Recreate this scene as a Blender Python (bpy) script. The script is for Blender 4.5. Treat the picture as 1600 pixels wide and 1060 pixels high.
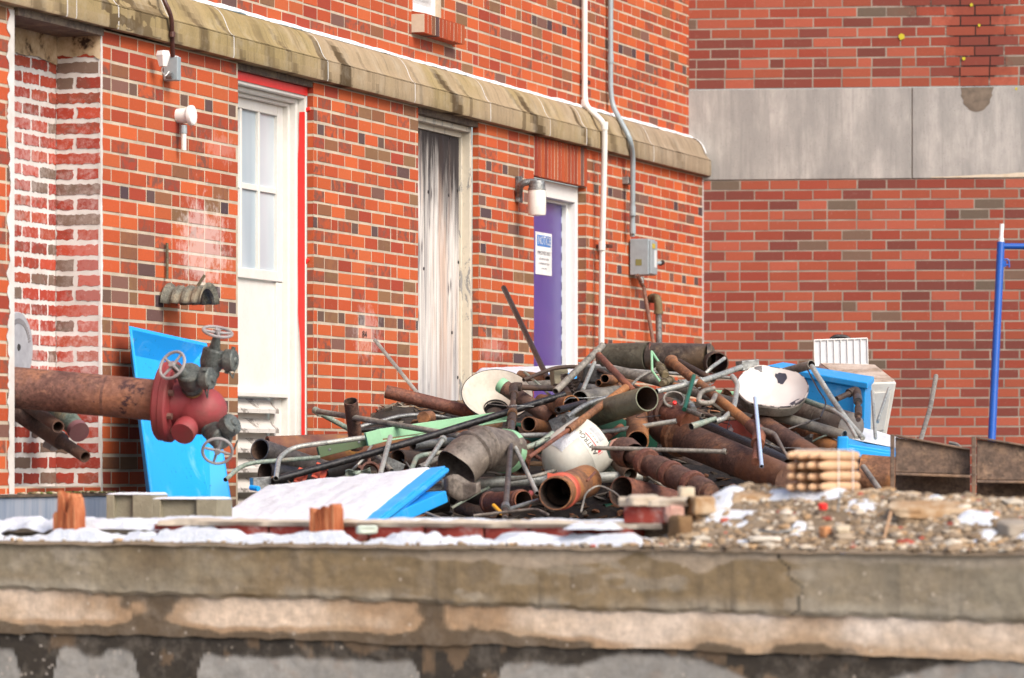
import bpy, math, random
import numpy as np
from mathutils import Vector, Matrix
for o in list(bpy.data.objects): bpy.data.objects.remove(o)
SC = bpy.context.scene; COL = SC.collection
R = math.radians
# ------------------------------------------------------------------ camera, sky, sun, exposure
F = 6700.0; YH = 725.0; CAM = Vector((0, 0, 1.6))
cd = bpy.data.cameras.new('camera'); cam = bpy.data.objects.new('camera', cd); COL.objects.link(cam)
cam.location = CAM; cam.rotation_euler = (R(90), 0, 0)
cd.sensor_width = 36; cd.lens = F * 36 / 1600; cd.shift_y = (YH - 530) / 1600
cd.clip_start = 0.1; cd.clip_end = 2000
cd.dof.use_dof = True; cd.dof.focus_distance = 21.6; cd.dof.aperture_fstop = 4.5
SC.camera = cam
SUN_EL, SUN_AZ = 40, 142          # azimuth measured clockwise from +Y
w = bpy.data.worlds.new('World'); SC.world = w; w.use_nodes = True
nt = w.node_tree; nt.nodes.clear()
wo = nt.nodes.new('ShaderNodeOutputWorld'); bg = nt.nodes.new('ShaderNodeBackground'); sk = nt.nodes.new('ShaderNodeTexSky')
sk.sky_type = 'NISHITA'; sk.sun_disc = False; sk.sun_elevation = R(SUN_EL); sk.sun_rotation = R(SUN_AZ)
sk.dust_density = 3.0; sk.air_density = 1.0; sk.ozone_density = 1.0
bg.inputs[1].default_value = 0.15
nt.links.new(sk.outputs[0], bg.inputs[0]); nt.links.new(bg.outputs[0], wo.inputs[0])
sd = bpy.data.lights.new('sun', 'SUN'); sun = bpy.data.objects.new('sun', sd); COL.objects.link(sun)
sd.energy = 2.15; sd.angle = R(34); sd.color = (1.0, 0.94, 0.84)
ds = Vector((math.sin(R(SUN_AZ)) * math.cos(R(SUN_EL)), math.cos(R(SUN_AZ)) * math.cos(R(SUN_EL)), math.sin(R(SUN_EL))))
sun.rotation_euler = ds.to_track_quat('Z', 'Y').to_euler(); sun.location = (5, -5, 12)
SC.view_settings.view_transform = 'Standard'; SC.view_settings.look = 'None'
SC.view_settings.gamma = 1; SC.view_settings.exposure = 0.62; SC.view_settings.use_curve_mapping = False
# ------------------------------------------------------------------ frames
def P(px, py, d):
    return CAM + Vector(((px - 800) / F * d, d, -(py - YH) / F * d))
class Frame:
    """o origin, u along, w outward, z up"""
    def __init__(s, o, u, w): s.o = Vector(o); s.u = Vector(u).normalized(); s.w = Vector(w).normalized()
    def at(s, u, w, z): return Vector((s.o.x, s.o.y, 0)) + s.u * u + s.w * w + Vector((0, 0, z))
    def px(s, px, py, out=0.0):
        r = Vector(((px - 800) / F, 1, -(py - YH) / F))
        t = (s.w.dot(s.o - CAM) + out) / s.w.dot(r)
        return CAM + r * t
    def U(s, px, out=0.0, py=YH): return (s.px(px, py, out) - s.o).dot(s.u)
    def Z(s, px, py, out=0.0): return s.px(px, py, out).z
    def uz(s, px, py, out=0.0):
        p = s.px(px, py, out); return ((p - s.o).dot(s.u), p.z)
HB = 0.0677
D0 = F * HB / 15.7; AW = math.atan(2125 / F)
C0 = Vector(((1098 - 800) / F * D0, D0, 1.6))
LWF = Frame(C0, (-math.sin(AW), -math.cos(AW), 0), (math.cos(AW), -math.sin(AW), 0))
C1 = Vector(((1101 - 800) / F * D0, D0, 1.6)); AR = R(7.2)
RWF = Frame(C1, (math.cos(AR), -math.sin(AR), 0), (-math.sin(AR), -math.cos(AR), 0))
G0 = Vector((-800 / F * 14.9, 14.9, 1.6)); G1 = Vector((800 / F * 13.2, 13.2, 1.6))
gu = (G1 - G0).normalized()
FGF = Frame(G0, gu, (gu.y, -gu.x, 0)); GL = (G1 - G0).length
# ------------------------------------------------------------------ numpy noise
def _h(ix, iy, seed):
    n = (ix.astype(np.int64) * 374761393 + iy.astype(np.int64) * 668265263 + seed * 1442695041) & 0xffffffff
    n = ((n ^ (n >> 13)) * 1274126177) & 0xffffffff
    return ((n ^ (n >> 16)) & 0xffff) / 65535.0
def vnoise(x, y, seed=0):
    x = np.asarray(x, float); y = np.asarray(y, float); ix = np.floor(x); iy = np.floor(y); fx = x - ix; fy = y - iy
    fx = fx * fx * (3 - 2 * fx); fy = fy * fy * (3 - 2 * fy)
    a = _h(ix, iy, seed); b = _h(ix + 1, iy, seed); c = _h(ix, iy + 1, seed); d = _h(ix + 1, iy + 1, seed)
    return (a * (1 - fx) + b * fx) * (1 - fy) + (c * (1 - fx) + d * fx) * fy
def fbm(x, y, seed=0, o=4):
    s = 0; a = .5; t = 0
    for k in range(o):
        s = s + a * vnoise(np.asarray(x) * 2**k, np.asarray(y) * 2**k, seed + k * 17); t += a; a *= .55
    return s / t
def sm(x, a, b):
    t = np.clip((np.asarray(x, float) - a) / (b - a), 0, 1); return t * t * (3 - 2 * t)
# ------------------------------------------------------------------ object helpers
WPOS = {}
def setp(o, label=None, cat=None, group=None, kind=None):
    if label: o['label'] = label
    if cat: o['category'] = cat
    if group: o['group'] = group
    if kind: o['kind'] = kind
    return o
def thing(name, label, cat, loc, group=None, kind=None):
    o = bpy.data.objects.new(name, None); COL.objects.link(o); o.location = loc; o.empty_display_size = .05
    WPOS[o] = Vector(loc); return setp(o, label, cat, group, kind)
def srgb(r, g, b):
    f = lambda c: (c / 255 / 12.92) if c / 255 <= .04045 else ((c / 255 + .055) / 1.055) ** 2.4
    return (f(r), f(g), f(b), 1.0)
class MB:
    def __init__(s): s.v = []; s.f = []; s.m = []; s.c = []; s.fl = []; s.uv = []; s.sm = []
    def add(s, vs, fs, m=0, c=None, fl=0.0, smooth=False):
        b = len(s.v); s.v += [tuple(v) for v in vs]
        for f in fs:
            s.f.append(tuple(i + b for i in f)); s.m.append(m); s.c.append(c or (1, 1, 1, 1)); s.fl.append(fl); s.sm.append(smooth)
    def box(s, fr, u0, u1, w0, w1, z0, z1, m=0, c=None):
        q = [fr.at(u, w_, z) for u in (u0, u1) for w_ in (w0, w1) for z in (z0, z1)]
        s.hexa(q, m, c)
    def hexa(s, q, m=0, c=None):
        fs = [(0, 1, 3, 2), (4, 6, 7, 5), (0, 4, 5, 1), (2, 3, 7, 6), (0, 2, 6, 4), (1, 5, 7, 3)]
        cen = sum((Vector(x) for x in q), Vector()) / 8
        out = []
        for f in fs:
            a, b, c_ = Vector(q[f[0]]), Vector(q[f[1]]), Vector(q[f[2]])
            if (b - a).cross(c_ - a).dot(a - cen) < 0: f = f[::-1]
            out.append(f)
        s.add(q, out, m, c)
    def obox(s, c, x, y, z, hx, hy, hz, m=0):
        c = Vector(c); s.hexa([c + x * (a * hx) + y * (b * hy) + z * (d * hz) for a in (-1, 1) for b in (-1, 1) for d in (-1, 1)], m)
    def tube(s, pts, r, seg=14, hollow=0.0, m=0, mi=None, caps=True, smooth=True):
        """tube along pts; r a number or list; hollow = wall thickness (open ends)"""
        pts = [Vector(p) for p in pts]; n = len(pts)
        if not isinstance(r, (list, tuple)): r = [r] * n
        tan = []
        for i in range(n):
            a = pts[max(0, i - 1)]; b = pts[min(n - 1, i + 1)]; tan.append((b - a).normalized())
        t0 = tan[0]; up = Vector((0, 0, 1)) if abs(t0.z) < .9 else Vector((1, 0, 0))
        x = t0.cross(up).normalized(); y = x.cross(t0).normalized(); rings = []
        for i in range(n):
            if i:
                ax = tan[i - 1].cross(tan[i])
                if ax.length > 1e-6:
                    q = Matrix.Rotation(tan[i - 1].angle(tan[i]), 3, ax.normalized()); x = q @ x; y = q @ y
            rings.append([(pts[i], x, y, r[i])])
        def ring(i, rr):
            p, X, Y, _ = rings[i][0]
            return [p + X * (math.cos(2 * math.pi * k / seg) * rr) + Y * (math.sin(2 * math.pi * k / seg) * rr) for k in range(seg)]
        vs = []; fs = []
        for i in range(n): vs += ring(i, r[i])
        for i in range(n - 1):
            for k in range(seg):
                k2 = (k + 1) % seg; fs.append((i * seg + k, i * seg + k2, (i + 1) * seg + k2, (i + 1) * seg + k))
        s.add(vs, [f[::-1] for f in fs], m, smooth=smooth)
        if hollow:
            vi = []; fi = []
            for i in range(n): vi += ring(i, max(r[i] - hollow, r[i] * .3))
            for i in range(n - 1):
                for k in range(seg):
                    k2 = (k + 1) % seg; fi.append((i * seg + k, i * seg + k2, (i + 1) * seg + k2, (i + 1) * seg + k))
            s.add(vi, fi, m if mi is None else mi, smooth=smooth)
            for i, fl in ((0, 0), (n - 1, 1)):
                a = ring(i, r[i]); b = ring(i, max(r[i] - hollow, r[i] * .3))
                q = [(k, (k + 1) % seg, (k + 1) % seg + seg, k + seg) for k in range(seg)]
                s.add(a + b, [f if fl == 0 else f[::-1] for f in q], m)
        elif caps:
            s.add(ring(0, r[0]), [tuple(range(seg))], m); s.add(ring(n - 1, r[-1]), [tuple(range(seg))[::-1]], m)
    def lathe(s, prof, o, axis, seg=28, m=0, smooth=True, xhint=None):
        """prof: list of (radius, height along axis)"""
        o = Vector(o); a = Vector(axis).normalized(); up = Vector((0, 0, 1)) if abs(a.z) < .9 else Vector((1, 0, 0))
        x = (xhint if xhint else a.cross(up)).normalized(); y = a.cross(x).normalized(); vs = []; fs = []; n = len(prof)
        for (r_, h) in prof:
            r_ = max(r_, 1e-5)
            for k in range(seg):
                t = 2 * math.pi * k / seg; vs.append(o + a * h + x * (math.cos(t) * r_) + y * (math.sin(t) * r_))
        for i in range(n - 1):
            for k in range(seg):
                k2 = (k + 1) % seg; fs.append((i * seg + k, i * seg + k2, (i + 1) * seg + k2, (i + 1) * seg + k))
        s.add(vs, fs, m, smooth=smooth)
    def poly(s, pts, thick, nrm, m=0):
        """extruded polygon (pts in order), thick along nrm"""
        n = len(pts); a = [Vector(p) for p in pts]; b = [p - Vector(nrm) * thick for p in a]
        fs = [tuple(range(n)), tuple(range(2 * n - 1, n - 1, -1))] + [(i, i + n, (i + 1) % n + n, (i + 1) % n) for i in range(n)]
        s.add(a + b, fs, m)
    def build(s, name, mats, parent=None, loc=None, bevel=0.0, recalc=False, **kw):
        vs = np.array(s.v, float)
        if loc is None:
            loc = Vector(((vs[:, 0].min() + vs[:, 0].max()) / 2, (vs[:, 1].min() + vs[:, 1].max()) / 2, vs[:, 2].min()))
        loc = Vector(loc); me = bpy.data.meshes.new(name)
        me.from_pydata([tuple(x) for x in (vs - np.array(loc))], [], s.f)
        if not isinstance(mats, (list, tuple)): mats = [mats]
        for m_ in mats: me.materials.append(m_)
        me.polygons.foreach_set('material_index', s.m); me.polygons.foreach_set('use_smooth', s.sm)
        if any(c != (1, 1, 1, 1) for c in s.c):
            ca = me.color_attributes.new('Col', 'FLOAT_COLOR', 'CORNER'); arr = []
            for p_, c in zip(s.f, s.c): arr += list(c) * len(p_)
            ca.data.foreach_set('color', arr)
            fa = me.attributes.new('flash', 'FLOAT', 'FACE'); fa.data.foreach_set('value', s.fl)
        me.update()
        if any(s.sm): me.set_sharp_from_angle(angle=R(32))
        if recalc:
            import bmesh
            bm = bmesh.new(); bm.from_mesh(me); bmesh.ops.remove_doubles(bm, verts=bm.verts, dist=1e-5)
            bmesh.ops.recalc_face_normals(bm, faces=bm.faces); bm.to_mesh(me); bm.free()
        o = bpy.data.objects.new(name, me); COL.objects.link(o); WPOS[o] = loc
        if parent is not None: o.parent = parent; o.location = loc - WPOS[parent]
        else: o.location = loc
        if bevel:
            b = o.modifiers.new('bevel', 'BEVEL'); b.width = bevel; b.segments = 2; b.limit_method = 'ANGLE'; b.angle_limit = R(40)
        return setp(o, **kw)
# ------------------------------------------------------------------ material helper
class NT:
    def __init__(s, name):
        s.mat = bpy.data.materials.new(name); s.mat.use_nodes = True; s.t = s.mat.node_tree; s.t.nodes.clear()
        s.out = s.n('ShaderNodeOutputMaterial'); s.b = s.n('ShaderNodeBsdfPrincipled'); s.l(s.b.outputs[0], s.out.inputs[0])
        s.tc = s.n('ShaderNodeTexCoord')
    def n(s, t): return s.t.nodes.new(t)
    def l(s, a, b):
        if hasattr(a, 'is_output'): s.t.links.new(a, b)
        else:
            try: b.default_value = a
            except Exception: b.default_value = (a, a, a, 1) if not isinstance(a, tuple) else a
    def co(s, scale=(1, 1, 1), src='Object', rot=(0, 0, 0), loc=(0, 0, 0)):
        m = s.n('ShaderNodeMapping'); s.l(s.tc.outputs[src], m.inputs[0]); m.inputs[1].default_value = loc
        m.inputs[2].default_value = rot; m.inputs[3].default_value = scale; return m.outputs[0]
    def noise(s, scale, detail=4, rough=.55, vec=None, dist=0.0):
        k = s.n('ShaderNodeTexNoise'); k.inputs['Scale'].default_value = scale; k.inputs['Detail'].default_value = detail
        k.inputs['Roughness'].default_value = rough; k.inputs['Distortion'].default_value = dist
        s.l(vec if vec is not None else s.tc.outputs['Object'], k.inputs['Vector']); return k.outputs[0]
    def vor(s, scale, vec=None, feature='F1', out=0):
        k = s.n('ShaderNodeTexVoronoi'); k.inputs['Scale'].default_value = scale; k.feature = feature
        s.l(vec if vec is not None else s.tc.outputs['Object'], k.inputs['Vector']); return k.outputs[out]
    def ramp(s, fac, stops, interp='LINEAR'):
        k = s.n('ShaderNodeValToRGB'); k.color_ramp.interpolation = interp; e = k.color_ramp.elements
        while len(e) > len(stops): e.remove(e[-1])
        while len(e) < len(stops): e.new(1)
        for i, (p, c) in enumerate(stops):
            e[i].position = p; e[i].color = c if isinstance(c, tuple) else (c, c, c, 1)
        s.l(fac, k.inputs[0]); return k.outputs[0]
    def mix(s, fac, a, b, mode='MIX'):
        k = s.n('ShaderNodeMix'); k.data_type = 'RGBA'; k.blend_type = mode
        s.l(fac, k.inputs[0]); s.l(a, k.inputs[6]); s.l(b, k.inputs[7]); return k.outputs[2]
    def math(s, op, a, b=0.0, c=0.0, clamp=False):
        k = s.n('ShaderNodeMath'); k.operation = op; k.use_clamp = clamp; s.l(a, k.inputs[0]); s.l(b, k.inputs[1]); s.l(c, k.inputs[2]); return k.outputs[0]
    def attr(s, name, out=0):
        k = s.n('ShaderNodeAttribute'); k.attribute_name = name; return k.outputs[out]
    def bump(s, h, strength=.3, dist=.01):
        k = s.n('ShaderNodeBump'); k.inputs['Strength'].default_value = strength; k.inputs['Distance'].default_value = dist
        s.l(h, k.inputs['Height']); s.l(k.outputs[0], s.b.inputs['Normal']); return k
    def done(s, col=None, rough=.6, metal=0.0, spec=.5):
        if col is not None: s.l(col, s.b.inputs['Base Color'])
        s.l(rough, s.b.inputs['Roughness']); s.l(metal, s.b.inputs['Metallic']); s.b.inputs['Specular IOR Level'].default_value = spec
        return s.mat
MATS = {}
def paint(name, col, rough=.5, dirt=(.25, .2, .16, 1), amt=.35, scale=9, metal=0.0, bump=.08, spec=.5, fine=60):
    if name in MATS: return MATS[name]
    t = NT(name); a = t.noise(scale, 6, .65); b = t.noise(fine, 3)
    f = t.math('MULTIPLY', t.ramp(a, [(.42, 0.0), (.75, 1.0)]), amt)
    c = t.mix(f, col, dirt); c = t.mix(t.math('MULTIPLY', t.ramp(b, [(.3, 0.0), (.7, 1.0)]), .12), c, (col[0] * .55, col[1] * .55, col[2] * .55, 1))
    t.bump(t.math('ADD', a, b), bump, .004)
    MATS[name] = t.done(c, t.math('ADD', t.math('MULTIPLY', a, .3), rough - .15), metal, spec); return MATS[name]
def rust(name, c1, c2, c3, scale=7, rough=.8, metal=0.0, patch=None, pamt=.0, pscale=4):
    t = NT(name); a = t.noise(scale, 8, .7, dist=.4); b = t.noise(scale * 9, 5, .7); g = t.noise(scale * .35, 3); h = t.noise(scale * 3.2, 6, .75, dist=.3)
    c1, c2, c3 = [(q_[0] * .94, q_[1] * 1.1, q_[2] * 1.02, 1) if q_[0] > 1.45 * q_[1] else q_ for q_ in (c1, c2, c3)]; gy = sum(c2[:3]) / 3; c2 = (c2[0] * .82 + gy * .18, c2[1] * .82 + gy * .18, c2[2] * .82 + gy * .18, 1)
    c = t.ramp(a, [(.3, c1), (.5, c2), (.66, c3)])
    c = t.mix(t.ramp(b, [(.42, 0.0), (.66, .7)]), c, (c1[0] * .45, c1[1] * .45, c1[2] * .45, 1))
    c = t.mix(t.ramp(g, [(.5, 0.0), (.62, .5)]), c, c3)
    highlight = (min(c3[0] * 1.1 + .08, 1), c3[1] * 1.1 + .075, c3[2] * 1.05 + .07, 1)  # pale greyish highlight patches painted into the colour
    c = t.mix(t.ramp(h, [(.55, 0.0), (.7, .55)]), c, highlight)
    c = t.mix(t.ramp(t.noise(scale * 5, 4, .7), [(.64, 0.0), (.7, .8)]), c, (c1[0] * .6, c1[1] * .6, c1[2] * .6, 1))
    if patch:
        e = t.noise(pscale, 7, .72, dist=.5); c = t.mix(t.ramp(e, [(.6 - pamt, 0.0), (.64 - pamt, 1.0)]), c, patch)
    t.bump(t.math('ADD', b, t.math('ADD', a, h)), .5, .005)
    MATS[name] = t.done(c, t.math('ADD', t.math('MULTIPLY', h, .5), rough - .35), metal, .45); return MATS[name]
# ------------------------------------------------------------------ brick walls
def brick_mat(name, mortar=False, patches=(), mc=None, mc2=None, dark=()):
    t = NT(name); geo = t.n('ShaderNodeNewGeometry').outputs['Position']
    a = t.noise(14, 5, .65, geo); b = t.noise(120, 4, .7, geo)
    if mortar:
        c = t.mix(t.ramp(t.noise(6, 5, .6, geo), [(.35, 0.0), (.65, 1.0)]), mc, mc2 or mc)
        c = t.mix(t.math('MULTIPLY', b, .35), c, (mc[0] * .5, mc[1] * .5, mc[2] * .5, 1))
    else:
        c = t.attr('Col'); fl = t.attr('flash', 2)
        vn = t.n('ShaderNodeMapping'); t.l(geo, vn.inputs[0]); vn.inputs[3].default_value = (1, 1, 1.3)
        k = t.math('MULTIPLY', t.ramp(t.noise(16, 4, .6, vn.outputs[0], .6), [(.44, 0.0), (.6, 1.0)]), fl)
        c = t.mix(k, c, srgb(116, 76, 64))
        c = t.mix(t.math('MULTIPLY', t.ramp(b, [(.35, 0.0), (.75, 1.0)]), .22), c, (.12, .04, .03, 1))
        c = t.mix(t.math('MULTIPLY', t.ramp(t.noise(45, 5, .75, geo), [(.6, 0.0), (.75, 1.0)]), .16), c, (.62, .5, .45, 1))
    def patch(cen, rad, thr, c, colr, amt, sc):
        d = t.n('ShaderNodeVectorMath'); d.operation = 'SUBTRACT'; t.l(geo, d.inputs[0]); d.inputs[1].default_value = cen
        d2 = t.n('ShaderNodeVectorMath'); d2.operation = 'MULTIPLY'; t.l(d.outputs[0], d2.inputs[0]); d2.inputs[1].default_value = [1 / r_ for r_ in rad]
        d3 = t.n('ShaderNodeVectorMath'); d3.operation = 'LENGTH'; t.l(d2.outputs[0], d3.inputs[0])
        m = t.math('ADD', t.math('SUBTRACT', 1.0, d3.outputs['Value']), t.math('MULTIPLY', t.math('SUBTRACT', t.noise(sc, 6, .75, geo), .5), 2.2))
        m = t.math('MULTIPLY', t.ramp(m, [(thr, 0.0), (thr + .35, 1.0)]), amt)
        return t.mix(m, c, colr)
    for (cen, rad, amt, sc) in patches: c = patch(cen, rad, .35, c, srgb(236, 226, 222), amt, sc)
    for (cen, rad, amt, sc) in dark: c = patch(cen, rad, .2, c, (.035, .018, .015, 1) if mortar else (.19, .045, .03, 1), amt, sc)
    t.bump(t.math('ADD', b, a), .3, .003)
    return t.done(c, .85, 0, .25)
def pal_left(rng, hdr=False):
    x = rng.random(); j = rng.uniform(.88, 1.1)
    if hdr and x < .5: b = rng.choice([(112, 78, 74), (124, 86, 72), (92, 64, 68)]); fl = 0
    elif x < .52: b = rng.choice([(224, 84, 52), (232, 92, 56), (216, 78, 50), (226, 94, 62)]); fl = 0
    elif x < .75: b = rng.choice([(198, 68, 48), (190, 62, 50), (204, 74, 52)]); fl = rng.choice([0, 0, .8])
    elif x < .90: b = rng.choice([(208, 76, 50), (222, 84, 54)]); fl = rng.choice([.75, .95])
    elif x < .994: b = rng.choice([(160, 98, 82), (166, 90, 74), (146, 94, 80)]); fl = rng.choice([0, .4])
    else: b = rng.choice([(104, 74, 76), (118, 78, 72)]); fl = 0
    c = srgb(*b); k_ = 1 if c[0] > .35 else 0; return (min(c[0] * j * .64, 1), c[1] * j * (.92 if k_ else .76) + .006, c[2] * j * (.62 if k_ else .8) + .006, 1), fl
def pal_jamb_shaded(rng, hdr=False):
    c, f = pal_left(rng, hdr); return (c[0] * .9, c[1] * .9, c[2] * .9, 1), f  # same wall bricks darkened: shade of the returns put into the colour
def pal_recess(rng, hdr=False):
    b = rng.choice([(206, 74, 50), (194, 62, 42), (200, 80, 54), (176, 56, 40), (186, 60, 44), (136, 104, 94), (196, 66, 44)]); c = srgb(*b); j = rng.uniform(.85, 1.1) * .7
    return (c[0] * j, c[1] * j * 1.1 + .012, c[2] * j + .012, 1), rng.choice([0, 0, .6])
def pal_right(rng, hdr=False):
    x = rng.random(); j = rng.uniform(.9, 1.1) * .66
    if x < .40: b = rng.choice([(204, 92, 70), (210, 98, 80), (196, 84, 62)])
    elif x < .66: b = rng.choice([(184, 68, 52), (176, 64, 52), (192, 74, 56)])
    elif x < .94: b = rng.choice([(152, 62, 58), (146, 60, 58), (160, 64, 58)])
    else: b = rng.choice([(142, 104, 96), (130, 104, 98)])
    c = srgb(*b); j *= .80; return (c[0] * j + .012, c[1] * j * 1.08 + .022, c[2] * j * .9 + .018, 1), 0
def bricks(mb, fr, u0, u1, rows, L, jt, holes=(), pal=pal_left, seed=1, jag=0.0, hdr=(), w0=0.0, phase=0.0, rec=.0018, hl=None, jw=.0025, stack=False):
    """rows: list of (z0,z1,index); adds brick faces (mat 0) and a mortar bed (mat 1)"""
    rng = random.Random(seed)
    for (z0, z1, k) in rows:
        zc = (z0 + z1) / 2; hs = sorted([(a, b) for (a, b, c, d) in holes if c < zc < d])
        seg = [(u0, u1)]
        for (a, b) in hs:
            ns = []
            for (p, q) in seg:
                if b <= p or a >= q: ns.append((p, q)); continue
                if a > p: ns.append((p, a))
                if b < q: ns.append((b, q))
            seg = ns
        ishd = k in hdr; pos = u0 - L - rng.uniform(0, .006) - (0 if k % 2 else L / 2) + phase; cuts = []; i = 0
        while pos < u1:
            ln = (L if i % 2 else L / 2) if ishd else (L if not (not ishd and rng.random() < .012) else L / 2)
            cuts.append((pos, pos + ln, ishd and not i % 2)); pos += ln; i += 1
        for (p, q) in seg:
            mb.add([fr.at(p, w0 - rec, z0), fr.at(q, w0 - rec, z0), fr.at(q, w0 - rec, z1), fr.at(p, w0 - rec, z1)], [(0, 1, 2, 3)], 1)
            for (a, b, h) in cuts:
                c_, fl = pal(rng, h)
                a2 = max(a + jt * .45, p); b2 = min(b - jt * .45, q)
                if a < p: a2 = p + .001
                if b > q: b2 = q - .001
                if b2 - a2 < .018: continue
                zz0 = z0 + jt / 2 + rng.uniform(-1, 1) * .0012; zz1 = z1 - jt / 2 + rng.uniform(-1, 1) * .0012
                wo_ = w0 + rng.uniform(-1, 1) * .0012
                aj = a2 + rng.uniform(-1, 1) * jw * .5; bj = b2 + rng.uniform(-1, 1) * jw * .5
                pts = []
                if jag:
                    n = max(4, int((bj - aj) / .014)); mz = 4
                    for e in range(n): pts.append((aj + (bj - aj) * e / n, zz0))
                    for e in range(mz): pts.append((bj, zz0 + (zz1 - zz0) * e / mz))
                    for e in range(n): pts.append((bj - (bj - aj) * e / n, zz1))
                    for e in range(mz): pts.append((aj, zz1 - (zz1 - zz0) * e / mz))
                    pts = [(min(max(x + rng.uniform(-1, 1) * jag, p), q), y + rng.uniform(-1, 1) * jag) for x, y in pts]
                else:
                    pts = [(aj, zz0), (bj, zz0 + rng.uniform(-1, 1) * .0008), (bj, zz1), (aj, zz1 + rng.uniform(-1, 1) * .0008)]
                n = len(pts); bev = .0009; cu = sum(x for x, y in pts) / n; cz = sum(y for x, y in pts) / n
                outer = [fr.at(x, wo_ - rec - .001, y) for x, y in pts]
                mid = [fr.at(x, wo_ - bev * .8, y) for x, y in pts]
                inn = [fr.at(x - bev * (1 if x > cu else -1), wo_, y - bev * (1 if y > cz else -1)) for x, y in pts]
                fs = [(e, (e + 1) % n, n + (e + 1) % n, n + e) for e in range(n)] + [(n + e, n + (e + 1) % n, 2 * n + (e + 1) % n, 2 * n + e) for e in range(n)] + [tuple(range(2 * n, 3 * n))]
                mb.add(outer + mid + inn, fs, 0, c_, fl)
MORT = (.60, .50, .38, 1)
ZL = LWF.Z(1098, 275.7)                     # underside of the stone ledge
ZROW = 2.992
def rowsL(za, zb): 
    ks = range(math.floor((za - ZROW) / HB), math.ceil((zb - ZROW) / HB))
    return [(max(ZROW + k * HB, za), min(ZROW + (k + 1) * HB, zb), k) for k in ks if min(ZROW + (k + 1) * HB, zb) - max(ZROW + k * HB, za) > .03]
HD = set(range(4 - 7 * 12, 60, 7))
UL = 14.0
win = (LWF.U(490), LWF.U(372)); ply = (LWF.U(748), LWF.U(653.5)); dor = (LWF.U(916), LWF.U(834.5)); rec_ = (LWF.U(157), LWF.U(22))
ZYARD = 1.12
ZDT = LWF.Z(875, 283)                        # underside of the soldier course over the purple door
ZWB = LWF.Z(159, 770)                        # foot of the brickwork at left
pc = lambda fr, x, y, rx, rz, amt, sc, o=0.0: (tuple(fr.px(x, y, o)), (rx, rx * 2, rz), amt, sc)
PATCH = [pc(LWF, 318, 385, .3, .36, .36, 15), pc(LWF, 575, 520, .2, .22, .2, 22), pc(LWF, 770, 545, .2, .15, .14, 22), pc(LWF, 345, 230, .2, .12, .12, 24)]
m_brick = brick_mat('red_orange_brick', patches=PATCH); m_mort = brick_mat('cream_mortar', True, patches=PATCH, mc=MORT, mc2=(.42, .35, .27, 1))
RPATCH = [(tuple(LWF.px(75, 560)), (.55, 1.1, .5), .28, 30), (tuple(LWF.px(70, 250)), (.55, 1.1, .7), .22, 30), (tuple(LWF.px(150, 480)), (.3, .6, 1.2), .12, 34)]
m_brick_r = brick_mat('smeared_recess_brick', patches=RPATCH)
m_mortw = brick_mat('white_smeared_mortar', True, mc=(.74, .71, .69, 1), mc2=(.58, .54, .5, 1))
mb = MB()
holes = [(win[0], win[1], ZYARD, ZL), (ply[0], ply[1], ZYARD, ZL), (dor[0], dor[1], ZYARD, ZDT), (rec_[0], rec_[1], ZWB + .0, ZL), (LWF.U(917), LWF.U(834.5), ZDT - .01, LWF.Z(875, 222))]
bricks(mb, LWF, 0.012, UL, rowsL(ZYARD, ZL), .2055, .0135, holes, pal_left, 11, hdr=HD)
bld = thing('brick_building', 'orange-red brick building wall with a mossy stone ledge, cream mortar, boarded doorway and tall openings', 'building', LWF.at(5, 0, 0))
mb.build('lower_brick_wall', [m_brick, m_mort], bld)
# upper wall, set back behind the ledge
SB = -.092; UUP = LWF.U(1077, SB)
ventu = (LWF.U(710, SB), LWF.U(645, SB)); zvs = LWF.Z(645, 15, SB)
mb = MB(); ZTOP = 6.2
svu = (LWF.U(707, SB), LWF.U(643, SB))
bricks(mb, LWF, UUP, UL, rowsL(ZL + .24, ZTOP), .2055, .0125, [(LWF.U(690, SB), LWF.U(645, SB), zvs, 5.6), (svu[0], svu[1], zvs - .13, zvs)], pal_left, 23, hdr=HD, w0=SB, phase=.07)
mb.build('upper_brick_wall', [m_brick, m_mort], bld)
# jambs of the openings (brick returns facing the camera)
def jamb(u, depth, z0, z1, seed, pal=pal_jamb_shaded, jag=0.0, mort=None, name='brick_jamb', L=.2055, hdr=()):
    fr = Frame(LWF.at(u, 0, 0), LWF.w * -1, LWF.u); m_ = MB()
    bricks(m_, fr, 0, depth, rowsL(z0, z1), L, .0125 if not jag else .021, (), pal, seed, jag=jag, rec=.002, hdr=hdr)
    return m_.build(name, [m_brick_r if jag else m_brick, mort or m_mort], bld)
jamb(win[0], .036, ZYARD, ZL, 5); jamb(ply[0], .038, ZYARD, ZL, 6); jamb(dor[0], .055, ZYARD, ZDT, 7)
# bricked-up recess at left: back and return with smeared white mortar
RD = -.215
ZRT = LWF.Z(120, 50)
mb = MB(); bricks(mb, Frame(LWF.at(0, 0, 0), LWF.u, LWF.w), LWF.U(150, RD) - .2, LWF.U(22) + .3, rowsL(ZWB, ZL), .185, .023, (), pal_recess, 31, jag=.0035, w0=RD, rec=.003)
mb.build('recess_back_brickwork', [m_brick_r, m_mortw], bld)
jamb(rec_[0], -RD, ZWB, ZL, 32, pal_recess, .004, m_mortw, 'recess_return_brickwork', L=.25, hdr=set(range(-40, 20, 2)))
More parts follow.
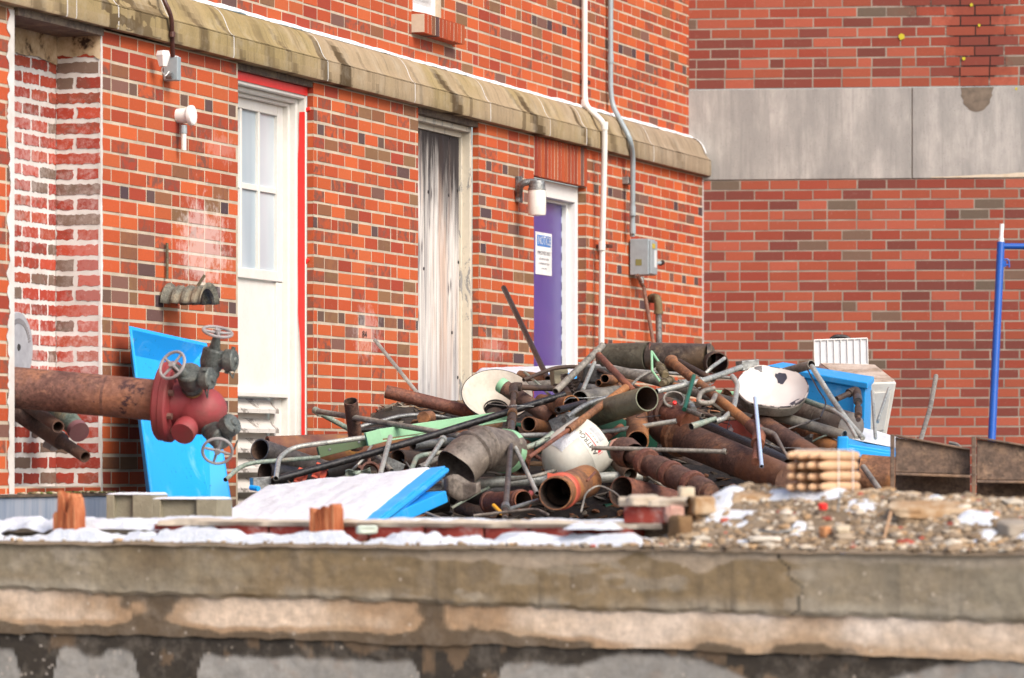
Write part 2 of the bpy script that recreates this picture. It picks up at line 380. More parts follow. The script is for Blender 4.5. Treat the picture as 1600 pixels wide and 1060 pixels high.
# white smeared edges of the recess
t_mw = m_mortw
def ragged_strip(name, u, wdt, z0, z1, seed, side, w=.002):
    m_ = MB(); rng = random.Random(seed); z = z0; L_ = []; 
    while z < z1: L_.append(z); z += .012
    a = [LWF.at(u, w, z) for z in L_]; b = [LWF.at(u + side * wdt * (.35 + .65 * fbm(np.array([z * 22.]), np.array([seed * 3.]), seed)[0] * 1.5), w, z) for z in L_]; a2 = [LWF.at(u, -.01, z) for z in L_]
    n = len(L_); m_.add(a + b + a2, [(i, i + 1, n + i + 1, n + i) for i in range(n - 1)] + [(2 * n + i, 2 * n + i + 1, i + 1, i) for i in range(n - 1)], 0)
    m_.build(name, [m_mortw], bld)
ragged_strip('mortar_smear', rec_[0] - .0, .022, ZWB, ZL - .01, 3, -1)
ragged_strip('mortar_smear', rec_[1], .075, ZWB, ZL - .01, 5, 1)
# mortar parging at the head of the recess
tp = NT('stained_parging'); n_ = tp.noise(9, 6, .7); c_ = tp.ramp(n_, [(.36, srgb(60, 44, 36)), (.45, srgb(176, 150, 118)), (.62, srgb(206, 184, 154))]); tp.bump(n_, .4, .01); m_parg = tp.done(c_, .9, 0, .2)
m_ = MB(); zt = LWF.Z(120, 52)
rg = random.Random(4)
us = np.linspace(LWF.U(150, RD), LWF.U(20, RD) + .2, 30)
lo = [ZL - .12 - .05 * fbm(np.array([u * 9]), np.array([3.]), 8)[0] for u in us]
m_.add([LWF.at(u, RD + .006, z) for u, z in zip(us, lo)] + [LWF.at(u, RD + .006, ZL) for u in us], [(i + 1, i, 30 + i, 31 + i) for i in range(29)])
us = np.linspace(0, -RD, 14); lo = [ZL - .1 - .05 * fbm(np.array([u * 19]), np.array([7.]), 9)[0] for u in us]
q = lambda u, z: LWF.at(rec_[0] + .004, -u, z)
m_.add([q(u, z) for u, z in zip(us, lo)] + [q(u, ZL) for u in us], [(i, i + 1, 15 + i, 14 + i) for i in range(13)])
m_.build('stained_parging', [m_parg], bld)
# wooden lintel under the ledge over recess, and soffit boards over the two openings
m_oldwood = rust('weathered_brown_wood', srgb(52, 38, 34), srgb(96, 72, 62), srgb(128, 104, 88), 18)
for (a, b, d) in ((rec_[0] + .003, rec_[1] - .003, .2), (win[0] + .003, win[1] - .003, .2), (ply[0] + .003, ply[1] - .003, .17)):
    m_ = MB(); m_.box(LWF, a, b, -d, .018 if d == .2 and a > 8 else -.004, ZL - .035, ZL - .002); m_.build('lintel', [m_oldwood], bld)
# sealant joint in the corner
m_seal = paint('grey_sealant', srgb(196, 190, 190), .6)
m_ = MB(); m_.box(LWF, -.012, .012, -.02, .006, ZYARD, ZL); m_.build('sealant_joint', [m_seal], bld)
m_ = MB(); m_.box(LWF, UUP - .006, UUP + .004, SB - .02, SB + .003, ZL + .26, ZTOP); m_.build('sealant_joint', [m_seal], bld)
# soldier course above purple door, sill under the vent
def soldiers(fr, u0, u1, z0, z1, w0, w1, name, seed, pitch=.068, lean=0.0):
    m_ = MB(); rng = random.Random(seed); n = round((u1 - u0) / pitch); p = (u1 - u0) / n
    for i in range(n):
        a = u0 + i * p + .007; b = a + p - .014; c_, fl = pal_left(rng); c_ = (c_[0] * .8, c_[1] * .8, c_[2] * .85, 1)
        q = [fr.at(u, w, z) for u in (a, b) for (w, z) in ((w0, z0 + (w1 - w0) * lean * 0), (w0, z1), (w1 + rng.uniform(-1, 1) * .002, z0 - rng.uniform(0, .003)), (w1, z1 - lean))]
        m_.hexa(q, 0, c_)
    m_.box(fr, u0, u1, w0, w1 - .003, z0 + .003, z1 - .004 - lean, 1)
    m_.build(name, [m_brick, m_mort], bld)
soldiers(LWF, LWF.U(917), LWF.U(834.5) , ZDT, LWF.Z(875, 222), -.05, .003, 'soldier_course', 3)
m_ = MB(); m_.box(LWF, LWF.U(720, SB), LWF.U(632, SB), SB - .12, SB - .0028, zvs - .26, zvs - .006, 0); m_.box(LWF, LWF.U(690, SB) - .02, LWF.U(690, SB) - .001, SB - .12, SB - .0035, zvs, 5.6); m_.box(LWF, LWF.U(645, SB) + .001, LWF.U(645, SB) + .02, SB - .12, SB - .0035, zvs, 5.6); m_.build('mortar_bed', [m_mort], bld)
jamb_v = 1
soldiers(LWF, svu[0], svu[1], zvs - .13, zvs - .004, SB - .03, SB + .075, 'brick_sill', 4, .066, .02)
# stone ledge: blocks with an ogee profile
def ledge_mat(name):
    t = NT(name); geo = t.n('ShaderNodeNewGeometry').outputs['Position']
    c = t.attr('Col'); b = t.noise(90, 5, .7, geo); a = t.noise(7, 6, .65, geo)
    c = t.mix(t.math('MULTIPLY', t.ramp(b, [(.4, 0.0), (.7, 1.0)]), .3), c, (.12, .1, .06, 1))
    c = t.mix(t.math('MULTIPLY', t.ramp(a, [(.5, 0.0), (.7, 1.0)]), .2), c, (.6, .55, .45, 1))
    t.bump(t.math('ADD', b, a), .3, .004); return t.done(c, .9, 0, .2)
m_ledge = ledge_mat('mossy_limestone')
ZU = LWF.Z(1075, 215, SB)
PROF = [(SB, ZU), (SB + .02, ZU - .002), (-.045, ZU - .014), (-.02, ZU - .032), (0, ZU - .058), (.014, ZU - .088), (.024, ZU - .115), (.036, ZU - .137), (.05, ZU - .152), (.056, ZU - .158), (.0575, ZL + .108), (.053, ZL + .105), (.053, ZL + .102), (.0575, ZL + .098), (.058, ZL + .05), (.058, ZL + .012), (.054, ZL), (.02, ZL - .001), (-.1, ZL - .001)]
cr = [-.05] + [LWF.U(x, .058) for x in (1022, 917, 860, 767, 649, 513, 366, 186, 120)] + [9.6, 10.8, 12.2, UL]
STR = [(LWF.U(x, .03), w_, a_, s_) for x, w_, a_, s_ in ((945, .1, .5, 4), (900, .08, .8, 5), (820, .15, .95, 6), (800, .06, .6, 2), (690, .13, .9, 7), (715, .05, .5, 8), (640, .05, .4, 3), (520, .14, .95, 9), (490, .1, .7, 10), (430, .07, .5, 13), (400, .12, .35, 11), (290, .1, .6, 14), (240, .12, .7, 12), (190, .08, .6, 15), (145, .12, .75, 16), (60, .06, .6, 18), (20, .12, .5, 19), (-60, .1, .6, 20), (980, .07, .4, 22), (1050, .1, .3, 23), (563, .05, .35, 24), (345, .06, .55, 25))]
def ledge_col(U_, k, z):
    mossy = sm(fbm(U_ * 1.3, z * 2, 40), .35, .65) * sm(U_, 1.0, 3.5)
    tt = (ZU - z) / (ZU - ZL)
    base = np.stack([.52 + 0 * U_, .41 + 0 * U_, .285 + 0 * U_], -1); gray = np.array([.44, .36, .28]); g = sm(U_, 4.2, .8)[:, None]
    base = base * (1 - g) + gray * g
    ms = np.array([.42, .335, .15]); amt = (mossy * (.75 if k < 15 else .5))[:, None]
    base = base * (1 - amt) + ms * amt
    n = fbm(U_ * 14, z * 5, 41)[:, None]; base = base * (.8 + .4 * n)
    streak = sm(fbm(U_ * 45 + 3 * fbm(U_ * 6, z * 9, 46), z * 6 + U_, 44), .55, .75)[:, None] * .25; base = base * (1 - streak)
    for (uc, wd, a_, s_) in STR:
        sh = uc - (tt * .18) + .05 * np.sin(tt * 5 + s_); wd2 = wd * (.55 + .45 * tt) * (.7 + .6 * fbm(z * 7 + 0 * U_, U_ * 0 + s_, 45))
        top = sm(tt, .0 + .15 * ((s_ * 7) % 5) / 5, .2 + .2 * ((s_ * 3) % 5) / 5)
        m = sm(np.abs(U_ - sh), wd2 * .75, wd2 * .5) * min(1, a_ * 1.15) * top
        base = base * (1 - m[:, None]) + np.array([.12, .08, .042]) * m[:, None]
    return base * .66 * np.array([1.06, 1.0, .9])
for i in range(len(cr) - 1):
    a, b = cr[i] + (.006 if i else 0), cr[i + 1] - .0
    n = max(3, int((b - a) / .012)); us = np.linspace(a, b, n + 1); K = len(PROF); vs = []; cs = []
    for k, (w_, z) in enumerate(PROF):
        zz = z + 0 * us; ww = w_ + .0025 * (fbm(us * 9, us * 0 + k * .8, 50 + i) - .5)
        for u, w2 in zip(us, ww): vs.append(LWF.at(u, w2, z))
        cs.append(ledge_col(us, k, zz))
    m_ = MB(); m_.v = [tuple(v) for v in vs]
    for k in range(K - 1):
        for j in range(n):
            m_.f.append((k * (n + 1) + j, (k + 1) * (n + 1) + j, (k + 1) * (n + 1) + j + 1, k * (n + 1) + j + 1)); m_.m.append(0); m_.sm.append(k not in (9, 10, 11, 12, 15, 16))
            q = cs[k][j] * .5 + cs[k + 1][j] * .5; m_.c.append((float(q[0]), float(q[1]), float(q[2]), 1)); m_.fl.append(0)
    if i == 0:
        m_.add([LWF.at(a, w_, z) for w_, z in PROF], [tuple(range(K))], 0, (.36, .33, .27, 1))
    m_.build('ledge_block', [m_ledge], bld)
    if i:   # pale mortar in the joint, ragged
        m_ = MB(); pr = [(w_ + .0006, z) for w_, z in PROF]; jit = [.004 * (fbm(np.array([k * .7]), np.array([i * 3.3]), 60)[0] - .5) for k in range(K)]
        wd_ = .006 + .004 * ((i * 7) % 3) / 3
        A = [LWF.at(cr[i] + j_ - .002, w_, z) for (w_, z), j_ in zip(pr, jit)]; B = [LWF.at(cr[i] + j_ + wd_, w_, z) for (w_, z), j_ in zip(pr, jit)]
        m_.add(A + B, [(k, K + k, K + k + 1, k + 1)[::-1] for k in range(K - 1)]); m_.build('ledge_joint', [m_mortw], bld)
us = np.linspace(UUP + .02, UL, 500); m_ = MB(); n = len(us); nz = fbm(us * 5, us * 0, 61); nz2 = fbm(us * 22, us * 0, 62)
r0 = [LWF.at(u, SB + .001, ZU + .012 + .016 * a) for u, a in zip(us, nz)]; r1 = [LWF.at(u, SB + .012, ZU + .010 + .012 * a) for u, a in zip(us, nz)]; r2 = [LWF.at(u, SB + .022 + .022 * b * a * 2, ZU + .0005) for u, a, b in zip(us, nz, nz2)]; r3 = [LWF.at(u, SB + .024 + .022 * b * a * 2, ZU - .006) for u, a, b in zip(us, nz, nz2)]
m_.add(r0 + r1 + r2 + r3, [(k * n + i, (k + 1) * n + i, (k + 1) * n + i + 1, k * n + i + 1) for k in range(3) for i in range(n - 1)], smooth=True); m_.build('white_flashing_line', [paint('bright_white_line', (.86, .86, .88, 1), .6)], bld)
m_ = MB(); us = np.linspace(-.055, .035, 10); pr = PROF[:7]
m_.add([LWF.at(u, w_ + .004, z + .005) for u in us for w_, z in pr], [(i * 7 + j, i * 7 + j + 1, i * 7 + j + 8, i * 7 + j + 7) for i in range(9) for j in range(6)], smooth=True); m_.build('ledge_end_snow', [paint('bright_white_line', (.86, .86, .88, 1), .6)], bld)
# ------------------------------------------------------------------ right-hand wall
wr = thing('brick_wall', 'dull red brick wall facing the camera behind the heap with a wide grey limestone band', 'wall', RWF.at(1, 0, 0))
zt_, zb_ = RWF.Z(1103, 140), RWF.Z(1103, 282.5)
rows = []; z = zb_; k = 0
for k in range(14): rows.append((z - .0681, z, -k)); z -= .0681
for k in range(14, 36): rows.append((z - .0641, z, -k)); z -= .0641
ru = []; z = zt_; k = 1
for k in range(1, 32): ru.append((z, z + .0676, k)); z += .0676
stain = [(tuple(RWF.px(1525, 60)), (.3, .6, .5), 1.0, 7), (tuple(RWF.px(1510, -20)), (.55, .8, .3), 1.0, 6)]
m_brr = brick_mat('dull_red_brick', dark=[(a, b, .55, d) for a, b, c, d in stain]); m_mrr = brick_mat('grey_mortar', True, mc=(.36, .31, .26, 1), mc2=(.24, .2, .165, 1), dark=stain)
mb = MB(); bricks(mb, RWF, -.25, 4.2, rows, .1965, .0105, (), pal_right, 51, hdr={-3, -12, -22}, jw=.003); bricks(mb, RWF, -.25, 4.2, ru, .1965, .0105, (), pal_right, 52, hdr={3, 12, 22}, jw=.003)
mb.build('brickwork', [m_brr, m_mrr], wr)
def _mp(t, g, sc):
    m = t.n('ShaderNodeMapping'); t.l(g, m.inputs[0]); m.inputs[3].default_value = sc; return m.outputs[0]
def band_mat():
    t = NT('grey_limestone'); g = t.n('ShaderNodeNewGeometry').outputs['Position']
    mp = t.n('ShaderNodeMapping'); t.l(g, mp.inputs[0]); mp.inputs[3].default_value = (1, 1, .25)
    a = t.noise(6, 7, .7, mp.outputs[0]); b = t.noise(3, 4, .6, g); f = t.noise(150, 3, .6, g)
    c = t.ramp(a, [(.32, srgb(140, 138, 136)), (.5, srgb(162, 159, 155)), (.68, srgb(190, 185, 180))])
    c = t.mix(t.ramp(b, [(.45, 0.0), (.7, .55)]), c, srgb(142, 140, 138))
    v = t.vor(60, g); c = t.mix(t.ramp(t.noise(1, 6, .7, _mp(t, g, (30, 30, 1.5))), [(.5, 0.0), (.75, .5)]), c, srgb(122, 121, 120)); c = t.mix(t.ramp(v, [(.08, .7), (.16, 0.0)]), c, srgb(96, 92, 92))
    cr_ = t.noise(7, 9, .85, g, 1.5); c = t.mix(t.ramp(cr_, [(.66, 0.0), (.7, .6)]), c, srgb(214, 206, 200))
    c = t.mix(t.math('MULTIPLY', f, .25), c, srgb(120, 116, 112)); t.bump(t.math('ADD', a, f), .25, .003)
    return t.done(c, .9, 0, .2)
m_band = band_mat()
m_ = MB(); m_.box(RWF, -.25, 4.2, -.04, -.004, zb_ + .002, zt_ - .002); m_.build('joint_backing', [m_mrr], wr)
uj = RWF.U(1425)
for (a, b) in ((-.25, uj - .004), (uj + .004, 4.2)):
    m_ = MB(); m_.box(RWF, a, b, -.05, .006, zb_ + .004, zt_ - .004); m_.build('limestone_band', [m_band], wr, bevel=.003)
tst = NT('damp_stone'); m_damp = tst.done(tst.ramp(tst.noise(20, 5), [(.3, srgb(96, 86, 76)), (.7, srgb(128, 114, 100))]), .8, 0, .3)
m_ = MB(); cx, w_ = RWF.U(1526), .1; pts = []
for k in range(25):
    a = math.pi * k / 24; pts.append(RWF.at(cx + math.cos(a) * w_ * (1 + .06 * math.sin(k * 1.7)), .0075, zt_ - .045 - math.sin(a) * .125))
m_.add(pts + [RWF.at(cx - w_ * 1.05, .0075, zt_ - .006), RWF.at(cx + w_ * 1.15, .0075, zt_ - .006)], [tuple(range(27))[::-1]]); m_.build('damp_stain', [m_damp], wr)
m_ = MB(); pts = []; rs = np.linspace(RWF.U(1455), 4.0, 40)
m_.add([RWF.at(u, .0075, zb_ + .006) for u in rs] + [RWF.at(u, .0075, zb_ + .012 + .05 * sm(u, rs[0], rs[0] + .8) * float(fbm(np.array([u * 4]), np.array([2.]), 4)[0])) for u in rs], [(i, i + 1, 41 + i, 40 + i) for i in range(39)])
m_.build('efflorescence', [paint('salt_bloom', srgb(206, 192, 172), .9, srgb(170, 150, 110), .6, 14)], wr)
m_lich = paint('yellow_lichen', srgb(190, 180, 40), .9)
for (x, y, r_) in ((1409, 58, .022), (1518, 8, .012), (1506, 92, .012), (1530, 40, .01), (1588, 139, .01)):
    m_ = MB(); p = RWF.px(x, y); u = (p - RWF.o).dot(RWF.u); rr = random.Random(x)
    m_.add([RWF.at(u + math.cos(k / 14 * 6.283) * r_ * rr.uniform(.75, 1.1), .008, p.z + math.sin(k / 14 * 6.283) * r_ * rr.uniform(.75, 1.1)) for k in range(14)], [tuple(range(14))]); m_.build('lichen_spot', [m_lich], wr)
# ------------------------------------------------------------------ ground
def ground_mat(name, a, b, c3, sc=2.0):
    t = NT(name); g = t.n('ShaderNodeNewGeometry').outputs['Position']; n1 = t.noise(sc, 8, .7, g); n2 = t.noise(sc * 25, 4, .7, g)
    c = t.ramp(n1, [(.35, a), (.5, b), (.62, c3)]); c = t.mix(t.math('MULTIPLY', n2, .4), c, a); t.bump(n2, .5, .02); return t.done(c, .95, 0, .2)
m_ground = ground_mat('snowy_dirt', (.12, .1, .08, 1), (.2, .17, .13, 1), (.55, .55, .57, 1), .6)
m_ = MB(); m_.add([(-600, -600, 0), (600, -600, 0), (600, 600, 0), (-600, 600, 0)], [(0, 1, 2, 3)]); m_.build('ground', [m_ground], loc=(0, 0, 0), kind='structure')
m_yard = ground_mat('yard_dirt', (.07, .055, .045, 1), (.13, .1, .08, 1), (.2, .16, .13, 1), 1.5)
m_ = MB(); m_.add([FGF.at(-9, -.9, ZYARD), FGF.at(13, -.9, ZYARD), (14, 32, ZYARD), (-10, 32, ZYARD)], [(0, 1, 2, 3)])
m_.build('yard', [m_yard], loc=(0, 22, ZYARD), kind='structure')
# ------------------------------------------------------------------ shared materials
WHITE = srgb(232, 228, 218)
m_wpaint = paint('white_paint', (.72, .70, .66, 1), .5, (.5, .42, .32, 1), .25, 6)
m_wclean = paint('clean_white_paint', (.78, .77, .75, 1), .5, (.6, .55, .48, 1), .15, 6)
def flaky(name, base, under, thr=.56, sc=10, zs=.35):
    t = NT(name); v = t.co((1, 1, zs)); n = t.noise(sc, 8, .75, v, .6); c = t.mix(t.ramp(n, [(thr, 0.0), (thr + .015, 1.0)]), base, under)
    n2 = t.noise(40, 4); c = t.mix(t.math('MULTIPLY', n2, .3), c, (.3, .24, .17, 1)); t.bump(t.ramp(n, [(thr, 1.0), (thr + .015, 0.0)]), .5, .003)
    MATS[name] = t.done(c, .7, 0, .3); return MATS[name]
m_flaky = flaky('flaking_cream_paint', (.62, .56, .46, 1), (.27, .27, .27, 1), .55)
m_flaky2 = flaky('flaking_white_louver_paint', (.66, .62, .58, 1), (.28, .25, .23, 1), .56, 9, 1)
m_red = paint('red_tape', (.82, .03, .025, 1), .35, (.6, .02, .02, 1), .3, 20)
def glass_mat():
    t = NT('window_glass'); v = t.co((1, 1, .25)); n = t.noise(3, 3, .5, v); t.b.inputs['Coat Weight'].default_value = .2
    return t.done(t.ramp(n, [(.3, (.3, .38, .44, 1)), (.7, (.5, .56, .6, 1))]), .3, 0, .3)  # opaque pane; hazy sky reflection put into its grey-blue colour
m_glass = glass_mat()
m_dark = paint('dark_interior', (.02, .02, .022, 1), .9)
m_galv = rust('galvanised_steel', srgb(104, 106, 108), srgb(140, 142, 142), srgb(166, 166, 162), 9, .55, .6)
m_grey = paint('grey_enamel', srgb(152, 164, 170), .45, srgb(110, 112, 108), .3, 14, .1)
m_brownpipe = paint('brown_conduit', srgb(70, 40, 36), .5, srgb(110, 70, 50), .5, 20)
m_pvc = paint('white_pvc', (.72, .70, .66, 1), .4, (.5, .42, .3, 1), .2, 7)
m_blackm = paint('black_iron', srgb(38, 36, 38), .45, srgb(90, 76, 66), .35, 18, .3)
# ------------------------------------------------------------------ tall white sash window
L = LWF
wu0, wu1 = win
W = thing('window', 'tall white window with red tape round its frame, panes above and grey flaking louvers below', 'window', L.at((wu0 + wu1) / 2, -.1, ZYARD))
def rframe(fr, u0, u1, z0, z1, t_, w0, w1, mat, name, par, bevel=.004, bottom=True, tt=None):
    m_ = MB(); tt = tt or t_
    m_.box(fr, u0, u0 + t_, w0, w1, z0, z1); m_.box(fr, u1 - t_, u1, w0, w1, z0, z1)
    m_.box(fr, u0 + t_, u1 - t_, w0, w1 - .001, z1 - tt, z1)
    if bottom: m_.box(fr, u0 + t_, u1 - t_, w0, w1 - .001, z0, z0 + tt)
    return m_.build(name, [mat], par, bevel=bevel)
zt = ZL - .036
rframe(L, wu0 + .002, wu1 - .002, ZYARD, zt, .022, -.20, -.036, m_wpaint, 'casing', W, tt=.058)
rframe(L, wu0 + .024, wu1 - .024, ZYARD, zt - .058, .03, -.20, -.075, m_wpaint, 'casing', W, .006, tt=.024)
rframe(L, wu0 + .054, wu1 - .054, ZYARD, zt - .082, .025, -.20, -.105, m_wpaint, 'casing', W, .006, tt=.018)
SW = -.135
su0, su1 = wu0 + .079, wu1 - .079
zs1 = zt - .10; zs0 = L.Z(430, 440, SW)
zmid = L.Z(440, 300, SW)
fr_ = rframe(L, su0, su1, zs0, zs1, .075, -.17, SW, m_wpaint, 'sash', W, tt=.052)
m_ = MB(); ub = (su0 + su1) / 2
for k in range(1, 3):
    u = su0 + .075 + (su1 - su0 - .15) * k / 3; m_.box(L, u - .013, u + .013, -.165, SW - .004, zs0 + .052, zs1 - .052)
m_.box(L, su0 + .075, su1 - .075, -.166, SW - .008, zmid - .015, zmid + .015); m_.build('glazing_bar', [m_wpaint], W, bevel=.003)
m_ = MB(); m_.box(L, su0 + .07, su1 - .07, -.161, -.155, zs0 + .045, zs1 - .045); m_.build('pane', [m_glass], W)
zp0 = L.Z(430, 615, SW)
m_ = MB(); m_.box(L, su0, su0 + .075, -.17, SW - .005, zp0, zs0 - .003); m_.box(L, su1 - .075, su1, -.17, SW - .005, zp0, zs0 - .003); m_.build('stile', [m_wpaint], W, bevel=.003)
m_ = MB(); m_.box(L, su0 + .075, su1 - .075, -.17, SW - .02, zp0, zs0 - .003); m_.build('infill_panel', [m_wpaint], W)
m_ = MB(); m_.box(L, su0 + .0, su1, -.17, SW + .028, zp0 - .022, zp0); m_.build('sill', [m_wpaint], W, bevel=.003)
m_ = MB(); m_.box(L, su0, su0 + .1, -.17, SW - .01, ZYARD, zp0 - .024); m_.box(L, su0 + .102, su1, -.19, -.18, ZYARD, zp0 - .024); m_.build('louver_frame', [m_wpaint], W)
for k in range(7):
    z = zp0 - .03 - k * .098; m_ = MB(); a, b = su0 + .102, su1
    q = [L.at(u, w_, z_) for u in (a, b) for (w_, z_) in ((-.178, z - .008), (-.178, z), (-.118, z - .072), (-.118, z - .052))]
    m_.hexa(q); m_.build('louver_blade', [m_flaky2], W)
m_ = MB(); m_.box(L, wu0 + .006, wu1 - .002, -.033, -.03, zt - .042, zt - .0); m_.build('red_tape', [m_red], W)
tz = [L.Z(475, y) for y in np.linspace(172, 690, 60)]; m_ = MB()
A = [L.at(wu0 + .0262, -.037 , z) for z in tz]; B = [L.at(wu0 + .0275 , -.047 - .03 * float(fbm(np.array([z * 1.7]), np.array([5.]), 3)[0]) * (.4 + 1.2 * float(sm(z, tz[-1], tz[20]))), z) for z in tz]
m_.add(A + B, [(i, i + 1, 61 + i, 60 + i) for i in range(59)]); m_.add([v + L.u * .002 for v in A + B], [(i, i + 1, 61 + i, 60 + i)[::-1] for i in range(59)])
m_.build('loose_red_tape', [m_red], W)
m_ = MB(); p = L.at(wu0 + .002, -.02, L.Z(482, 168)); m_.tube([p, p - L.w * .03 - Vector((0, 0, .01)), p - L.w * .05 - Vector((0, 0, .02))], [.010, .014, .006], 8); p = L.at(wu0 + .006, -.025, L.Z(482, 404)); m_.tube([p, p - L.w * .02 - Vector((0, 0, .02))], [.008, .012], 8); m_.build('tape_knot', [m_red], W)
# ------------------------------------------------------------------ boarded doorway
B_ = thing('boarded_doorway', 'doorway boarded with weathered black-topped grey plywood in a flaking cream frame', 'doorway', L.at(sum(ply) / 2, -.1, ZYARD))
rframe(L, ply[0] + .002, ply[1] - .002, ZYARD, ZL - .036, .03, -.17, -.04, m_flaky, 'frame', B_, tt=.03)
rframe(L, ply[0] + .032, ply[1] - .032, ZYARD, ZL - .066, .022, -.17, -.085, m_flaky, 'frame', B_, tt=.03)
def plymat():
    t = NT('weathered_plywood'); g = t.tc.outputs['Object']
    v = t.co((26, 26, 1.5)); n = t.noise(1.0, 7, .65, v, .5); v2 = t.co((3, 3, .35)); b = t.noise(2.2, 4, .6, v2, .4)
    v3 = t.co((70, 70, 2.2)); f = t.noise(1, 5, .7, v3)
    c = t.ramp(n, [(.28, srgb(110, 108, 112)), (.38, srgb(184, 178, 174)), (.5, srgb(222, 214, 206)), (.75, srgb(234, 230, 228))])
    c = t.mix(t.ramp(b, [(.5, 0.0), (.62, .45)]), c, srgb(196, 148, 112))
    c = t.mix(t.math('MULTIPLY', t.ramp(f, [(.4, 0.0), (.7, 1.0)]), .5), c, srgb(70, 68, 72))
    s = t.n('ShaderNodeSeparateXYZ'); t.l(g, s.inputs[0])
    # charred top (z is measured from the foot of the sheet)
    h = t.math('MULTIPLY', t.math('SUBTRACT', s.outputs[2], 1.62), 1.35)
    m = t.math('ADD', h, t.math('MULTIPLY', t.math('SUBTRACT', t.noise(1.3, 6, .7, t.co((9, 9, .9)), .3), .5), 2.0))
    c = t.mix(t.ramp(m, [(.22, 0.0), (.75, .95)]), c, srgb(40, 34, 36))
    low = t.math('ADD', t.math('MULTIPLY', s.outputs[2], -1.0), t.math('ADD', 1.15, t.math('MULTIPLY', t.noise(2, 5, .6, t.co((6, 6, 1))), .3)))
    c = t.mix(t.ramp(low, [(0.1, 0.0), (.7, .62)]), c, srgb(142, 144, 152)); c = t.mix(t.ramp(t.noise(1, 5, .7, t.co((14, 14, 1.1), loc=(2, 5, 1))), [(.56, 0.0), (.68, .75)]), c, srgb(84, 82, 90))
    kn = t.vor(1.0, t.co((9, 9, 3.4), loc=(3, 1, 7))); c = t.mix(t.ramp(kn, [(.05, .8), (.17, 0.0)]), c, srgb(66, 58, 60))
    t.bump(f, .5, .003); return t.done(c, .9, 0, .15)
m_ply = plymat()
m_ = MB(); zpt = L.Z(690, 200, -.09)
m_.box(L, ply[0] + .056, ply[1] - .01, -.13, -.1, ZYARD, ZL - .1); m_.build('plywood_sheet', [m_ply], B_)
rr = random.Random(2)
for (x, y) in ((676, 196), (703, 216), (669, 300), (701, 305), (706, 520), (715, 298), (716, 410), (715, 590), (662, 420)):
    m_ = MB(); p = L.px(x, y, -.099); m_.lathe([(.0001, .004), (.009, .003), (.01, 0)], p, L.w, 8); m_.build('screw', [m_blackm], B_)
# ------------------------------------------------------------------ purple door
D = thing('purple_door', 'purple door in a thick white frame, white notice sign on it', 'door', L.at(sum(dor) / 2, -.1, ZYARD))
zdt = ZDT
rframe(L, dor[0] + .002, dor[1] - .002, ZYARD, zdt - .002, .052, -.2, -.052, m_wclean, 'frame', D, tt=.10, bottom=False)
rframe(L, dor[0] + .054, dor[1] - .054, ZYARD, zdt - .102, .03, -.2, -.1, m_wclean, 'frame', D, tt=.018, bottom=False)
tpu = NT('purple_paint'); nn = tpu.noise(2.5, 4, .6); m_purple = tpu.done(tpu.ramp(nn, [(.3, srgb(62, 50, 128)), (.7, srgb(76, 58, 138))]), .28, 0, .5)
m_ = MB(); m_.box(L, dor[0] + .115, dor[1] - .08, -.16, -.125, ZYARD, zdt - .12); m_.build('door_leaf', [m_purple], D, bevel=.002)
m_ = MB(); m_.box(L, dor[0] + .088, dor[0] + .114, -.16, -.13, ZYARD, zdt - .118); m_.build('reflection_edge', [paint('pale_blue_strip', srgb(150, 170, 205), .4)], D)  # reflection along the door edge, put in as a pale strip
m_ = MB()
for k in range(22): z = ZYARD + .1 + k * .09; m_.box(L, dor[0] + .104, dor[0] + .1165, -.131, -.1235, z, z + .05)
m_.build('hinge', [paint('dark_blue', srgb(34, 40, 92), .4)], D)
def text_mesh(s, size, align='CENTER'):
    cu = bpy.data.curves.new('t', 'FONT'); cu.body = s; cu.size = size; cu.align_x = align; cu.align_y = 'CENTER'; cu.resolution_u = 3
    o = bpy.data.objects.new('t', cu); COL.objects.link(o); bpy.context.view_layer.update()
    me = bpy.data.meshes.new_from_object(o.evaluated_get(bpy.context.evaluated_depsgraph_get()))
    vs = [v.co.copy() for v in me.vertices]; fs = [tuple(p.vertices) for p in me.polygons]
    bpy.data.objects.remove(o); bpy.data.meshes.remove(me); return vs, fs
def lettering(mb, s, size, fn, stretch=(1, 1), bold=0.0):
    vs, fs = text_mesh(s, size); mb.add([fn(v.x * stretch[0], v.y * stretch[1]) for v in vs], fs)
    if bold: mb.add([fn(v.x * stretch[0] + bold, v.y * stretch[1]) for v in vs], fs)
N_ = -.1245
sa = L.uz(836.5, 363, N_); sb = L.uz(861.5, 430, N_); su_a, su_b = sa[0], sb[0]; sz1 = L.Z(849, 364, N_); sz0 = L.Z(849, 430, N_)
sg = thing('notice_sign', 'white notice sign with a blue heading on the purple door', 'sign', L.at((su_a + su_b) / 2, N_, sz0))
m_ = MB(); m_.box(L, su_b, su_a, N_ - .001, N_ + .003, sz0, sz1); m_.build('board', [paint('sign_white', (.8, .8, .8, 1), .4)], sg)
hgt = sz1 - sz0; cu_ = (su_a + su_b) / 2; wd = su_a - su_b
m_ = MB(); m_.box(L, su_b + wd * .08, su_a - wd * .08, N_ + .003, N_ + .0045, sz1 - hgt * .33, sz1 - hgt * .07); m_.build('heading_panel', [paint('sign_blue', srgb(30, 120, 200), .4)], sg)
m_ = MB(); lettering(m_, 'NOTICE', .1, lambda x, y: L.at(cu_ - x, N_ + .0055, sz1 - hgt * .2 + y), (wd * .76 / .36, .72), .0014); m_.build('lettering', [paint('sign_letter_white', (.85, .85, .85, 1), .4)], sg)
m_ = MB(); k_ = wd / .26
lettering(m_, 'EMPLOYEES ONLY', .032, lambda x, y: L.at(cu_ - x, N_ + .004, sz1 - hgt * .49 + y), (.82 * k_, 1.0), .0006)
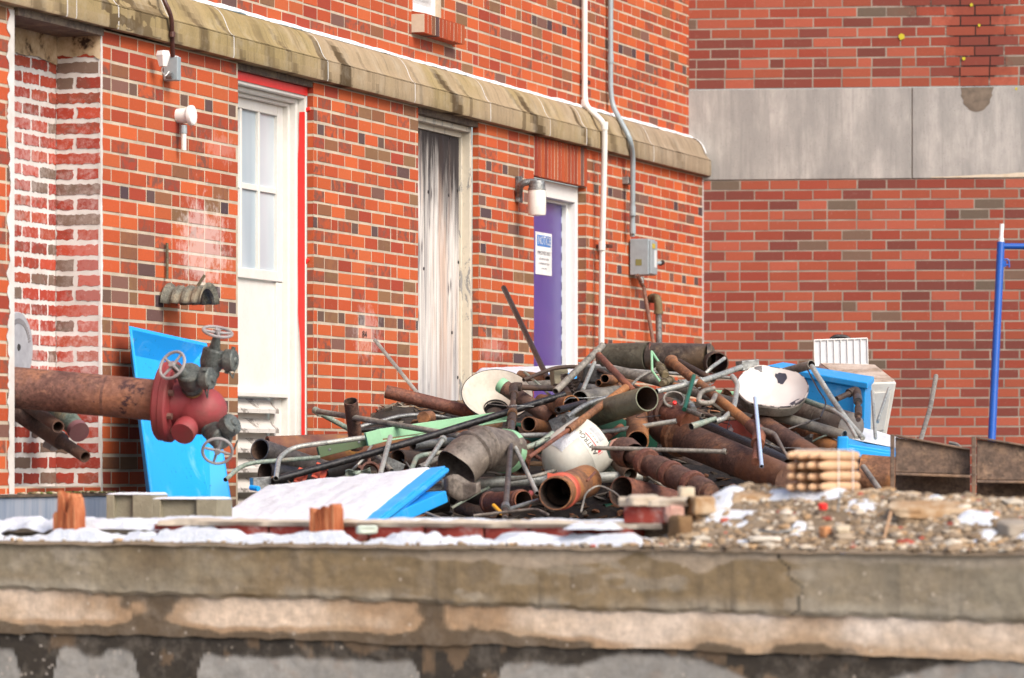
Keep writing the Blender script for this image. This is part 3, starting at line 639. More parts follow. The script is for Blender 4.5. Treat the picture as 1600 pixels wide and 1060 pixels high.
for s_, yy, sz_ in (('VISITORS MUST ENTER', .63, .02), ('BY APPOINTMENT ONLY', .74, .02), ('ALL DELIVERIES', .85, .016)): lettering(m_, s_, sz_, lambda x, y: L.at(cu_ - x, N_ + .004, sz1 - hgt * yy + y), (.78 * k_, .85))
m_.build('lettering', [paint('sign_letter_grey', srgb(70, 70, 84), .5)], sg)
# ------------------------------------------------------------------ vent in the upper wall
V = thing('wall_vent', 'white louvred vent grille above the brick sill in the upper wall', 'vent', L.at(sum(ventu) / 2, SB - .05, zvs))
va, vb = L.U(690, SB), L.U(645, SB)
rframe(L, va + .001, vb - .001, zvs, 5.6, .05, SB - .06, SB - .035, m_wclean, 'frame', V)
m_ = MB()
for k in range(26): z = zvs + .055 + k * .03; m_.box(L, va + .05, vb - .05, SB - .058, SB - .05, z, z + .018)
for k in range(18): u = va + .05 + (vb - va - .1) * k / 18; m_.box(L, u, u + .008, SB - .05, SB - .046, zvs + .05, zvs + .85)
m_.build('grille', [paint('grille_white', srgb(200, 200, 202), .4)], V)
m_ = MB(); m_.box(L, va, vb, SB - .09, SB - .08, zvs, 5.6); m_.build('backing', [m_dark], V)
m_ = MB(); lp = L.px(418, 0, SB)
# ------------------------------------------------------------------ pipes and boxes on the left wall
def bend(pts, r=.04, n=5):
    pts = [Vector(p) for p in pts]; out = [pts[0]]
    for i in range(1, len(pts) - 1):
        a = (pts[i - 1] - pts[i]); b = (pts[i + 1] - pts[i]); k = min(r, a.length * .45, b.length * .45)
        p0 = pts[i] + a.normalized() * k; p1 = pts[i] + b.normalized() * k
        for j in range(n + 1):
            t = j / n; out.append(p0 * (1 - t) ** 2 + pts[i] * 2 * t * (1 - t) + p1 * t * t)
    out.append(pts[-1]); return out
T = thing('drain_pipe', 'white plastic pipe running down the brick wall and jogging over the ledge', 'pipe', L.px(940, 540, .05))
m_ = MB(); m_.tube(bend([L.px(913.5, -60, SB + .03), L.px(913.5, 150, SB + .03), L.px(915.5, 166, SB + .06), L.px(944, 193, .085), L.px(945, 215, .085), L.px(941, 390, .06), L.px(939.5, 560, .06)], .05), .0185, 14); m_.build('pipe', [m_pvc], T)
m_ = MB()
for (x, y, o) in ((913.5, 162, SB + .04), (944.5, 197, .085), (940.5, 385, .06)): m_ = MB(); p = L.px(x, y, o); m_.tube([p - Vector((0, 0, .025)), p + Vector((0, 0, .025))], .0225, 14); m_.build('coupling', [m_pvc], T)
m_ = MB(); p = L.px(912, 129, SB + .01); m_.obox(p, L.u, L.w, Vector((0, 0, 1)), .045, .03, .012); m_.build('strap', [m_brownpipe], T); m_ = MB(); p = L.px(941, 385, .03); m_.obox(p, L.u, L.w, Vector((0, 0, 1)), .04, .055, .01); m_.build('strap', [m_brownpipe], T)
T = thing('electrical_conduit', 'grey metal conduit curving over the ledge down to the switch box', 'conduit', L.px(988, 370, .05))
m_ = MB(); m_.tube(bend([L.px(954, -60, SB + .03), L.px(954, 140, SB + .03), L.px(957, 165, SB + .04), L.px(985, 218, .09), L.px(989, 245, .07), L.px(988, 370, .05)], .12, 7), .0165, 14); m_.build('pipe', [m_grey], T)
m_ = MB()
for y in (330, 358, 92): m_ = MB(); p = L.px(988.5 if y > 200 else 954, y, .06 if y > 200 else SB + .03); m_.tube([p - Vector((0, 0, .03)), p + Vector((0, 0, .03))], .02, 14); m_.build('coupling', [m_grey], T)
m_ = MB(); p = L.px(981, 283, .02); m_.obox(p, L.u, L.w, Vector((0, 0, 1)), .06, .022, .022); m_.build('bracket', [m_galv], T, bevel=.004)
bx = thing('switch_box', 'grey electrical safety switch box at the foot of the grey conduit', 'switch box', L.px(988, 430, .05))
u0, u1 = L.U(1002, .02), L.U(984, .02); z0, z1 = L.Z(988, 428, .08), L.Z(988, 371, .08)
uA = L.U(992, .13); 
ucb = L.U(997, .02); ua, ub2 = ucb, ucb + .16
m_ = MB(); m_.box(L, ua, ub2, .01, .135, z0, z1); m_.build('enclosure', [m_grey], bx, bevel=.006)
m_ = MB(); m_.box(L, ua + .006, ub2 - .006, .135, .15, z0 + .006, z1 - .012); m_.build('cover', [m_grey], bx, bevel=.004)
m_ = MB(); m_.box(L, ua + .03, ub2 - .08, .150, .152, z0 + .05, z1 - .07); m_.build('label_plate', [paint('label_white', srgb(214, 220, 222), .4)], bx)
m_ = MB(); m_.box(L, ua + .07, ub2 - .03, .150, .153, z1 - .06, z1 - .03); m_.build('label_plate', [paint('label_yellow', srgb(190, 170, 60), .4)], bx)
m_ = MB(); m_.box(L, ub2, ub2 + .002, .05, .09, z0 + .06, z0 + .1); m_.build('nameplate', [paint('olive_label', srgb(120, 120, 70), .5)], bx)
m_ = MB(); p = L.at(ua + .004, .09, L.Z(1001, 409, .09)); m_.tube([p, p + L.w * .03 - L.u * .05, p + L.w * .05 - L.u * .1 + Vector((0, 0, .004))], [.012, .010, .012], 10); m_.build('lever', [m_grey], bx)
m_ = MB(); p = p + L.w * .05 - L.u * .1; m_.tube([p, p - L.u * .05 + Vector((0, 0, .008))], .016, 10); m_.build('lever_grip', [m_blackm], bx)
T = thing('rusty_conduit', 'thin rusty conduit slanting out from under the switch box down into the heap', 'conduit', L.px(1024, 535, .1))
m_ = MB(); m_.tube([L.px(996, 430, .1), L.px(1006, 450, .12), L.px(1025, 560, .3)], .012, 12); m_.build('pipe', [rust('rusty_conduit_steel', srgb(90, 52, 44), srgb(130, 84, 70), srgb(150, 98, 78), 14)], T)
m_ = MB(); p = L.px(1001, 438, .105); m_.tube([p + Vector((0, 0, .02)), p - Vector((0, 0, .02)) + L.w * .005], .018, 8); m_.build('fitting', [m_galv], T)
m_oldbrass = rust('old_bronze', srgb(70, 58, 44), srgb(110, 90, 68), srgb(132, 108, 80), 14)
T = thing('standpipe', 'grey standpipe with a bronze elbow coming out of the wall right of the switch box', 'pipe', L.px(1030, 535, .08))
m_ = MB(); m_.tube([L.px(1029, 484, .1), L.px(1030, 570, .1)], .021, 14); m_.build('pipe', [m_galv], T)
m_ = MB(); m_.tube(bend([L.px(1012, 467, -.02), L.px(1028, 465, .1), L.px(1029, 490, .1)], .05, 8), .026, 14); p = L.px(1029, 486, .1); m_.tube([p, p + Vector((0, 0, -.02))], .031, 14); m_.tube([L.px(1019, 466.5, .03), L.px(1022, 466, .055)], .031, 14); m_.build('elbow', [m_oldbrass], T)
# brown conduit, its box and a photocell lamp
T = thing('brown_conduit', 'dark brown conduit curling over the ledge at left to a small box', 'conduit', L.px(268, 120, .05))
m_ = MB(); m_.tube(bend([L.px(246, -40, SB + .05), L.px(256, 0, .06), L.px(268, 25, .085), L.px(270, 88, .05)], .1, 6), .0105, 10); m_.build('pipe', [m_brownpipe], T)
m_ = MB(); p = L.px(269, 54, .075); m_.tube([p - Vector((0, 0, .012)), p + Vector((0, 0, .012))], .015, 10); m_.build('coupling', [m_brownpipe], T)
m_ = MB(); p = L.px(269, 108, .04); z = Vector((0, 0, 1)); m_.obox(p, L.u, L.w, z, .022, .036, .055); m_.build('junction_box', [m_grey], T, bevel=.004)
m_ = MB(); p = L.px(275, 107, .05); m_.obox(p, L.u, L.w, z, .026, .004, .058); m_.build('cover', [m_wclean], T, bevel=.003)
T = thing('photocell', 'white faceted photocell beside the box on the brown conduit', 'sensor', L.px(255, 103, .08))
m_ = MB(); p = L.px(255, 91, .07); m_.lathe([(.0001, -.038), (.02, -.038), (.036, .012), (.03, .032), (.0001, .036)], p, z, 6, smooth=False); m_.build('housing', [m_wclean], T)
m_ = MB(); m_.tube(bend([L.px(255, 103, .07), L.px(252, 110, .06), L.px(258, 120, .05), L.px(264, 112, .04)], .02), .003, 6); m_.build('wire', [m_wclean], T)
m_ = MB(); p = L.px(260, 119, .03); m_.tube([p, p + L.w * .03], .014, 10); m_.build('swivel', [m_galv], T)
T = thing('round_junction_box', 'round white junction box with a short grey stub pipe on the brick wall', 'junction box', L.px(287, 235, .05))
m_ = MB(); p = L.px(283, 181, .02); m_.lathe([(.033, -.02), (.036, .03), (.036, .04), (.0001, .04)], p, L.w, 20); m_.build('body', [m_wclean], T)
m_ = MB(); m_.lathe([(.046, 0), (.048, .008), (.046, .02), (.04, .024), (.0001, .025)], p + L.w * .04, L.w, 24); m_.build('lid', [m_wclean], T)
m_ = MB(); m_.tube([L.px(287, 206, .04), L.px(287, 235, .04)], .013, 12); m_.build('stub_pipe', [m_pvc], T)
m_ = MB(); m_.tube([L.px(287, 196, .04), L.px(287, 209, .04)], .016, 12); m_.build('coupling', [m_grey], T)
# hose holder
T = thing('hose_holder', 'corrugated half-round metal hose holder on a rod against the whitened brick', 'hose hanger', L.px(284, 470, .1))
m_ = MB(); prof = []; cen = L.px(262, 482, .0); n = 14; K = 17
A = MB()
rowsv = []
for j in range(K):
    wv = .0 + .20 * j / (K - 1); rr_ = .075 + (.006 if j % 4 < 2 else -.004) + (.012 if j in (0, K - 1) else 0); row = []
    for i in range(n):
        a = math.pi * (.06 + .88 * i / (n - 1)); row.append(L.at(L.U(262) + .0 + math.cos(a) * rr_ * 1.35, wv + .01, cen.z + math.sin(a) * rr_ * 1.25))
    rowsv += row
A.add(rowsv, [(j * n + i, j * n + i + 1, (j + 1) * n + i + 1, (j + 1) * n + i) for j in range(K - 1) for i in range(n - 1)], smooth=True)
m_hose = rust('tarnished_copper', srgb(70, 66, 56), srgb(120, 118, 104), srgb(150, 126, 108), 12)
A.build('fluted_cradle', [m_hose], T).modifiers.new('s', 'SOLIDIFY').thickness = .004
m_ = MB(); m_.tube([L.px(261, 380, .015), L.px(261, 436, .015)], .007, 8); m_.build('rod', [m_oldbrass], T)
m_ = MB(); m_.tube([L.px(309, 447, .19), L.px(320, 430, .22)], .007, 8); m_.build('prong', [m_oldbrass], T)
# wall lamp
T = thing('wall_lamp', 'white jar wall lamp on a grey bracket left of the purple door', 'lamp', L.px(835, 337, .2))
m_ = MB(); pb = L.px(810, 300, .01); m_.hexa([pb + L.u * a + L.w * b + z * c_ for a in (-.035, .035) for b, c_ in ((-.01, -.06), (-.01, .09), (.018, -.065), (.018, .09))]); m_.build('back_plate', [m_galv], T, bevel=.006)
m_ = MB(); pl = L.px(839, 296, .14); m_.tube(bend([L.px(811, 310, .02), L.px(815, 288, .05), L.px(829, 284, .1), pl + z * .04], .06), [.02, .02, .02, .019, .018, .018, .018, .02, .02, .02, .02, .02, .02, .022][:14], 12, smooth=True) if False else m_.tube(bend([L.px(811, 306, .02), L.px(813, 286, .05), pl + z * .045], .08, 5), .02, 12); m_.build('arm', [m_galv], T)
m_ = MB(); m_.lathe([(.0001, .05), (.044, .05), (.048, .04), (.048, .008), (.052, .004), (.052, -.006), (.0001, -.006)], pl, z, 24); m_.build('cap', [m_galv], T)
m_ = MB(); m_.lathe([(.05, -.006), (.053, -.02), (.053, -.13), (.05, -.15), (.0001, -.156)], pl, z, 24); m_.build('glass_jar', [paint('opal_glass', srgb(226, 224, 216), .25)], T)
# scratched number on one brick
# (part of the wall)
m_ = MB(); lettering(m_, '84', .05, lambda x, y: L.at(L.U(569) - x, .0035, L.Z(569, 523) + y), (1.5, 1.0)); m_.build('scratched_number', [m_dark], bld)
# round plate in the recess and fire pipe
T = thing('round_wall_plate', 'pale grey round plate with faint raised writing in the recess behind the big pipe', 'plate', L.px(24, 590, RD))
m_ = MB(); pc_ = L.px(24, 543, RD + .012); ttp = NT('plate_grey'); cplate = ttp.done(ttp.ramp(ttp.noise(20, 5), [(.3, srgb(150, 150, 156)), (.7, srgb(178, 178, 182))]), .6, .2)
m_.lathe([(.155, 0), (.155, .012), (.15, .016), (.015, .016), (.012, .01)], pc_, L.w, 40, smooth=False); m_.build('disc', [cplate], T)
m_ = MB(); m_.lathe([(.016, 0), (.013, .004), (.0001, .002)], pc_ + L.w * .016, L.w, 12); m_.build('bolt_hole', [m_dark], T)
m_ = MB()
for k in range(26):
    a = math.pi * (.08 + .84 * k / 25); m_.obox(pc_ + L.w * .0165 + L.u * (math.cos(a) * .115) + z * (math.sin(a) * .115), L.u * math.sin(a) - z * math.cos(a), L.w, L.u * math.cos(a) + z * math.sin(a), .004, .002, .011)
m_.build('raised_writing', [paint('plate_dark', srgb(128, 126, 130), .6)], T)
# ------------------------------------------------------------------ fire department connection
m_rp = rust('rusty_red_pipe', srgb(78, 46, 44), srgb(126, 78, 68), srgb(160, 100, 76), 6, .85, 0, srgb(60, 38, 40), .03, 3.2)
m_fred = paint('faded_red_paint', srgb(144, 56, 60), .62, srgb(112, 70, 62), .85, 9, bump=.3)
m_vg = rust('grey_bronze', srgb(66, 72, 70), srgb(98, 104, 100), srgb(120, 120, 112), 12, .6, .3)
m_wheel = paint('pale_grey_wheel', srgb(150, 146, 146), .6, srgb(110, 100, 96), .4, 16)
m_brass = rust('brass_thread', srgb(96, 62, 40), srgb(150, 98, 56), srgb(170, 118, 70), 20, .5, .5)
FD = thing('fire_connection', 'faded red fire hose manifold with three grey valves on a fat rusty pipe', 'fire valve', L.px(250, 690, .55))
pa = L.px(-40, 600, RD); pb = L.px(256, 627, .62); ax = (pb - pa).normalized()
m_ = MB(); m_.tube([pa, pa + (pb - pa) * .5, pb], .088, 32); m_.build('main_pipe', [m_rp], FD)
m_ = MB(); p = L.px(159, 622, .37); m_.tube([pa + ax * (p - pa).dot(ax), pa + ax * ((p - pa).dot(ax) + .012)], .0885, 32); m_.build('pipe_joint', [m_rp], FD)
fc = pb
m_ = MB(); m_.lathe([(.085, -.012), (.16, -.012), (.168, -.004), (.168, .018), (.172, .022), (.172, .045), (.165, .052), (.10, .056), (.095, .08), (.085, .12), (.09, .14)], fc, ax, 40); m_.build('flange', [m_fred], FD)
for k in range(8):
    a = k * math.pi / 4 + .3; sx = ax.cross(z).normalized(); sy = sx.cross(ax); q = fc + ax * .052 + sx * math.cos(a) * .128 + sy * math.sin(a) * .128
    m_ = MB(); m_.lathe([(.0001, .022), (.015, .022), (.015, 0)], q, ax, 6, smooth=False); m_.build('bolt', [m_rp], FD)
def PD(px, py, dd): return P(px, py, fc.y + dd)
bc = PD(313, 641, -.02)
m_ = MB(); m_.lathe([(.0001, -.12)] + [(.105 * math.cos(t), .105 * math.sin(t) * 1.1) for t in np.linspace(-1.2, 1.2, 12)] + [(.0001, .116)], bc, ax, 32); m_.build('manifold_body', [m_fred], FD)
# plugged outlet facing the camera low left
def stub(p0, dr, l, r, mat, nm, collar=True):
    m2 = MB(); m2.lathe([(r * 1.0, 0), (r, l * .6), (r * 1.25, l * .62), (r * 1.25, l * .95), (r * 1.18, l), (.0001, l)] if collar else [(r, 0), (r, l), (.0001, l)], p0, dr, 24); return m2.build(nm, [mat], FD)
stub(bc + Vector((-.03, -.02, -.03)), Vector((-.25, -.75, -.5)), .135, .042, m_fred, 'blank_outlet')
def valve(base, dr, outd, wheeld, sc=1.0, nm=''):
    """dr: direction away from the manifold; outd: capped outlet direction; wheeld: wheel direction"""
    dr = Vector(dr).normalized(); outd = Vector(outd).normalized(); wheeld = Vector(wheeld).normalized()
    m2 = MB(); m2.lathe([(.036, -.03), (.036, .012), (.042, .014), (.042, .024), (.036, .028)], base, dr, 20); m2.build('threaded_neck', [m_brass], FD)
    m2 = MB(); b0 = base + dr * .028
    m2.lathe([(.0001, 0), (.040, 0), (.046, .012), (.046, .022), (.042, .03), (.048, .045), (.052, .06), (.053, .11), (.047, .118), (.0001, .12)], b0, dr, 24); body = m2.build('valve_body', [m_vg], FD)
    oc = b0 + dr * .07
    m2 = MB(); m2.lathe([(.036, .0), (.036, .06), (.047, .062), (.047, .098), (.042, .104), (.018, .106), (.014, .114), (.0001, .114)], oc, outd, 24); m2.build('outlet_cap', [m_vg], FD)
    for k in range(2):
        sd_ = outd.cross(dr).normalized() * (1 if k else -1); m2 = MB(); q = oc + outd * .08 + dr * .045 * (1 if k else -1); m2.tube([q, q + dr * .014 * (1 if k else -1)], .009, 8); m2.build('cap_lug', [m_vg], FD)
    wc = b0 + dr * .07 + wheeld * .05
    m2 = MB(); m2.tube([wc - wheeld * .02, wc + wheeld * .02, wc + wheeld * .075], [.03, .022, .014], 12); m2.build('valve_stem', [m_vg], FD)
    hc = wc + wheeld * .08; sx = wheeld.cross(Vector((0.3, 1, .2))).normalized(); sy = wheeld.cross(sx).normalized()
    m2 = MB(); n = 36; ring = [hc + sx * math.cos(2 * math.pi * k / n) * .062 + sy * math.sin(2 * math.pi * k / n) * .062 for k in range(n + 1)]
    m2.tube(ring, .0065, 8, caps=False)
    for k in range(4):
        a = math.pi / 2 * k + .5; m2.tube([hc - wheeld * .004, hc + (sx * math.cos(a) + sy * math.sin(a)) * .06], [.007, .005], 8)
    m2.tube([hc - wheeld * .012, hc + wheeld * .012], .013, 10); m2.build('handwheel', [m_wheel], FD)
    m2 = MB(); q = oc + outd * .07 - z * .04; pts = [q + outd * .01 * i * .4 + z * (-.014 * i if i < 4 else -.014 * (8 - i)) + dr * .006 * i for i in range(8)]
    for i in range(7): c_ = (pts[i] + pts[i + 1]) / 2; d_ = (pts[i + 1] - pts[i]).normalized(); m2.tube([c_ - d_ * .009, c_, c_ + d_ * .009], [.003, .0045, .003], 6)
    m2.build('cap_chain', [m_vg], FD)
valve(PD(303, 616, -.07), (-.1, -.72, .62), (.90, -.42, .0), (-.52, -.75, .42))
valve(PD(322, 598, .03), (.28, -.1, .95), (.93, -.3, -.0), (.2, -.35, .95))
valve(PD(322, 664, -.03), (.45, -.6, -.35), (.66, -.55, .45), (.05, -.78, -.5))
# older pipes lower in the recess
m_rd = rust('dark_brown_rust', srgb(52, 36, 34), srgb(84, 56, 50), srgb(108, 72, 60), 9)
T = thing('rusty_wall_pipe', 'longest dark rusty pipe stub slanting down from the recess under the fat pipe', 'pipe', L.px(130, 715, .1))
m_ = MB(); a = L.px(20, 640, RD); b = L.px(96, 690, .1); c_ = L.px(133, 714, .26); m_.tube([a, b], .038, 20, .006); m_.build('pipe', [m_rd], T)
m_ = MB(); m_.tube([b - (b - a).normalized() * .03, b, b + (c_ - b) * .1, c_], [.036, .036, .026, .026], 20, .005); m_.build('reducer', [m_rd], T)
T = thing('rusty_wall_pipe', 'shorter dark rusty pipe stub just above the lower stub in the recess', 'pipe', L.px(90, 667, .1))
m_ = MB(); m_.tube([L.px(30, 625, RD), L.px(91, 667, .18)], .027, 20, .005); m_.build('pipe', [m_rd], T)
m_verd = rust('verdigris_valve', srgb(66, 78, 70), srgb(104, 124, 112), srgb(134, 104, 78), 14)
T = thing('green_hose_valve', 'greenish tarnished hose valve with a pink cap in the recess below the fat pipe', 'valve', L.px(110, 690, .0))
m_ = MB(); a = L.px(75, 628, -.12); b = L.px(106, 655, .04); c_ = L.px(124, 676, .13); d_ = (c_ - b).normalized()
m_.tube([a, (a + b) / 2, b], [.05, .055, .045], 18); m_.build('valve_body', [m_verd], T)
m_ = MB(); m_.tube([b, b + (c_ - b) * .8], [.045, .042], 18); m_.build('collar', [m_verd], T)
m_ = MB(); m_.tube([b + (c_ - b) * .75, c_], .046, 18); m_.build('cap', [paint('dusty_pink', srgb(126, 84, 88), .6)], T)
m_ = MB(); q = L.px(85, 688, -.1); m_.lathe([(.0001, .03), (.04, .03), (.055, 0), (.058, -.004)], q, Vector((.5, -.3, -.7)), 20); m_.build('lower_cap', [paint('dusty_grey', srgb(150, 146, 146), .6, srgb(60, 44, 40), .7)], T)
# ------------------------------------------------------------------ foreground concrete wall
G = FGF
FW = thing('concrete_wall', 'low stained concrete wall across the foreground, brown slab edge over cream and dark patches', 'wall', G.at(GL / 2, 0, 0))
ztl = lambda u: 1.322 - .004 * u / GL
def grid(fr, u0, u1, z0f, z1f, nu, nz, wf, cf, seed=0):
    us = np.linspace(u0, u1, nu); ts = np.linspace(0, 1, nz); UU, TT = np.meshgrid(us, ts)
    Z0 = z0f(UU); Z1 = z1f(UU); ZZ = Z0 + (Z1 - Z0) * TT; WW = wf(UU, ZZ, TT); C = cf(UU, ZZ, TT)
    m = MB(); o = np.array([fr.o.x, fr.o.y, 0]); pos = o + UU[..., None] * np.array(fr.u) + WW[..., None] * np.array(fr.w); pos[..., 2] = ZZ
    m.v = [tuple(p) for p in pos.reshape(-1, 3)]
    for j in range(nz - 1):
        for i in range(nu - 1):
            a = j * nu + i; m.f.append((a, a + 1, a + nu + 1, a + nu)); m.m.append(0); m.sm.append(True); m.fl.append(0); q = C[j, i]; m.c.append((float(q[0]), float(q[1]), float(q[2]), 1))
    return m
def conc_mat():
    t = NT('stained_concrete'); g = t.n('ShaderNodeNewGeometry').outputs['Position']; c = t.attr('Col'); a = t.noise(35, 6, .7, g); b = t.noise(9, 5, .7, g)
    c = t.mix(t.math('MULTIPLY', t.ramp(a, [(.35, 0.0), (.7, 1.0)]), .35), c, (.09, .07, .05, 1)); c = t.mix(t.math('MULTIPLY', t.ramp(b, [(.5, 0.0), (.75, 1.0)]), .25), c, (.5, .42, .34, 1))
    pt = t.vor(16, g); c = t.mix(t.ramp(pt, [(.05, .55), (.12, 0.0)]), c, (.62, .52, .42, 1))
    t.bump(t.math('ADD', a, b), .5, .006); return t.done(c, .9, 0, .2)
m_conc = conc_mat()
slab_b = lambda u: 1.166 - .059 * u / GL + .022 * (fbm(u * 2.2, u * 0, 70) - .5) + .02 * (fbm(u * 16, u * 0, 71) - .5)
crm_b = lambda u: 1.012 - .02 * u / GL + .022 * (fbm(u * 3.1, u * 0, 104) - .5) + .016 * (fbm(u * 14, u * 0, 105) - .5)
mixa = lambda a, b, m: a * (1 - m[..., None]) + np.array(b) * m[..., None]
def col_slab(U_, Z, T):
    base = np.ones(U_.shape + (3,)) * np.array([.27, .19, .105]); base = mixa(base, [.31, .25, .17], sm(fbm(U_ * 1.6, Z * 5, 72), .45, .7)); base = mixa(base, [.17, .125, .08], sm(fbm(U_ * 2.2 + 5, Z * 4, 73), .5, .72) * .8)
    rim = sm(T, .30, .04) * sm(fbm(U_ * 4, Z * 2, 74), .35, .62); base = mixa(base, [.48, .41, .32], rim * .8); base = mixa(base, [.2, .15, .1], sm(fbm(U_ * 7, Z * 9, 78), .56, .74) * .5)
    base = base * (.8 + .4 * fbm(U_ * 30, Z * 26, 79)[..., None]); base = mixa(base, [.46, .39, .31], sm(fbm(U_ * 6 + 3, Z * 14, 83), .62, .72) * .45)
    drip = sm(fbm(U_ * 22, Z * 2.5, 75), .6, .8); base = mixa(base, [.12, .09, .06], drip * .5)
    light = sm(fbm(U_ * 5 + 9, Z * 9, 76), .66, .76) * sm(U_, .2, .8); base = mixa(base, [.4, .33, .25], light * .5)
    chip = sm(T - (.80 - .5 * (fbm(U_ * 4.5, U_ * 0, 77) - .45) * sm(U_, 1.3, 2.2) * sm(U_, 3.9, 2.6)), 0.0, .05) * sm(U_, 1.2, 1.9); base = mixa(base, [.50, .39, .29], chip * .7)
    cu = 2.98 + .035 * np.sin(T * 5) + .01 * np.sin(T * 19); base = mixa(base, [.05, .04, .03], sm(np.abs(U_ - cu), .007, .002) * .9); base = mixa(base, [.35, .31, .24], sm(U_, 2.96, 3.05) * .45)
    return base
def w_slab(U_, Z, T): return .008 * (fbm(U_ * 4, Z * 4, 80) - .5) + .006 * (fbm(U_ * 30, Z * 30, 81) - .5) - .02 * sm(T, .08, .0) * fbm(U_ * 20, Z * 20, 82)
grid(G, -1.6, GL + 1.8, slab_b, lambda u: 1.322 + 0 * u - .004 * u / GL, 620, 30, w_slab, col_slab).build('slab_edge', [m_conc], FW)
def col_cream(U_, Z, T):
    base = np.ones(U_.shape + (3,)) * np.array([.82, .62, .46]); base = mixa(base, [.84, .70, .59], sm(U_, 1.8, 3.2) * .8)
    n = fbm(U_ * 2.0, Z * 3.5, 90) - .5; n2 = fbm(U_ * 9, Z * 9, 91) - .5
    blobs = 0 * U_
    for (uc, wd, amp) in ((.60, .17, 1.2), (1.76, .30, 1.2), (1.45, .28, .55), (2.72, .13, .7), (3.02, .16, 1.1), (.36, .07, .4), (2.25, .05, .3), (-.5, .2, 1), (4.3, .3, .8)):
        blobs = np.maximum(blobs, amp * np.exp(-((U_ - uc) / wd) ** 2))
    edge = np.maximum(sm(T, .36, .02) * (1 - .55 * sm(U_, 2.0, 2.5)), sm(T, .86, .99))
    m = edge * 1.2 + blobs * (.55 + .35 * np.abs(T - .5)) + n * 1.0 + n2 * .5
    base = mixa(base, [.42, .25, .13], sm(m, .12, .6) * .85)
    base = mixa(base, [.60, .42, .27], sm(fbm(U_ * 3 + 7, Z * 6, 106), .45, .7) * .6)
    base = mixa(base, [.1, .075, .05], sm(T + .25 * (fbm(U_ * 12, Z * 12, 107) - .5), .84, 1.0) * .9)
    base = base * (.82 + .36 * fbm(U_ * 38, Z * 38, 108)[..., None])
    base = mixa(base, [.12, .085, .055], sm(m + n2 * .6, .74, 1.0) * .92)
    return base
def w_cream(U_, Z, T): return -.014 + .006 * (fbm(U_ * 5, Z * 5, 92) - .5) + .004 * (fbm(U_ * 30, Z * 30, 93) - .5)
grid(G, -1.6, GL + 1.8, crm_b, lambda u: slab_b(u) + .02, 620, 26, w_cream, col_cream).build('cream_render', [m_conc], FW)
def col_low(U_, Z, T):
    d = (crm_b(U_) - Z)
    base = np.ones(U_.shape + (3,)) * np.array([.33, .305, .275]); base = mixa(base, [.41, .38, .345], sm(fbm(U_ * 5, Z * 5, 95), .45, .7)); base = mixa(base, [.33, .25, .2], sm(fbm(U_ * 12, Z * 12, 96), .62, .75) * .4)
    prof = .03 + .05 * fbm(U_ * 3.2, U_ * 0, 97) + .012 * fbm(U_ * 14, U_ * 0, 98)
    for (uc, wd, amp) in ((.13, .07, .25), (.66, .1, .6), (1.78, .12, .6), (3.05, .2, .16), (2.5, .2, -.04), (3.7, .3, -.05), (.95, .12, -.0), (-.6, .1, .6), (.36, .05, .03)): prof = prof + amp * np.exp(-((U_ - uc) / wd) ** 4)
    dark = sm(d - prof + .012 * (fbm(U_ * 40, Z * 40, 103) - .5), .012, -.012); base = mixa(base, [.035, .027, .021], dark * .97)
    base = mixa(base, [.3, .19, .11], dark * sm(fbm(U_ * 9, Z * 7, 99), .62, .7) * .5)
    sp = sm(fbm(U_ * 60, Z * 60, 100, 2), .8, .85) * sm(U_, 1.1, .2); return mixa(base, [.55, .47, .4], sp * .8)
def w_low(U_, Z, T): return -.024 + .01 * (fbm(U_ * 5, Z * 5, 101) - .5) + .005 * (fbm(U_ * 30, Z * 30, 102) - .5)
grid(G, -1.6, GL + 1.8, lambda u: .55 + 0 * u, lambda u: crm_b(u) + .004, 620, 60, w_low, col_low).build('stone_face', [m_conc], FW)
m_ = MB(); m_.box(G, -1.6, GL + 1.8, -.9, -.06, -.0, 1.27); m_.box(G, -1.6, GL + 1.8, -.06, -.047, 0, .56); m_.build('core', [m_conc], FW)
# top of the wall: rough bed, rising into the rubble at right
MU = lambda x: (x - 0) / 1600 * GL
def top_h(U_, Wd):
    """height above the slab top at distance Wd behind the front face"""
    Wd = np.asarray(Wd, float); U_ = np.asarray(U_, float)
    rise = sm(U_, MU(985), MU(1120)); flat = .006 + .012 * fbm(U_ * 7, Wd * 7, 110)
    mound = sm(Wd, .0, .42) * (.19 + .05 * (fbm(U_ * 2.3, Wd * 2.3, 111) - .5)) + .03 * (fbm(U_ * 9, Wd * 9, 112) - .5) * sm(Wd, 0, .1)
    mound = mound * (1 - .3 * sm(U_, 2.6, 3.7)) * sm(Wd, 1.0, .62)
    return flat + np.maximum(mound, 0) * rise
us = np.linspace(-1.5, GL + 1.7, 420); ws = np.linspace(0, .95, 60); UU, WW = np.meshgrid(us, ws); H = top_h(UU, WW)
m_ = MB(); base = np.array([G.o.x, G.o.y, 0]); pos = base + UU[..., None] * np.array(G.u) - (WW - .012)[..., None] * np.array(G.w); pos[..., 2] = ztl(UU) + H + .006 * (fbm(UU * 40, WW * 40, 113) - .5) - .012 * (WW < .001)
m_.v = [tuple(p) for p in pos.reshape(-1, 3)]; nu = len(us); rb_ = fbm(UU * 6, WW * 6, 114)
for j in range(len(ws) - 1):
    for i in range(nu - 1):
        a = j * nu + i; m_.f.append((a, a + 1, a + nu + 1, a + nu)); m_.m.append(0); m_.sm.append(True); m_.fl.append(0); q = .7 + .6 * rb_[j, i]; m_.c.append((.21 * q, .155 * q, .105 * q, 1))
m_.build('rubble_bed', [m_conc], FW)
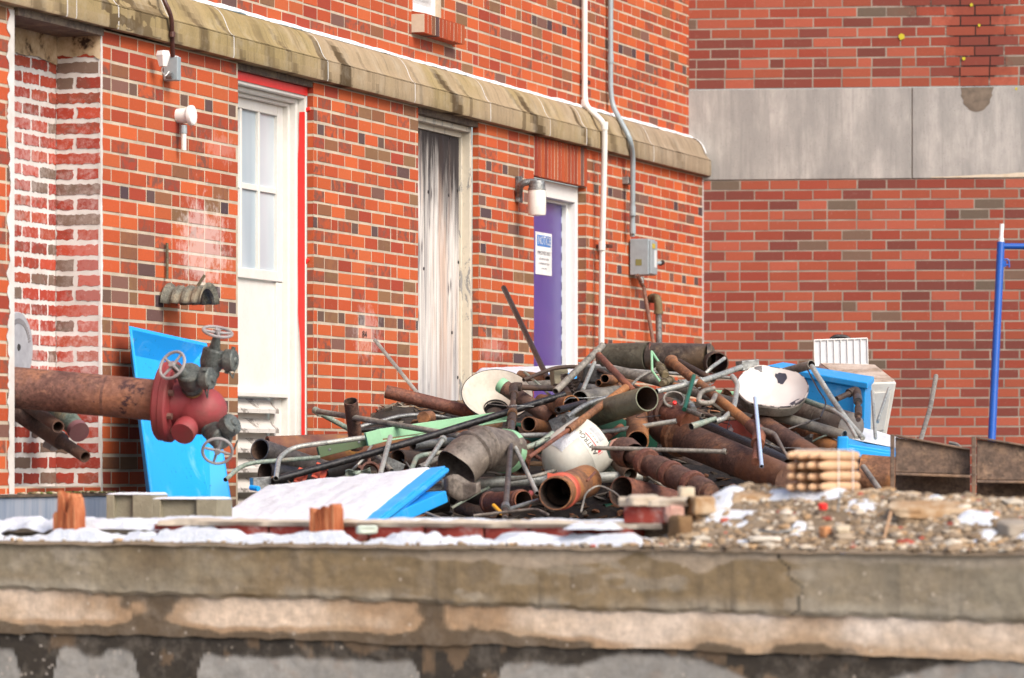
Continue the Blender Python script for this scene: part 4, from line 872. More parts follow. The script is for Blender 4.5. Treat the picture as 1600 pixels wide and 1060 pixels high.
# bricks left on the wall: one course, two courses near the middle
m_br2 = NT('old_red_brick'); m_br2 = m_br2.done(m_br2.mix(m_br2.ramp(m_br2.noise(18, 6, .7), [(.5, 0.0), (.75, .7)]), m_br2.ramp(m_br2.noise(6, 5), [(.35, srgb(128, 52, 46)), (.6, srgb(160, 70, 58)), (.8, srgb(176, 96, 82))]), (.55, .47, .42, 1)), .9, 0, .2)
m_mort2 = paint('rough_mortar', srgb(200, 184, 164), .95, srgb(140, 120, 98), .6, 12, bump=.6, fine=40)
rng = random.Random(77)
def G3(x, y, wd): 
    """world point on the wall top band seen at pixel column x, height from pixel y, wd behind the face"""
    return G.px(x, y, -wd)
BG = 'old bricks left bedded along the top of the foreground wall'
bw = .17
x = 238
widths = [104, 78, 96, 60, 88, 92, 70, 74, 92]
zb0 = ztl(0) + .012
descr = ['under the leftmost snow gap right of the first wood stub', 'left of the middle wood stub', 'just left of the splintered middle stub', 'just right of the middle wood stub', 'below the edge of the lowest blue lid', 'left of the dark scrap', 'below the hanging curved elbow', 'below the open rusty pipe mouth', 'directly under the raised brick']
for i, wpx in enumerate(widths):
    a = G.U(x, -bw); b = G.U(x + wpx - 4, -bw); m_ = MB(); m_.box(G, a, b, -bw - .1, -bw - rng.uniform(0, .012), zb0, zb0 + .058)
    o = m_.build('brick', [m_br2], bevel=.004, label='chipped red brick bedded flat %s' % descr[i], cat='brick', group=BG); x += wpx
a = G.U(975, -bw); b = G.U(1040, -bw); m_ = MB(); m_.box(G, a, b, -bw - .1, -bw + .004, zb0 + .072, zb0 + .132); m_.build('brick', [m_br2], bevel=.004, label='single raised red brick standing one course above the rest beside the rubble', cat='brick', group=BG)
lump_fill = 1
# mortar crust on the bricks (a strip along the top) 
MC = thing('mortar_crust', 'rough cream mortar crust lying along the top of the foreground bricks', 'mortar', G.at(1.3, -.2, zb0 + .058))
def crust(u0, u1, z0, hh, seed, wd0=.155, wd1=.3, name='crust_strip'):
    us = np.linspace(u0, u1, int((u1 - u0) / .012)); m = MB(); n = len(us)
    f = fbm(us * 9, us * 0, seed) * 1.6 - .3; g = (fbm(us * 14, us * 0 + 3, seed + 1) * 2.4 - .7)
    r0 = [G.at(u, -wd0 - .02 * b, z0 - .006) for u, a, b in zip(us, f, g)]; r1 = [G.at(u, -wd0 - .02 * a + .004, z0 + hh * .6) for u, a, b in zip(us, f, g)]; r2 = [G.at(u, -wd0 - .02, z0 + hh * (.7 + .7 * b)) for u, a, b in zip(us, f, g)]; r3 = [G.at(u, -wd1, z0 + hh * (.7 + .6 * a)) for u, a, b in zip(us, f, g)]; r4 = [G.at(u, -wd1 - .01, z0 - .06) for u in us]
    m.add(r0 + r1 + r2 + r3 + r4, [(k * n + i, k * n + i + 1, (k + 1) * n + i + 1, (k + 1) * n + i) for k in range(4) for i in range(n - 1)], smooth=True)
    m.build(name, [m_mort2], MC)
crust(MU(230), MU(1045), zb0 + .06, .014, 120); crust(G.U(968, -.17), G.U(1075, -.17), zb0 + .134, .02, 125, .15, .3); crust(-1.4, MU(236), zb0 + .03, .012, 127, .19, .3)
# snow on the wall
def snow_mat():
    t = NT('snow'); n = t.noise(30, 5, .6); b = t.noise(160, 3, .7); t.bump(t.math('ADD', n, b), .9, .01); t.b.inputs['Subsurface Weight'].default_value = .15; t.b.inputs['Subsurface Radius'].default_value = (.02, .02, .03)
    d = t.noise(55, 5, .75); c = t.ramp(n, [(.3, (.66, .69, .76, 1)), (.7, (.78, .79, .83, 1))]); c = t.mix(t.ramp(d, [(.66, 0.0), (.74, .6)]), c, (.4, .34, .28, 1)); return t.done(c, .7, 0, .15)
m_snow = snow_mat()
def snow_patch(mb, u0, u1, wa, wb, hh, seed, thr=.42, base=None):
    nu = max(8, int((u1 - u0) / .012)); nw = max(6, int((wb - wa) / .012)); us = np.linspace(u0, u1, nu); ws = np.linspace(wa, wb, nw); U_, W_ = np.meshgrid(us, ws)
    e = np.minimum(1, np.minimum(np.minimum(U_ - u0, u1 - U_) / .05, np.minimum(W_ - wa, wb - W_) / .035)); n = fbm(U_ * 7, W_ * 12, seed)
    h = hh * np.clip((n - thr) * 3.2 + .0, -.6, 1) * 1.0; h = np.minimum(h, hh * e * 1.2 - .002) + .006 * (fbm(U_ * 30, W_ * 30, seed + 3) - .5) - .002
    zb = ztl(U_) + (top_h(U_, W_) if base is None else base)
    z = zb + h; p = np.array([G.o.x, G.o.y, 0]) + U_[..., None] * np.array(G.u) - W_[..., None] * np.array(G.w); p[..., 2] = z
    mb.add([tuple(q) for q in p.reshape(-1, 3)], [(j * nu + i, j * nu + i + 1, (j + 1) * nu + i + 1, (j + 1) * nu + i) for j in range(nw - 1) for i in range(nu - 1)], smooth=True)
m_ = MB()
snow_patch(m_, -1.4, MU(1050), .012, .165, .046, 130, .36)
snow_patch(m_, -1.4, MU(330), .16, .62, .035, 131, .36, base=.055)
snow_patch(m_, MU(180), MU(1000), .22, .62, .022, 132, .36, base=.075)
snow_patch(m_, MU(905), MU(985), .1, .2, .03, 135, .3, base=.07); snow_patch(m_, MU(990), MU(1075), .17, .3, .02, 136, .4, base=.15)
for (x0, x1, a, b, s_) in ((1070, 1140, .22, .4, 1), (1095, 1180, .15, .26, 2), (1160, 1290, .3, .44, 3), (1290, 1350, .25, .4, 4), (1165, 1215, .05, .1, 5), (1460, 1530, .2, .3, 6), (1500, 1545, .1, .2, 7), (1560, 1620, .35, .5, 8), (1560, 1610, .12, .24, 9), (1230, 1270, .1, .2, 10), (1040, 1090, .35, .5, 11), (1380, 1420, .4, .5, 12), (1140, 1170, .3, .36, 13)):
    snow_patch(m_, MU(x0), MU(x1), a, b, .024, 140 + s_, .28)
o = m_.build('snow', [m_snow], label='patchy snow lying on the foreground wall and its rubble', cat='snow', kind='stuff')
# gravel of the demolished wall
def stone_verts(rng, c, s, sq=.7):
    pts = []; t = (1 + 5 ** .5) / 2; ax_, ay_ = rng.uniform(.6, 1.5), rng.uniform(.6, 1.3)
    for v in ((-1, t, 0), (1, t, 0), (-1, -t, 0), (1, -t, 0), (0, -1, t), (0, 1, t), (0, -1, -t), (0, 1, -t), (t, 0, -1), (t, 0, 1), (-t, 0, -1), (-t, 0, 1)):
        r_ = s / 1.9 * rng.uniform(.75, 1.25); pts.append((c[0] + v[0] * r_ * ax_, c[1] + v[1] * r_ * ay_, c[2] + v[2] * r_ * sq))
    return pts
ICO = [(0, 11, 5), (0, 5, 1), (0, 1, 7), (0, 7, 10), (0, 10, 11), (1, 5, 9), (5, 11, 4), (11, 10, 2), (10, 7, 6), (7, 1, 8), (3, 9, 4), (3, 4, 2), (3, 2, 6), (3, 6, 8), (3, 8, 9), (4, 9, 5), (2, 4, 11), (6, 2, 10), (8, 6, 7), (9, 8, 1)]
def stone_mat():
    t = NT('loose_stone'); c = t.attr('Col'); n = t.noise(60, 4, .7); c = t.mix(t.math('MULTIPLY', n, .4), c, (.2, .15, .1, 1)); t.bump(n, .3, .003); return t.done(c, .9, 0, .2)
m_stone = stone_mat(); rng = random.Random(9); m_ = MB()
SCOL = [(.44, .34, .24), (.36, .26, .165), (.54, .45, .35), (.30, .21, .13), (.22, .155, .10), (.44, .28, .15), (.38, .32, .26), (.60, .53, .44), (.16, .115, .08), (.26, .19, .13)]
N1 = 0
for i in range(13500):
    u = rng.uniform(MU(940), GL + 1.2) if i < 11800 else rng.uniform(-1.2, MU(1000)); wd = rng.uniform(.0, .72) ** 1.0 if i < 11800 else rng.uniform(.0, .16)
    if u < MU(1060) and rng.random() < .6: continue
    s = rng.choice([.006, .007, .009, .010, .014]) * rng.uniform(.8, 1.3) if rng.random() > .014 else rng.uniform(.018, .03)
    if i >= 11800: s *= .75
    h = float(top_h(np.array([u]), np.array([wd]))[0]); p = G.at(u, -wd, float(ztl(u)) + h + s * .25); c = rng.choice(SCOL); k = rng.uniform(.75, 1.15)
    if rng.random() < .02: c = (.42, .07, .05)
    m_.add(stone_verts(rng, p, s), ICO, 0, (c[0] * k, c[1] * k, c[2] * k, 1))
m_.build('gravel', [m_stone], label='loose gravel and crumbled mortar heaped on the right half of the wall', cat='gravel', kind='stuff')
# larger broken lumps on the heap
def lump(name, label, cat, x, y, wd, sx, sy, sz_, mat, seed, rot=0.0, group=None, tilt=0.0):
    c = G.px(x, y, -wd); m = MB(); nu, nv = 22, 13; ax_ = Vector((math.cos(rot), math.sin(rot), 0)); ay = Vector((-math.sin(rot), math.cos(rot), tilt)); e = .38; vs = []
    pw = lambda v: math.copysign(abs(v) ** e, v)
    for j in range(nv):
        ph = -math.pi / 2 + math.pi * j / (nv - 1)
        for i in range(nu):
            th = 2 * math.pi * i / nu; X, Y, Zc = pw(math.cos(ph)) * pw(math.cos(th)), pw(math.cos(ph)) * pw(math.sin(th)), pw(math.sin(ph))
            k = .82 + .42 * float(fbm(np.array([X * 2.1 + seed * 3.7 + Zc * .7]), np.array([Y * 2.1 + Zc * 1.9]), 200 + seed, 3)[0]); vs.append(c + ax_ * (X * sx * k) + ay * (Y * sy * k) + Vector((0, 0, Zc * sz_ * k)))
    m.add(vs, [(j * nu + i, j * nu + (i + 1) % nu, (j + 1) * nu + (i + 1) % nu, (j + 1) * nu + i) for j in range(nv - 1) for i in range(nu)], smooth=True)
    return m.build(name, [mat], label=label, cat=cat, group=group)
m_sand = paint('sandstone', srgb(156, 122, 86), .95, srgb(200, 184, 160), .9, 16, bump=.4, fine=40); m_creamst = paint('cream_stone', srgb(196, 182, 160), .95, srgb(150, 130, 105), .5, 14, bump=.4)
LG = 'broken lumps in the rubble'
lump('rubble_lump', 'long flat sandy slab lying along the top of the rubble below the steel beams', 'rubble', 1475, 796, .3, .16, .05, .016, m_sand, 1, .0, LG, .3)
lump('rubble_lump', 'rounded sandy lump above the end of the raised brick', 'rubble', 1097, 791, .22, .04, .04, .03, m_sand, 2, .3, LG)
lump('rubble_lump', 'flat sandy slab at the rubble crest under the bundle of stakes', 'rubble', 1210, 778, .38, .14, .05, .018, m_sand, 3, .02, LG, .2)
lump('rubble_lump', 'small snow-white broken slab low in the rubble above the wall edge', 'rubble', 1195, 843, .07, .055, .03, .009, paint('pale_slab', srgb(214, 204, 190), .9), 4, .05, LG)
lump('rubble_lump', 'brown clay lump at the right end of the brick courses', 'rubble', 1063, 825, .13, .03, .035, .038, paint('clay_brown', srgb(120, 92, 62), .95, srgb(90, 66, 46), .6, 20, bump=.5), 5, .6, LG)
lump('rubble_lump', 'grey pointed stone at the far right edge of the rubble', 'rubble', 1590, 830, .2, .06, .05, .03, paint('grey_stone', srgb(150, 138, 124), .95), 6, .4, LG, .2)
lump('rubble_lump', 'small bright red brick chip on the rubble slope below the stakes', 'rubble', 1286, 792, .22, .013, .01, .011, m_red, 7, .8, LG)
lump('rubble_lump', 'orange stone on the rubble slope left of the slanting stick', 'rubble', 1290, 832, .12, .018, .014, .018, paint('orange_stone', srgb(190, 130, 84), .9), 8, .8, LG)
lump('rubble_lump', 'cream cobble in the middle of the rubble slope', 'rubble', 1315, 828, .12, .024, .02, .014, m_creamst, 9, .2, LG)
lump('rubble_lump', 'pink brick-faced mortar lump right beside the raised brick', 'rubble', 1052, 803, .18, .03, .04, .028, paint('pink_mortar', srgb(180, 136, 122), .95, srgb(200, 180, 165), .6, 16), 10, .1, LG)
lump('rubble_lump', 'cream cobble at the rubble crest right of the raised brick', 'rubble', 1072, 770, .3, .024, .02, .018, m_creamst, 12, .2, LG)
lump('rubble_lump', 'large cream mortar slab on top of the raised brick', 'rubble', 1006, 782, .2, .05, .05, .016, m_mort2, 11, .05, LG, .05)
lump('rubble_lump', 'pale green chip lying on the snow right of the middle wood stub', 'rubble', 573, 828, .12, .034, .03, .014, paint('pale_green_chip', srgb(206, 216, 200), .8), 13, .1, LG)
# sticks, wire
m_twig = paint('dry_wood', srgb(176, 140, 108), .8); m_ = MB(); m_.tube([G.px(1381, 842, -.06), G.px(1392, 800, -.1)], [.004, .006], 8); m_.build('stick', [m_twig], label='short slanting wooden stick stuck in the rubble slope', cat='stick')
m_ = MB(); m_.tube([G.px(1309, 800, -.2), G.px(1313, 768, -.22)], .003, 6); m_.build('wire', [m_galv], label='thin white wire standing up in front of the stakes', cat='wire')
m_ = MB(); m_.tube(bend([G.px(1185, 829, -.1), G.px(1215, 832, -.08), G.px(1238, 829, -.1), G.px(1237, 822, -.12)], .03), .004, 6); m_.build('wire', [m_galv], label='bent grey-blue wire lying low on the rubble slope', cat='wire')
# splintered wood stubs
def stub_wood(x0, x1, yb, yt, wd, spikes, label, seed):
    rng = random.Random(seed); a, b = G.U(x0, -wd), G.U(x1, -wd); zb = G.Z(x0, yb, -wd); zt2 = G.Z(x0, yt, -wd); m = MB(); n = 12; d = .07
    top = []
    for i in range(n + 1):
        u = a + (b - a) * i / n; zz = zt2 + rng.uniform(-.35, .1) * (zt2 - zb) * .5
        for (f, h, wdt) in spikes:
            if abs(i / n - f) < wdt: zz = max(zz, zt2 + h * (1 - abs(i / n - f) / wdt * .4))
        top.append((u, zz))
    for i in range(n):
        u0_, z0_ = top[i]; u1_, z1_ = top[i + 1]
        q = [G.at(u0_ if s_ == 0 else u1_, -wd - dd + rng.uniform(-1, 1) * .0025, zz) for s_ in (0, 1) for dd, zz in ((0, zb), (0, (z0_ if s_ == 0 else z1_)), (d, zb), (d, (z0_ if s_ == 0 else z1_) - rng.uniform(0, .015)))]
        m.hexa(q)
    return m.build('wood_stub', [m_splint], label=label, cat='wood stub', group='splintered wood stubs on the foreground wall')
t = NT('splintered_wood'); n1 = t.noise(1, 6, .7, t.co((50, 50, 5))); t.bump(n1, .6, .004); m_splint = t.done(t.ramp(n1, [(.3, srgb(98, 46, 30)), (.5, srgb(160, 88, 54)), (.7, srgb(206, 146, 104))]), .8, 0, .25)
stub_wood(83, 116, 832, 800, .08, ((.3, .085, .12), (.85, .07, .1)), 'splintered wood stub with two tall spikes at the left of the wall', 1)
stub_wood(484, 521, 833, 795, .08, ((.9, .018, .1), (.6, .01, .1)), 'blocky splintered wood stub in front of the snowy blue lid', 2)
# bundle of wooden stakes
m_stake = paint('pale_stake_wood', srgb(206, 168, 132), .8, srgb(160, 112, 76), .5, 10, fine=30); m_end = paint('stake_end_brown', srgb(170, 122, 78), .8, srgb(110, 70, 40), .5, 16)
SB_ = thing('stake_bundle', 'strapped bundle of round wooden stakes lying on the rubble crest', 'stakes', G.px(1290, 765, -.32))
WDB = .3; e0 = G.px(1257, 737, -WDB); rs = .0165; yaw = R(24)
axb = Vector((math.sin(yaw), math.cos(yaw), 0)); sx = Vector((math.cos(yaw), -math.sin(yaw), 0))
for j in range(4):
    for i in range(4):
        rr_ = random.Random(i * 7 + j); c = e0 + sx * ((i - 1.5) * .037) + z * ((1.5 - j) * .034 - .0 + rr_.uniform(-1, 1) * .0015) + axb * rr_.uniform(-.012, .012)
        m = MB(); m.lathe([(.0001, -.008), (rs * .4, -.006), (rs * .62, .004), (rs * .8, .025), (rs, .07), (rs, .33), (.0001, .33)], c, axb, 12); o = m.build('stake', [m_stake], SB_)
for tpos in (.12, .26):
    m = MB(); c = e0 + axb * tpos; q = [c + sx * a * .074 + z * b * .071 for a, b in ((-1, -1), (1, -1), (1, 1), (-1, 1), (-1, -1))]
    m.tube(q, .0022, 6); m.build('strap', [m_wclean], SB_)
# zinc flashing, blocks behind the wall at left
T = thing('metal_flashing', 'bluish grey metal flashing along the foot of the brick wall at left', 'flashing', L.at(LWF.U(80), .1, 1.35))
tz_ = NT('zinc'); nz_ = tz_.noise(1, 6, .7, tz_.co((9, 9, .8))); m_zinc = tz_.done(tz_.ramp(nz_, [(.3, srgb(120, 136, 160)), (.55, srgb(164, 172, 186)), (.7, srgb(190, 176, 170))]), .55, .3)
ub_, ue_ = LWF.U(176), LWF.U(-60)
m = MB(); m.box(L, ub_, ue_, .01, .16, ZYARD, ZWB - .012); m.build('upstand', [m_zinc], T, bevel=.004)
m = MB(); m.box(L, ub_, ue_, .0, .17, ZWB - .011, ZWB - .001); m.build('ledge', [m_oldwood], T)
m_moss = paint('moss', srgb(88, 104, 40), .95)
rng = random.Random(14); m = MB()
for i in range(260):
    u = rng.choice([rng.gauss(LWF.U(118), .08), rng.uniform(LWF.U(150), LWF.U(20))]); wv = rng.uniform(-.15, .14); s = rng.uniform(.004, .012); c = rng.choice([(.1, .16, .03), (.2, .15, .08), (.5, .42, .3), (.07, .06, .03)]); m.add(stone_verts(rng, L.at(u, wv, ZWB + .003), s), ICO, 0, c + (1,))
m.build('moss_debris', [m_stone], label='moss and crumbled debris on the ledge at the foot of the recess', cat='debris', kind='stuff')
m = MB(); m.box(L, rec_[0] + .01, rec_[1] + .3, RD, .0, ZWB - .02, ZWB); m.build('recess_floor', [m_mortw], bld)
m_cmu = paint('grey_concrete_block', srgb(146, 138, 118), .95, srgb(110, 104, 84), .5, 20, bump=.6, fine=90)
def cmu(x0, x1, ytop, dd, label, lx=.39, rot=.25):
    """hollow block standing on end: two cheeks with a web between them"""
    a = P(x0, ytop, dd); wid = (x1 - x0) / F * dd; X = Vector((math.cos(rot), -math.sin(rot), 0)); Y = Vector((math.sin(rot), math.cos(rot), 0)); Tt = thing('concrete_block', label, 'block', (a.x, a.y, ZYARD), group='concrete blocks beside the blue lids')
    wid /= math.cos(rot); h = a.z - ZYARD; c = Vector((a.x, a.y, ZYARD)); 
    def bb(m, x0_, x1_, y0_, y1_, z0_=0, z1_=h): m.hexa([c + X * u + Y * v + z * w_ for u in (x0_, x1_) for v in (y0_, y1_) for w_ in (z0_, z1_)])
    m = MB(); bb(m, 0, .032, 0, .19); m.build('face_shell', [m_cmu], Tt, bevel=.003); m = MB(); bb(m, wid - .085, wid, 0, .19); m.build('face_shell', [m_cmu], Tt, bevel=.003)
    m = MB(); bb(m, .0325, wid - .0855, .022, .19); m.build('web', [m_cmu], Tt)
    m = MB(); nU, nV = 24, 16; vs = []
    for j in range(nV):
        for i in range(nU):
            u = wid * i / (nU - 1); v = .0 + .19 * j / (nV - 1); e = min(i, nU - 1 - i, j, nV - 1 - j); vs.append(c + X * u + Y * v + z * (h + (.002 if e < 1 else .006 + .008 * float(fbm(np.array([u * 25.]), np.array([v * 25.]), 7)[0]))))
    m.add(vs, [(j * nU + i, j * nU + i + 1, (j + 1) * nU + i + 1, (j + 1) * nU + i) for j in range(nV - 1) for i in range(nU - 1)], smooth=True)
    m.build('snow_cap', [m_snow], Tt)
cmu(166, 240, 774, 17.1, 'left grey concrete block under the snow at the foot of the leaning lid')
cmu(238, 341, 781, 16.6, 'right grey concrete block, nearer and wider, beside the snowy lid')
# steel beams at right
m_beam = rust('beam_rust', srgb(78, 56, 48), srgb(120, 86, 70), srgb(150, 108, 84), 5, .75, 0, srgb(74, 58, 62), -.03, 3)
def hbeam(x0, x1, yt0, yt1, yl0, yl1, dd, ddr, label):
    Tt = thing('steel_beam', label, 'beam', P(x0, 772, dd), group='rusty steel beams on the rubble')
    def hx(nm, pts): m = MB(); m.hexa(pts); m.build(nm, [m_beam], Tt, bevel=.003)
    q = lambda x, y, b: P(x, y, (dd if x == x0 or x < x0 + 8 else ddr) + b)
    hx('web', [q(x, y, b) for x, yt, yl in ((x0 + 8, yt0 + 2, yl0), (x1, yt1, yl1)) for b in (0.02, .035) for y in (yt, yl)])
    hx('end_flange', [q(x, y, b) for x in (x0, x0 + 7) for b in (-.06, .12) for y in (yt0 - 2, 776)])
    hx('flange', [q(x, y, b) for x, yl in ((x0 + 8, yl0), (x1, yl1)) for b in (-.07, .05) for y in (yl + .5, yl + 5)])
    hx('lower_web', [q(x, y, b) for x, yl in ((x0 + 8, yl0), (x1, yl1)) for b in (.12, .135) for y in (yl - 8, 778)])
    hx('top_edge', [q(x, y, b) for x, yt in ((x0 + 8, yt0), (x1, yt1)) for b in (.0, .10) for y in (yt - 2, yt + 1.5)])
hbeam(1391, 1516, 681, 703, 738, 742, 16.9, 17.3, 'nearer left rusty steel beam with a dark open channel under its flange')
hbeam(1518, 1690, 684, 712, 750, 752, 16.7, 17.2, 'right rusty steel beam running out of the frame')
# ------------------------------------------------------------------ the scrap heap
DG = 1.9
def dep(y): return 19.35 + (812 - y) * DG / 272
def T_(x, y, b=0.0): return P(x, y, dep(y) + b)
m_ra = rust('purple_brown_rust', srgb(66, 42, 38), srgb(104, 66, 56), srgb(134, 84, 62), 8, .8, 0, srgb(170, 96, 50), -.06, 7)
m_rb = rust('orange_brown_rust', srgb(92, 54, 36), srgb(140, 84, 54), srgb(176, 108, 62), 8)
m_rc = rust('dark_rust', srgb(44, 32, 30), srgb(72, 50, 44), srgb(100, 68, 54), 9)
m_rd2 = rust('red_brown_rust', srgb(84, 44, 36), srgb(122, 66, 52), srgb(150, 84, 58), 9, .75)
m_gr = rust('weathered_grey_pipe', srgb(96, 92, 84), srgb(136, 130, 120), srgb(158, 150, 138), 7, .65, .15, srgb(110, 84, 66), -.05, 5)
m_gl = rust('light_galvanised', srgb(134, 138, 136), srgb(168, 170, 164), srgb(192, 190, 180), 8, .5, .35, srgb(150, 118, 90), -.08, 6)
m_dg = rust('dark_grey_pipe', srgb(54, 50, 50), srgb(86, 80, 78), srgb(112, 102, 96), 9, .55, .2)
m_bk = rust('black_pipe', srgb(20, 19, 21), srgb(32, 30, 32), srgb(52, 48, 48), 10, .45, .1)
m_ol = rust('olive_green_pipe', srgb(66, 68, 54), srgb(98, 102, 80), srgb(122, 124, 100), 5, .55, .05, srgb(106, 74, 56), -.04, 6)
m_olt = rust('olive_grey_tank', srgb(62, 58, 48), srgb(86, 84, 70), srgb(104, 100, 86), 5, .6, .05, srgb(96, 64, 48), -.05, 9)
m_br = rust('burnt_brown_pipe', srgb(56, 46, 44), srgb(94, 78, 72), srgb(130, 100, 78), 6, .55, .15, srgb(140, 112, 88), -.09, 10)
m_mint = paint('mint_green_paint', srgb(144, 194, 154), .55, srgb(110, 130, 100), .4, 9)
m_dkgreen = paint('dark_green_paint', srgb(78, 98, 66), .55, srgb(80, 66, 50), .5, 10)
m_teal = paint('teal_green_paint', srgb(28, 84, 66), .5, srgb(60, 70, 60), .4, 10)
m_grmix = rust('mint_flaked_conduit', srgb(110, 124, 110), srgb(148, 164, 148), srgb(150, 136, 120), 12, .6, .1)
m_enam = paint('chipped_white_enamel', srgb(196, 188, 174), .5, srgb(130, 104, 86), .75, 8)
t = NT('enamel_with_chips'); n = t.noise(9, 3, .5, None, .6); c = t.mix(t.ramp(n, [(.595, 0.0), (.605, 1.0)]), t.mix(t.ramp(t.noise(5, 4), [(.4, 0.0), (.8, .5)]), srgb(204, 196, 190), srgb(176, 150, 142)), srgb(58, 54, 62)); m_chip = t.done(c, .35, 0, .5)
m_duct = rust('grey_brown_duct', srgb(88, 78, 70), srgb(118, 106, 96), srgb(142, 130, 118), 4, .65, .1, srgb(78, 66, 60), -.03, 5)
m_redp = paint('faded_orange_red_paint', srgb(196, 84, 60), .6, srgb(130, 90, 76), .6, 12)
t = NT('blue_paint'); n = t.noise(5, 7, .75, None, .5); sp = t.noise(30, 4, .8)
c = t.mix(t.ramp(n, [(.56, 0.0), (.72, .65)]), srgb(30, 156, 230), srgb(128, 190, 234)); c = t.mix(t.ramp(sp, [(.62, 0.0), (.68, .7)]), c, srgb(14, 74, 124)); m_blue = t.done(c, .45, 0, .4)
m_white_d = rust('dirty_white_panel', srgb(216, 212, 204), srgb(228, 226, 218), srgb(234, 232, 228), 5, .55, 0, srgb(170, 150, 130), -.12, 8)
m_dirty = rust('dirt_stained_top', srgb(150, 118, 96), srgb(190, 166, 146), srgb(214, 200, 186), 12, .7)
t = NT('brown_rust_yellowed'); n = t.noise(2.2, 7, .7, None, .5); c = t.ramp(n, [(.35, srgb(92, 60, 58)), (.5, srgb(128, 88, 66)), (.62, srgb(160, 118, 56))]); t.bump(t.noise(60, 4), .3, .003); m_yr = t.done(c, .75, 0, .3)
def rmat(m): return m
def pipe(name, label, a, b, r, mat, wall=.12, open_=True, cat='pipe', group=None, collars=(), pts=None, cmat=None, seg=None, bendr=.05, ext=0.0, r2=None):
    """a, b: (px, py, extra depth); r: radius in photo pixels"""
    pp = [T_(*q) for q in (pts or (a, b))]; dmean = sum(p.y for p in pp) / len(pp); rr_ = r / F * dmean
    seg = seg or (32 if r > 12 else 20 if r > 6 else 12)
    path = bend(pp, bendr) if len(pp) > 2 else [pp[0], pp[0] * .5 + pp[1] * .5, pp[1]]
    ra = rr_ if r2 is None else [rr_ + (r2 / F * dmean - rr_) * i / (len(path) - 1) for i in range(len(path))]
    m = MB(); m.tube(path, ra, seg, hollow=rr_ * wall if open_ else 0, mi=1)
    if name == 'flex_conduit':
        m = MB(); fine = []
        for i in range(len(path) - 1):
            k_ = max(1, int((path[i + 1] - path[i]).length / .006)); fine += [path[i].lerp(path[i + 1], j / k_) for j in range(k_)]
        m.tube(fine, [rr_ * (1.1 if (j // 2) % 2 else .85) for j in range(len(fine))], 12)
    if not collars: return m.build(name, [mat, m_rc if mat not in (m_gl, m_gr) else m_dg], label=label, cat=cat, group=group)
    tt = thing(name, label, cat, path[0], group); m.build('tube', [mat, m_rc], tt)
    tot = pp[-1] - pp[0]
    for (t0, ln, k) in collars:
        c = pp[0] + tot * t0; d = tot.normalized(); l2 = ln / F * dmean
        m = MB(); m.lathe([(rr_ * .98, 0), (rr_ * k * .97, .002), (rr_ * k, l2 * .15), (rr_ * k, l2 * .85), (rr_ * k * .97, l2 - .002), (rr_ * .98, l2)], c - d * l2 / 2, d, seg); m.build('collar', [cmat or mat], tt)
    return tt
def elbow(par, nm, pts, r, mat, bendr=.06, hollow=False):
    pp = [T_(*q) for q in pts]; dm = sum(p.y for p in pp) / len(pp); m = MB(); m.tube(bend(pp, bendr, 8), r / F * dm, 20, hollow=(r / F * dm * .15 if hollow else 0)); return m.build(nm, [mat], par)
# --- base of dirt and small scrap that everything lies on
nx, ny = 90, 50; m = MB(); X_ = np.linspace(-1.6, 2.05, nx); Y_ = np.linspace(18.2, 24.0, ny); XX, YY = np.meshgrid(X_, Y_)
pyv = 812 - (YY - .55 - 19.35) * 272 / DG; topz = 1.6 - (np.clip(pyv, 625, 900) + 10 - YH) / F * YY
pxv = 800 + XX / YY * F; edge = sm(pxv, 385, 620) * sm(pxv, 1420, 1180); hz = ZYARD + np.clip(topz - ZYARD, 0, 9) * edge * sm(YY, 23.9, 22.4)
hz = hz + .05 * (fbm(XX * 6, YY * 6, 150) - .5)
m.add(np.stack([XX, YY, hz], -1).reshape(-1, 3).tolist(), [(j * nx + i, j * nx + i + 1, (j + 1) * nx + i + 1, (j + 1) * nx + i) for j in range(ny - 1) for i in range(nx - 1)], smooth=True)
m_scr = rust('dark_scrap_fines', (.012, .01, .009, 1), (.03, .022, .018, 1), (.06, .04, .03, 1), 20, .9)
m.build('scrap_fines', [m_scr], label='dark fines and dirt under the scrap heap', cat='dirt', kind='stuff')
rng = random.Random(91); m = MB(); CC = [(.10, .05, .03), (.16, .08, .045), (.05, .04, .035), (.2, .12, .07), (.08, .075, .07), (.25, .22, .18), (.03, .025, .022), (.3, .12, .06)]
for k_ in range(5200):
    i = rng.randrange(nx - 1); j = rng.randrange(ny - 1)
    if hz[j, i] < ZYARD + .03: continue
    fx, fy = rng.random(), rng.random(); p = (XX[j, i] + fx * (X_[1] - X_[0]), YY[j, i] + fy * (Y_[1] - Y_[0]), hz[j, i] * (1 - fy) + hz[j + 1, i] * fy + rng.uniform(-.004, .012)); s_ = rng.uniform(.006, .022); c = rng.choice(CC); q_ = rng.uniform(.7, 1.3)
    st = stone_verts(rng, (0, 0, 0), s_, rng.uniform(.3, .8)); e1 = Vector((rng.uniform(-1, 1), rng.uniform(-1, 1), rng.uniform(-.5, .5))).normalized(); st = [Vector(v) + e1 * (Vector(v).dot(e1) * rng.uniform(.5, 3)) for v in st]
    m.add([(v.x + p[0], v.y + p[1], v.z + p[2]) for v in st], ICO, 0, (c[0] * q_, c[1] * q_, c[2] * q_, 1))
m.build('metal_chips', [m_stone], label='rusty chips, flakes and small debris filling the gaps of the scrap heap', cat='debris', kind='stuff')
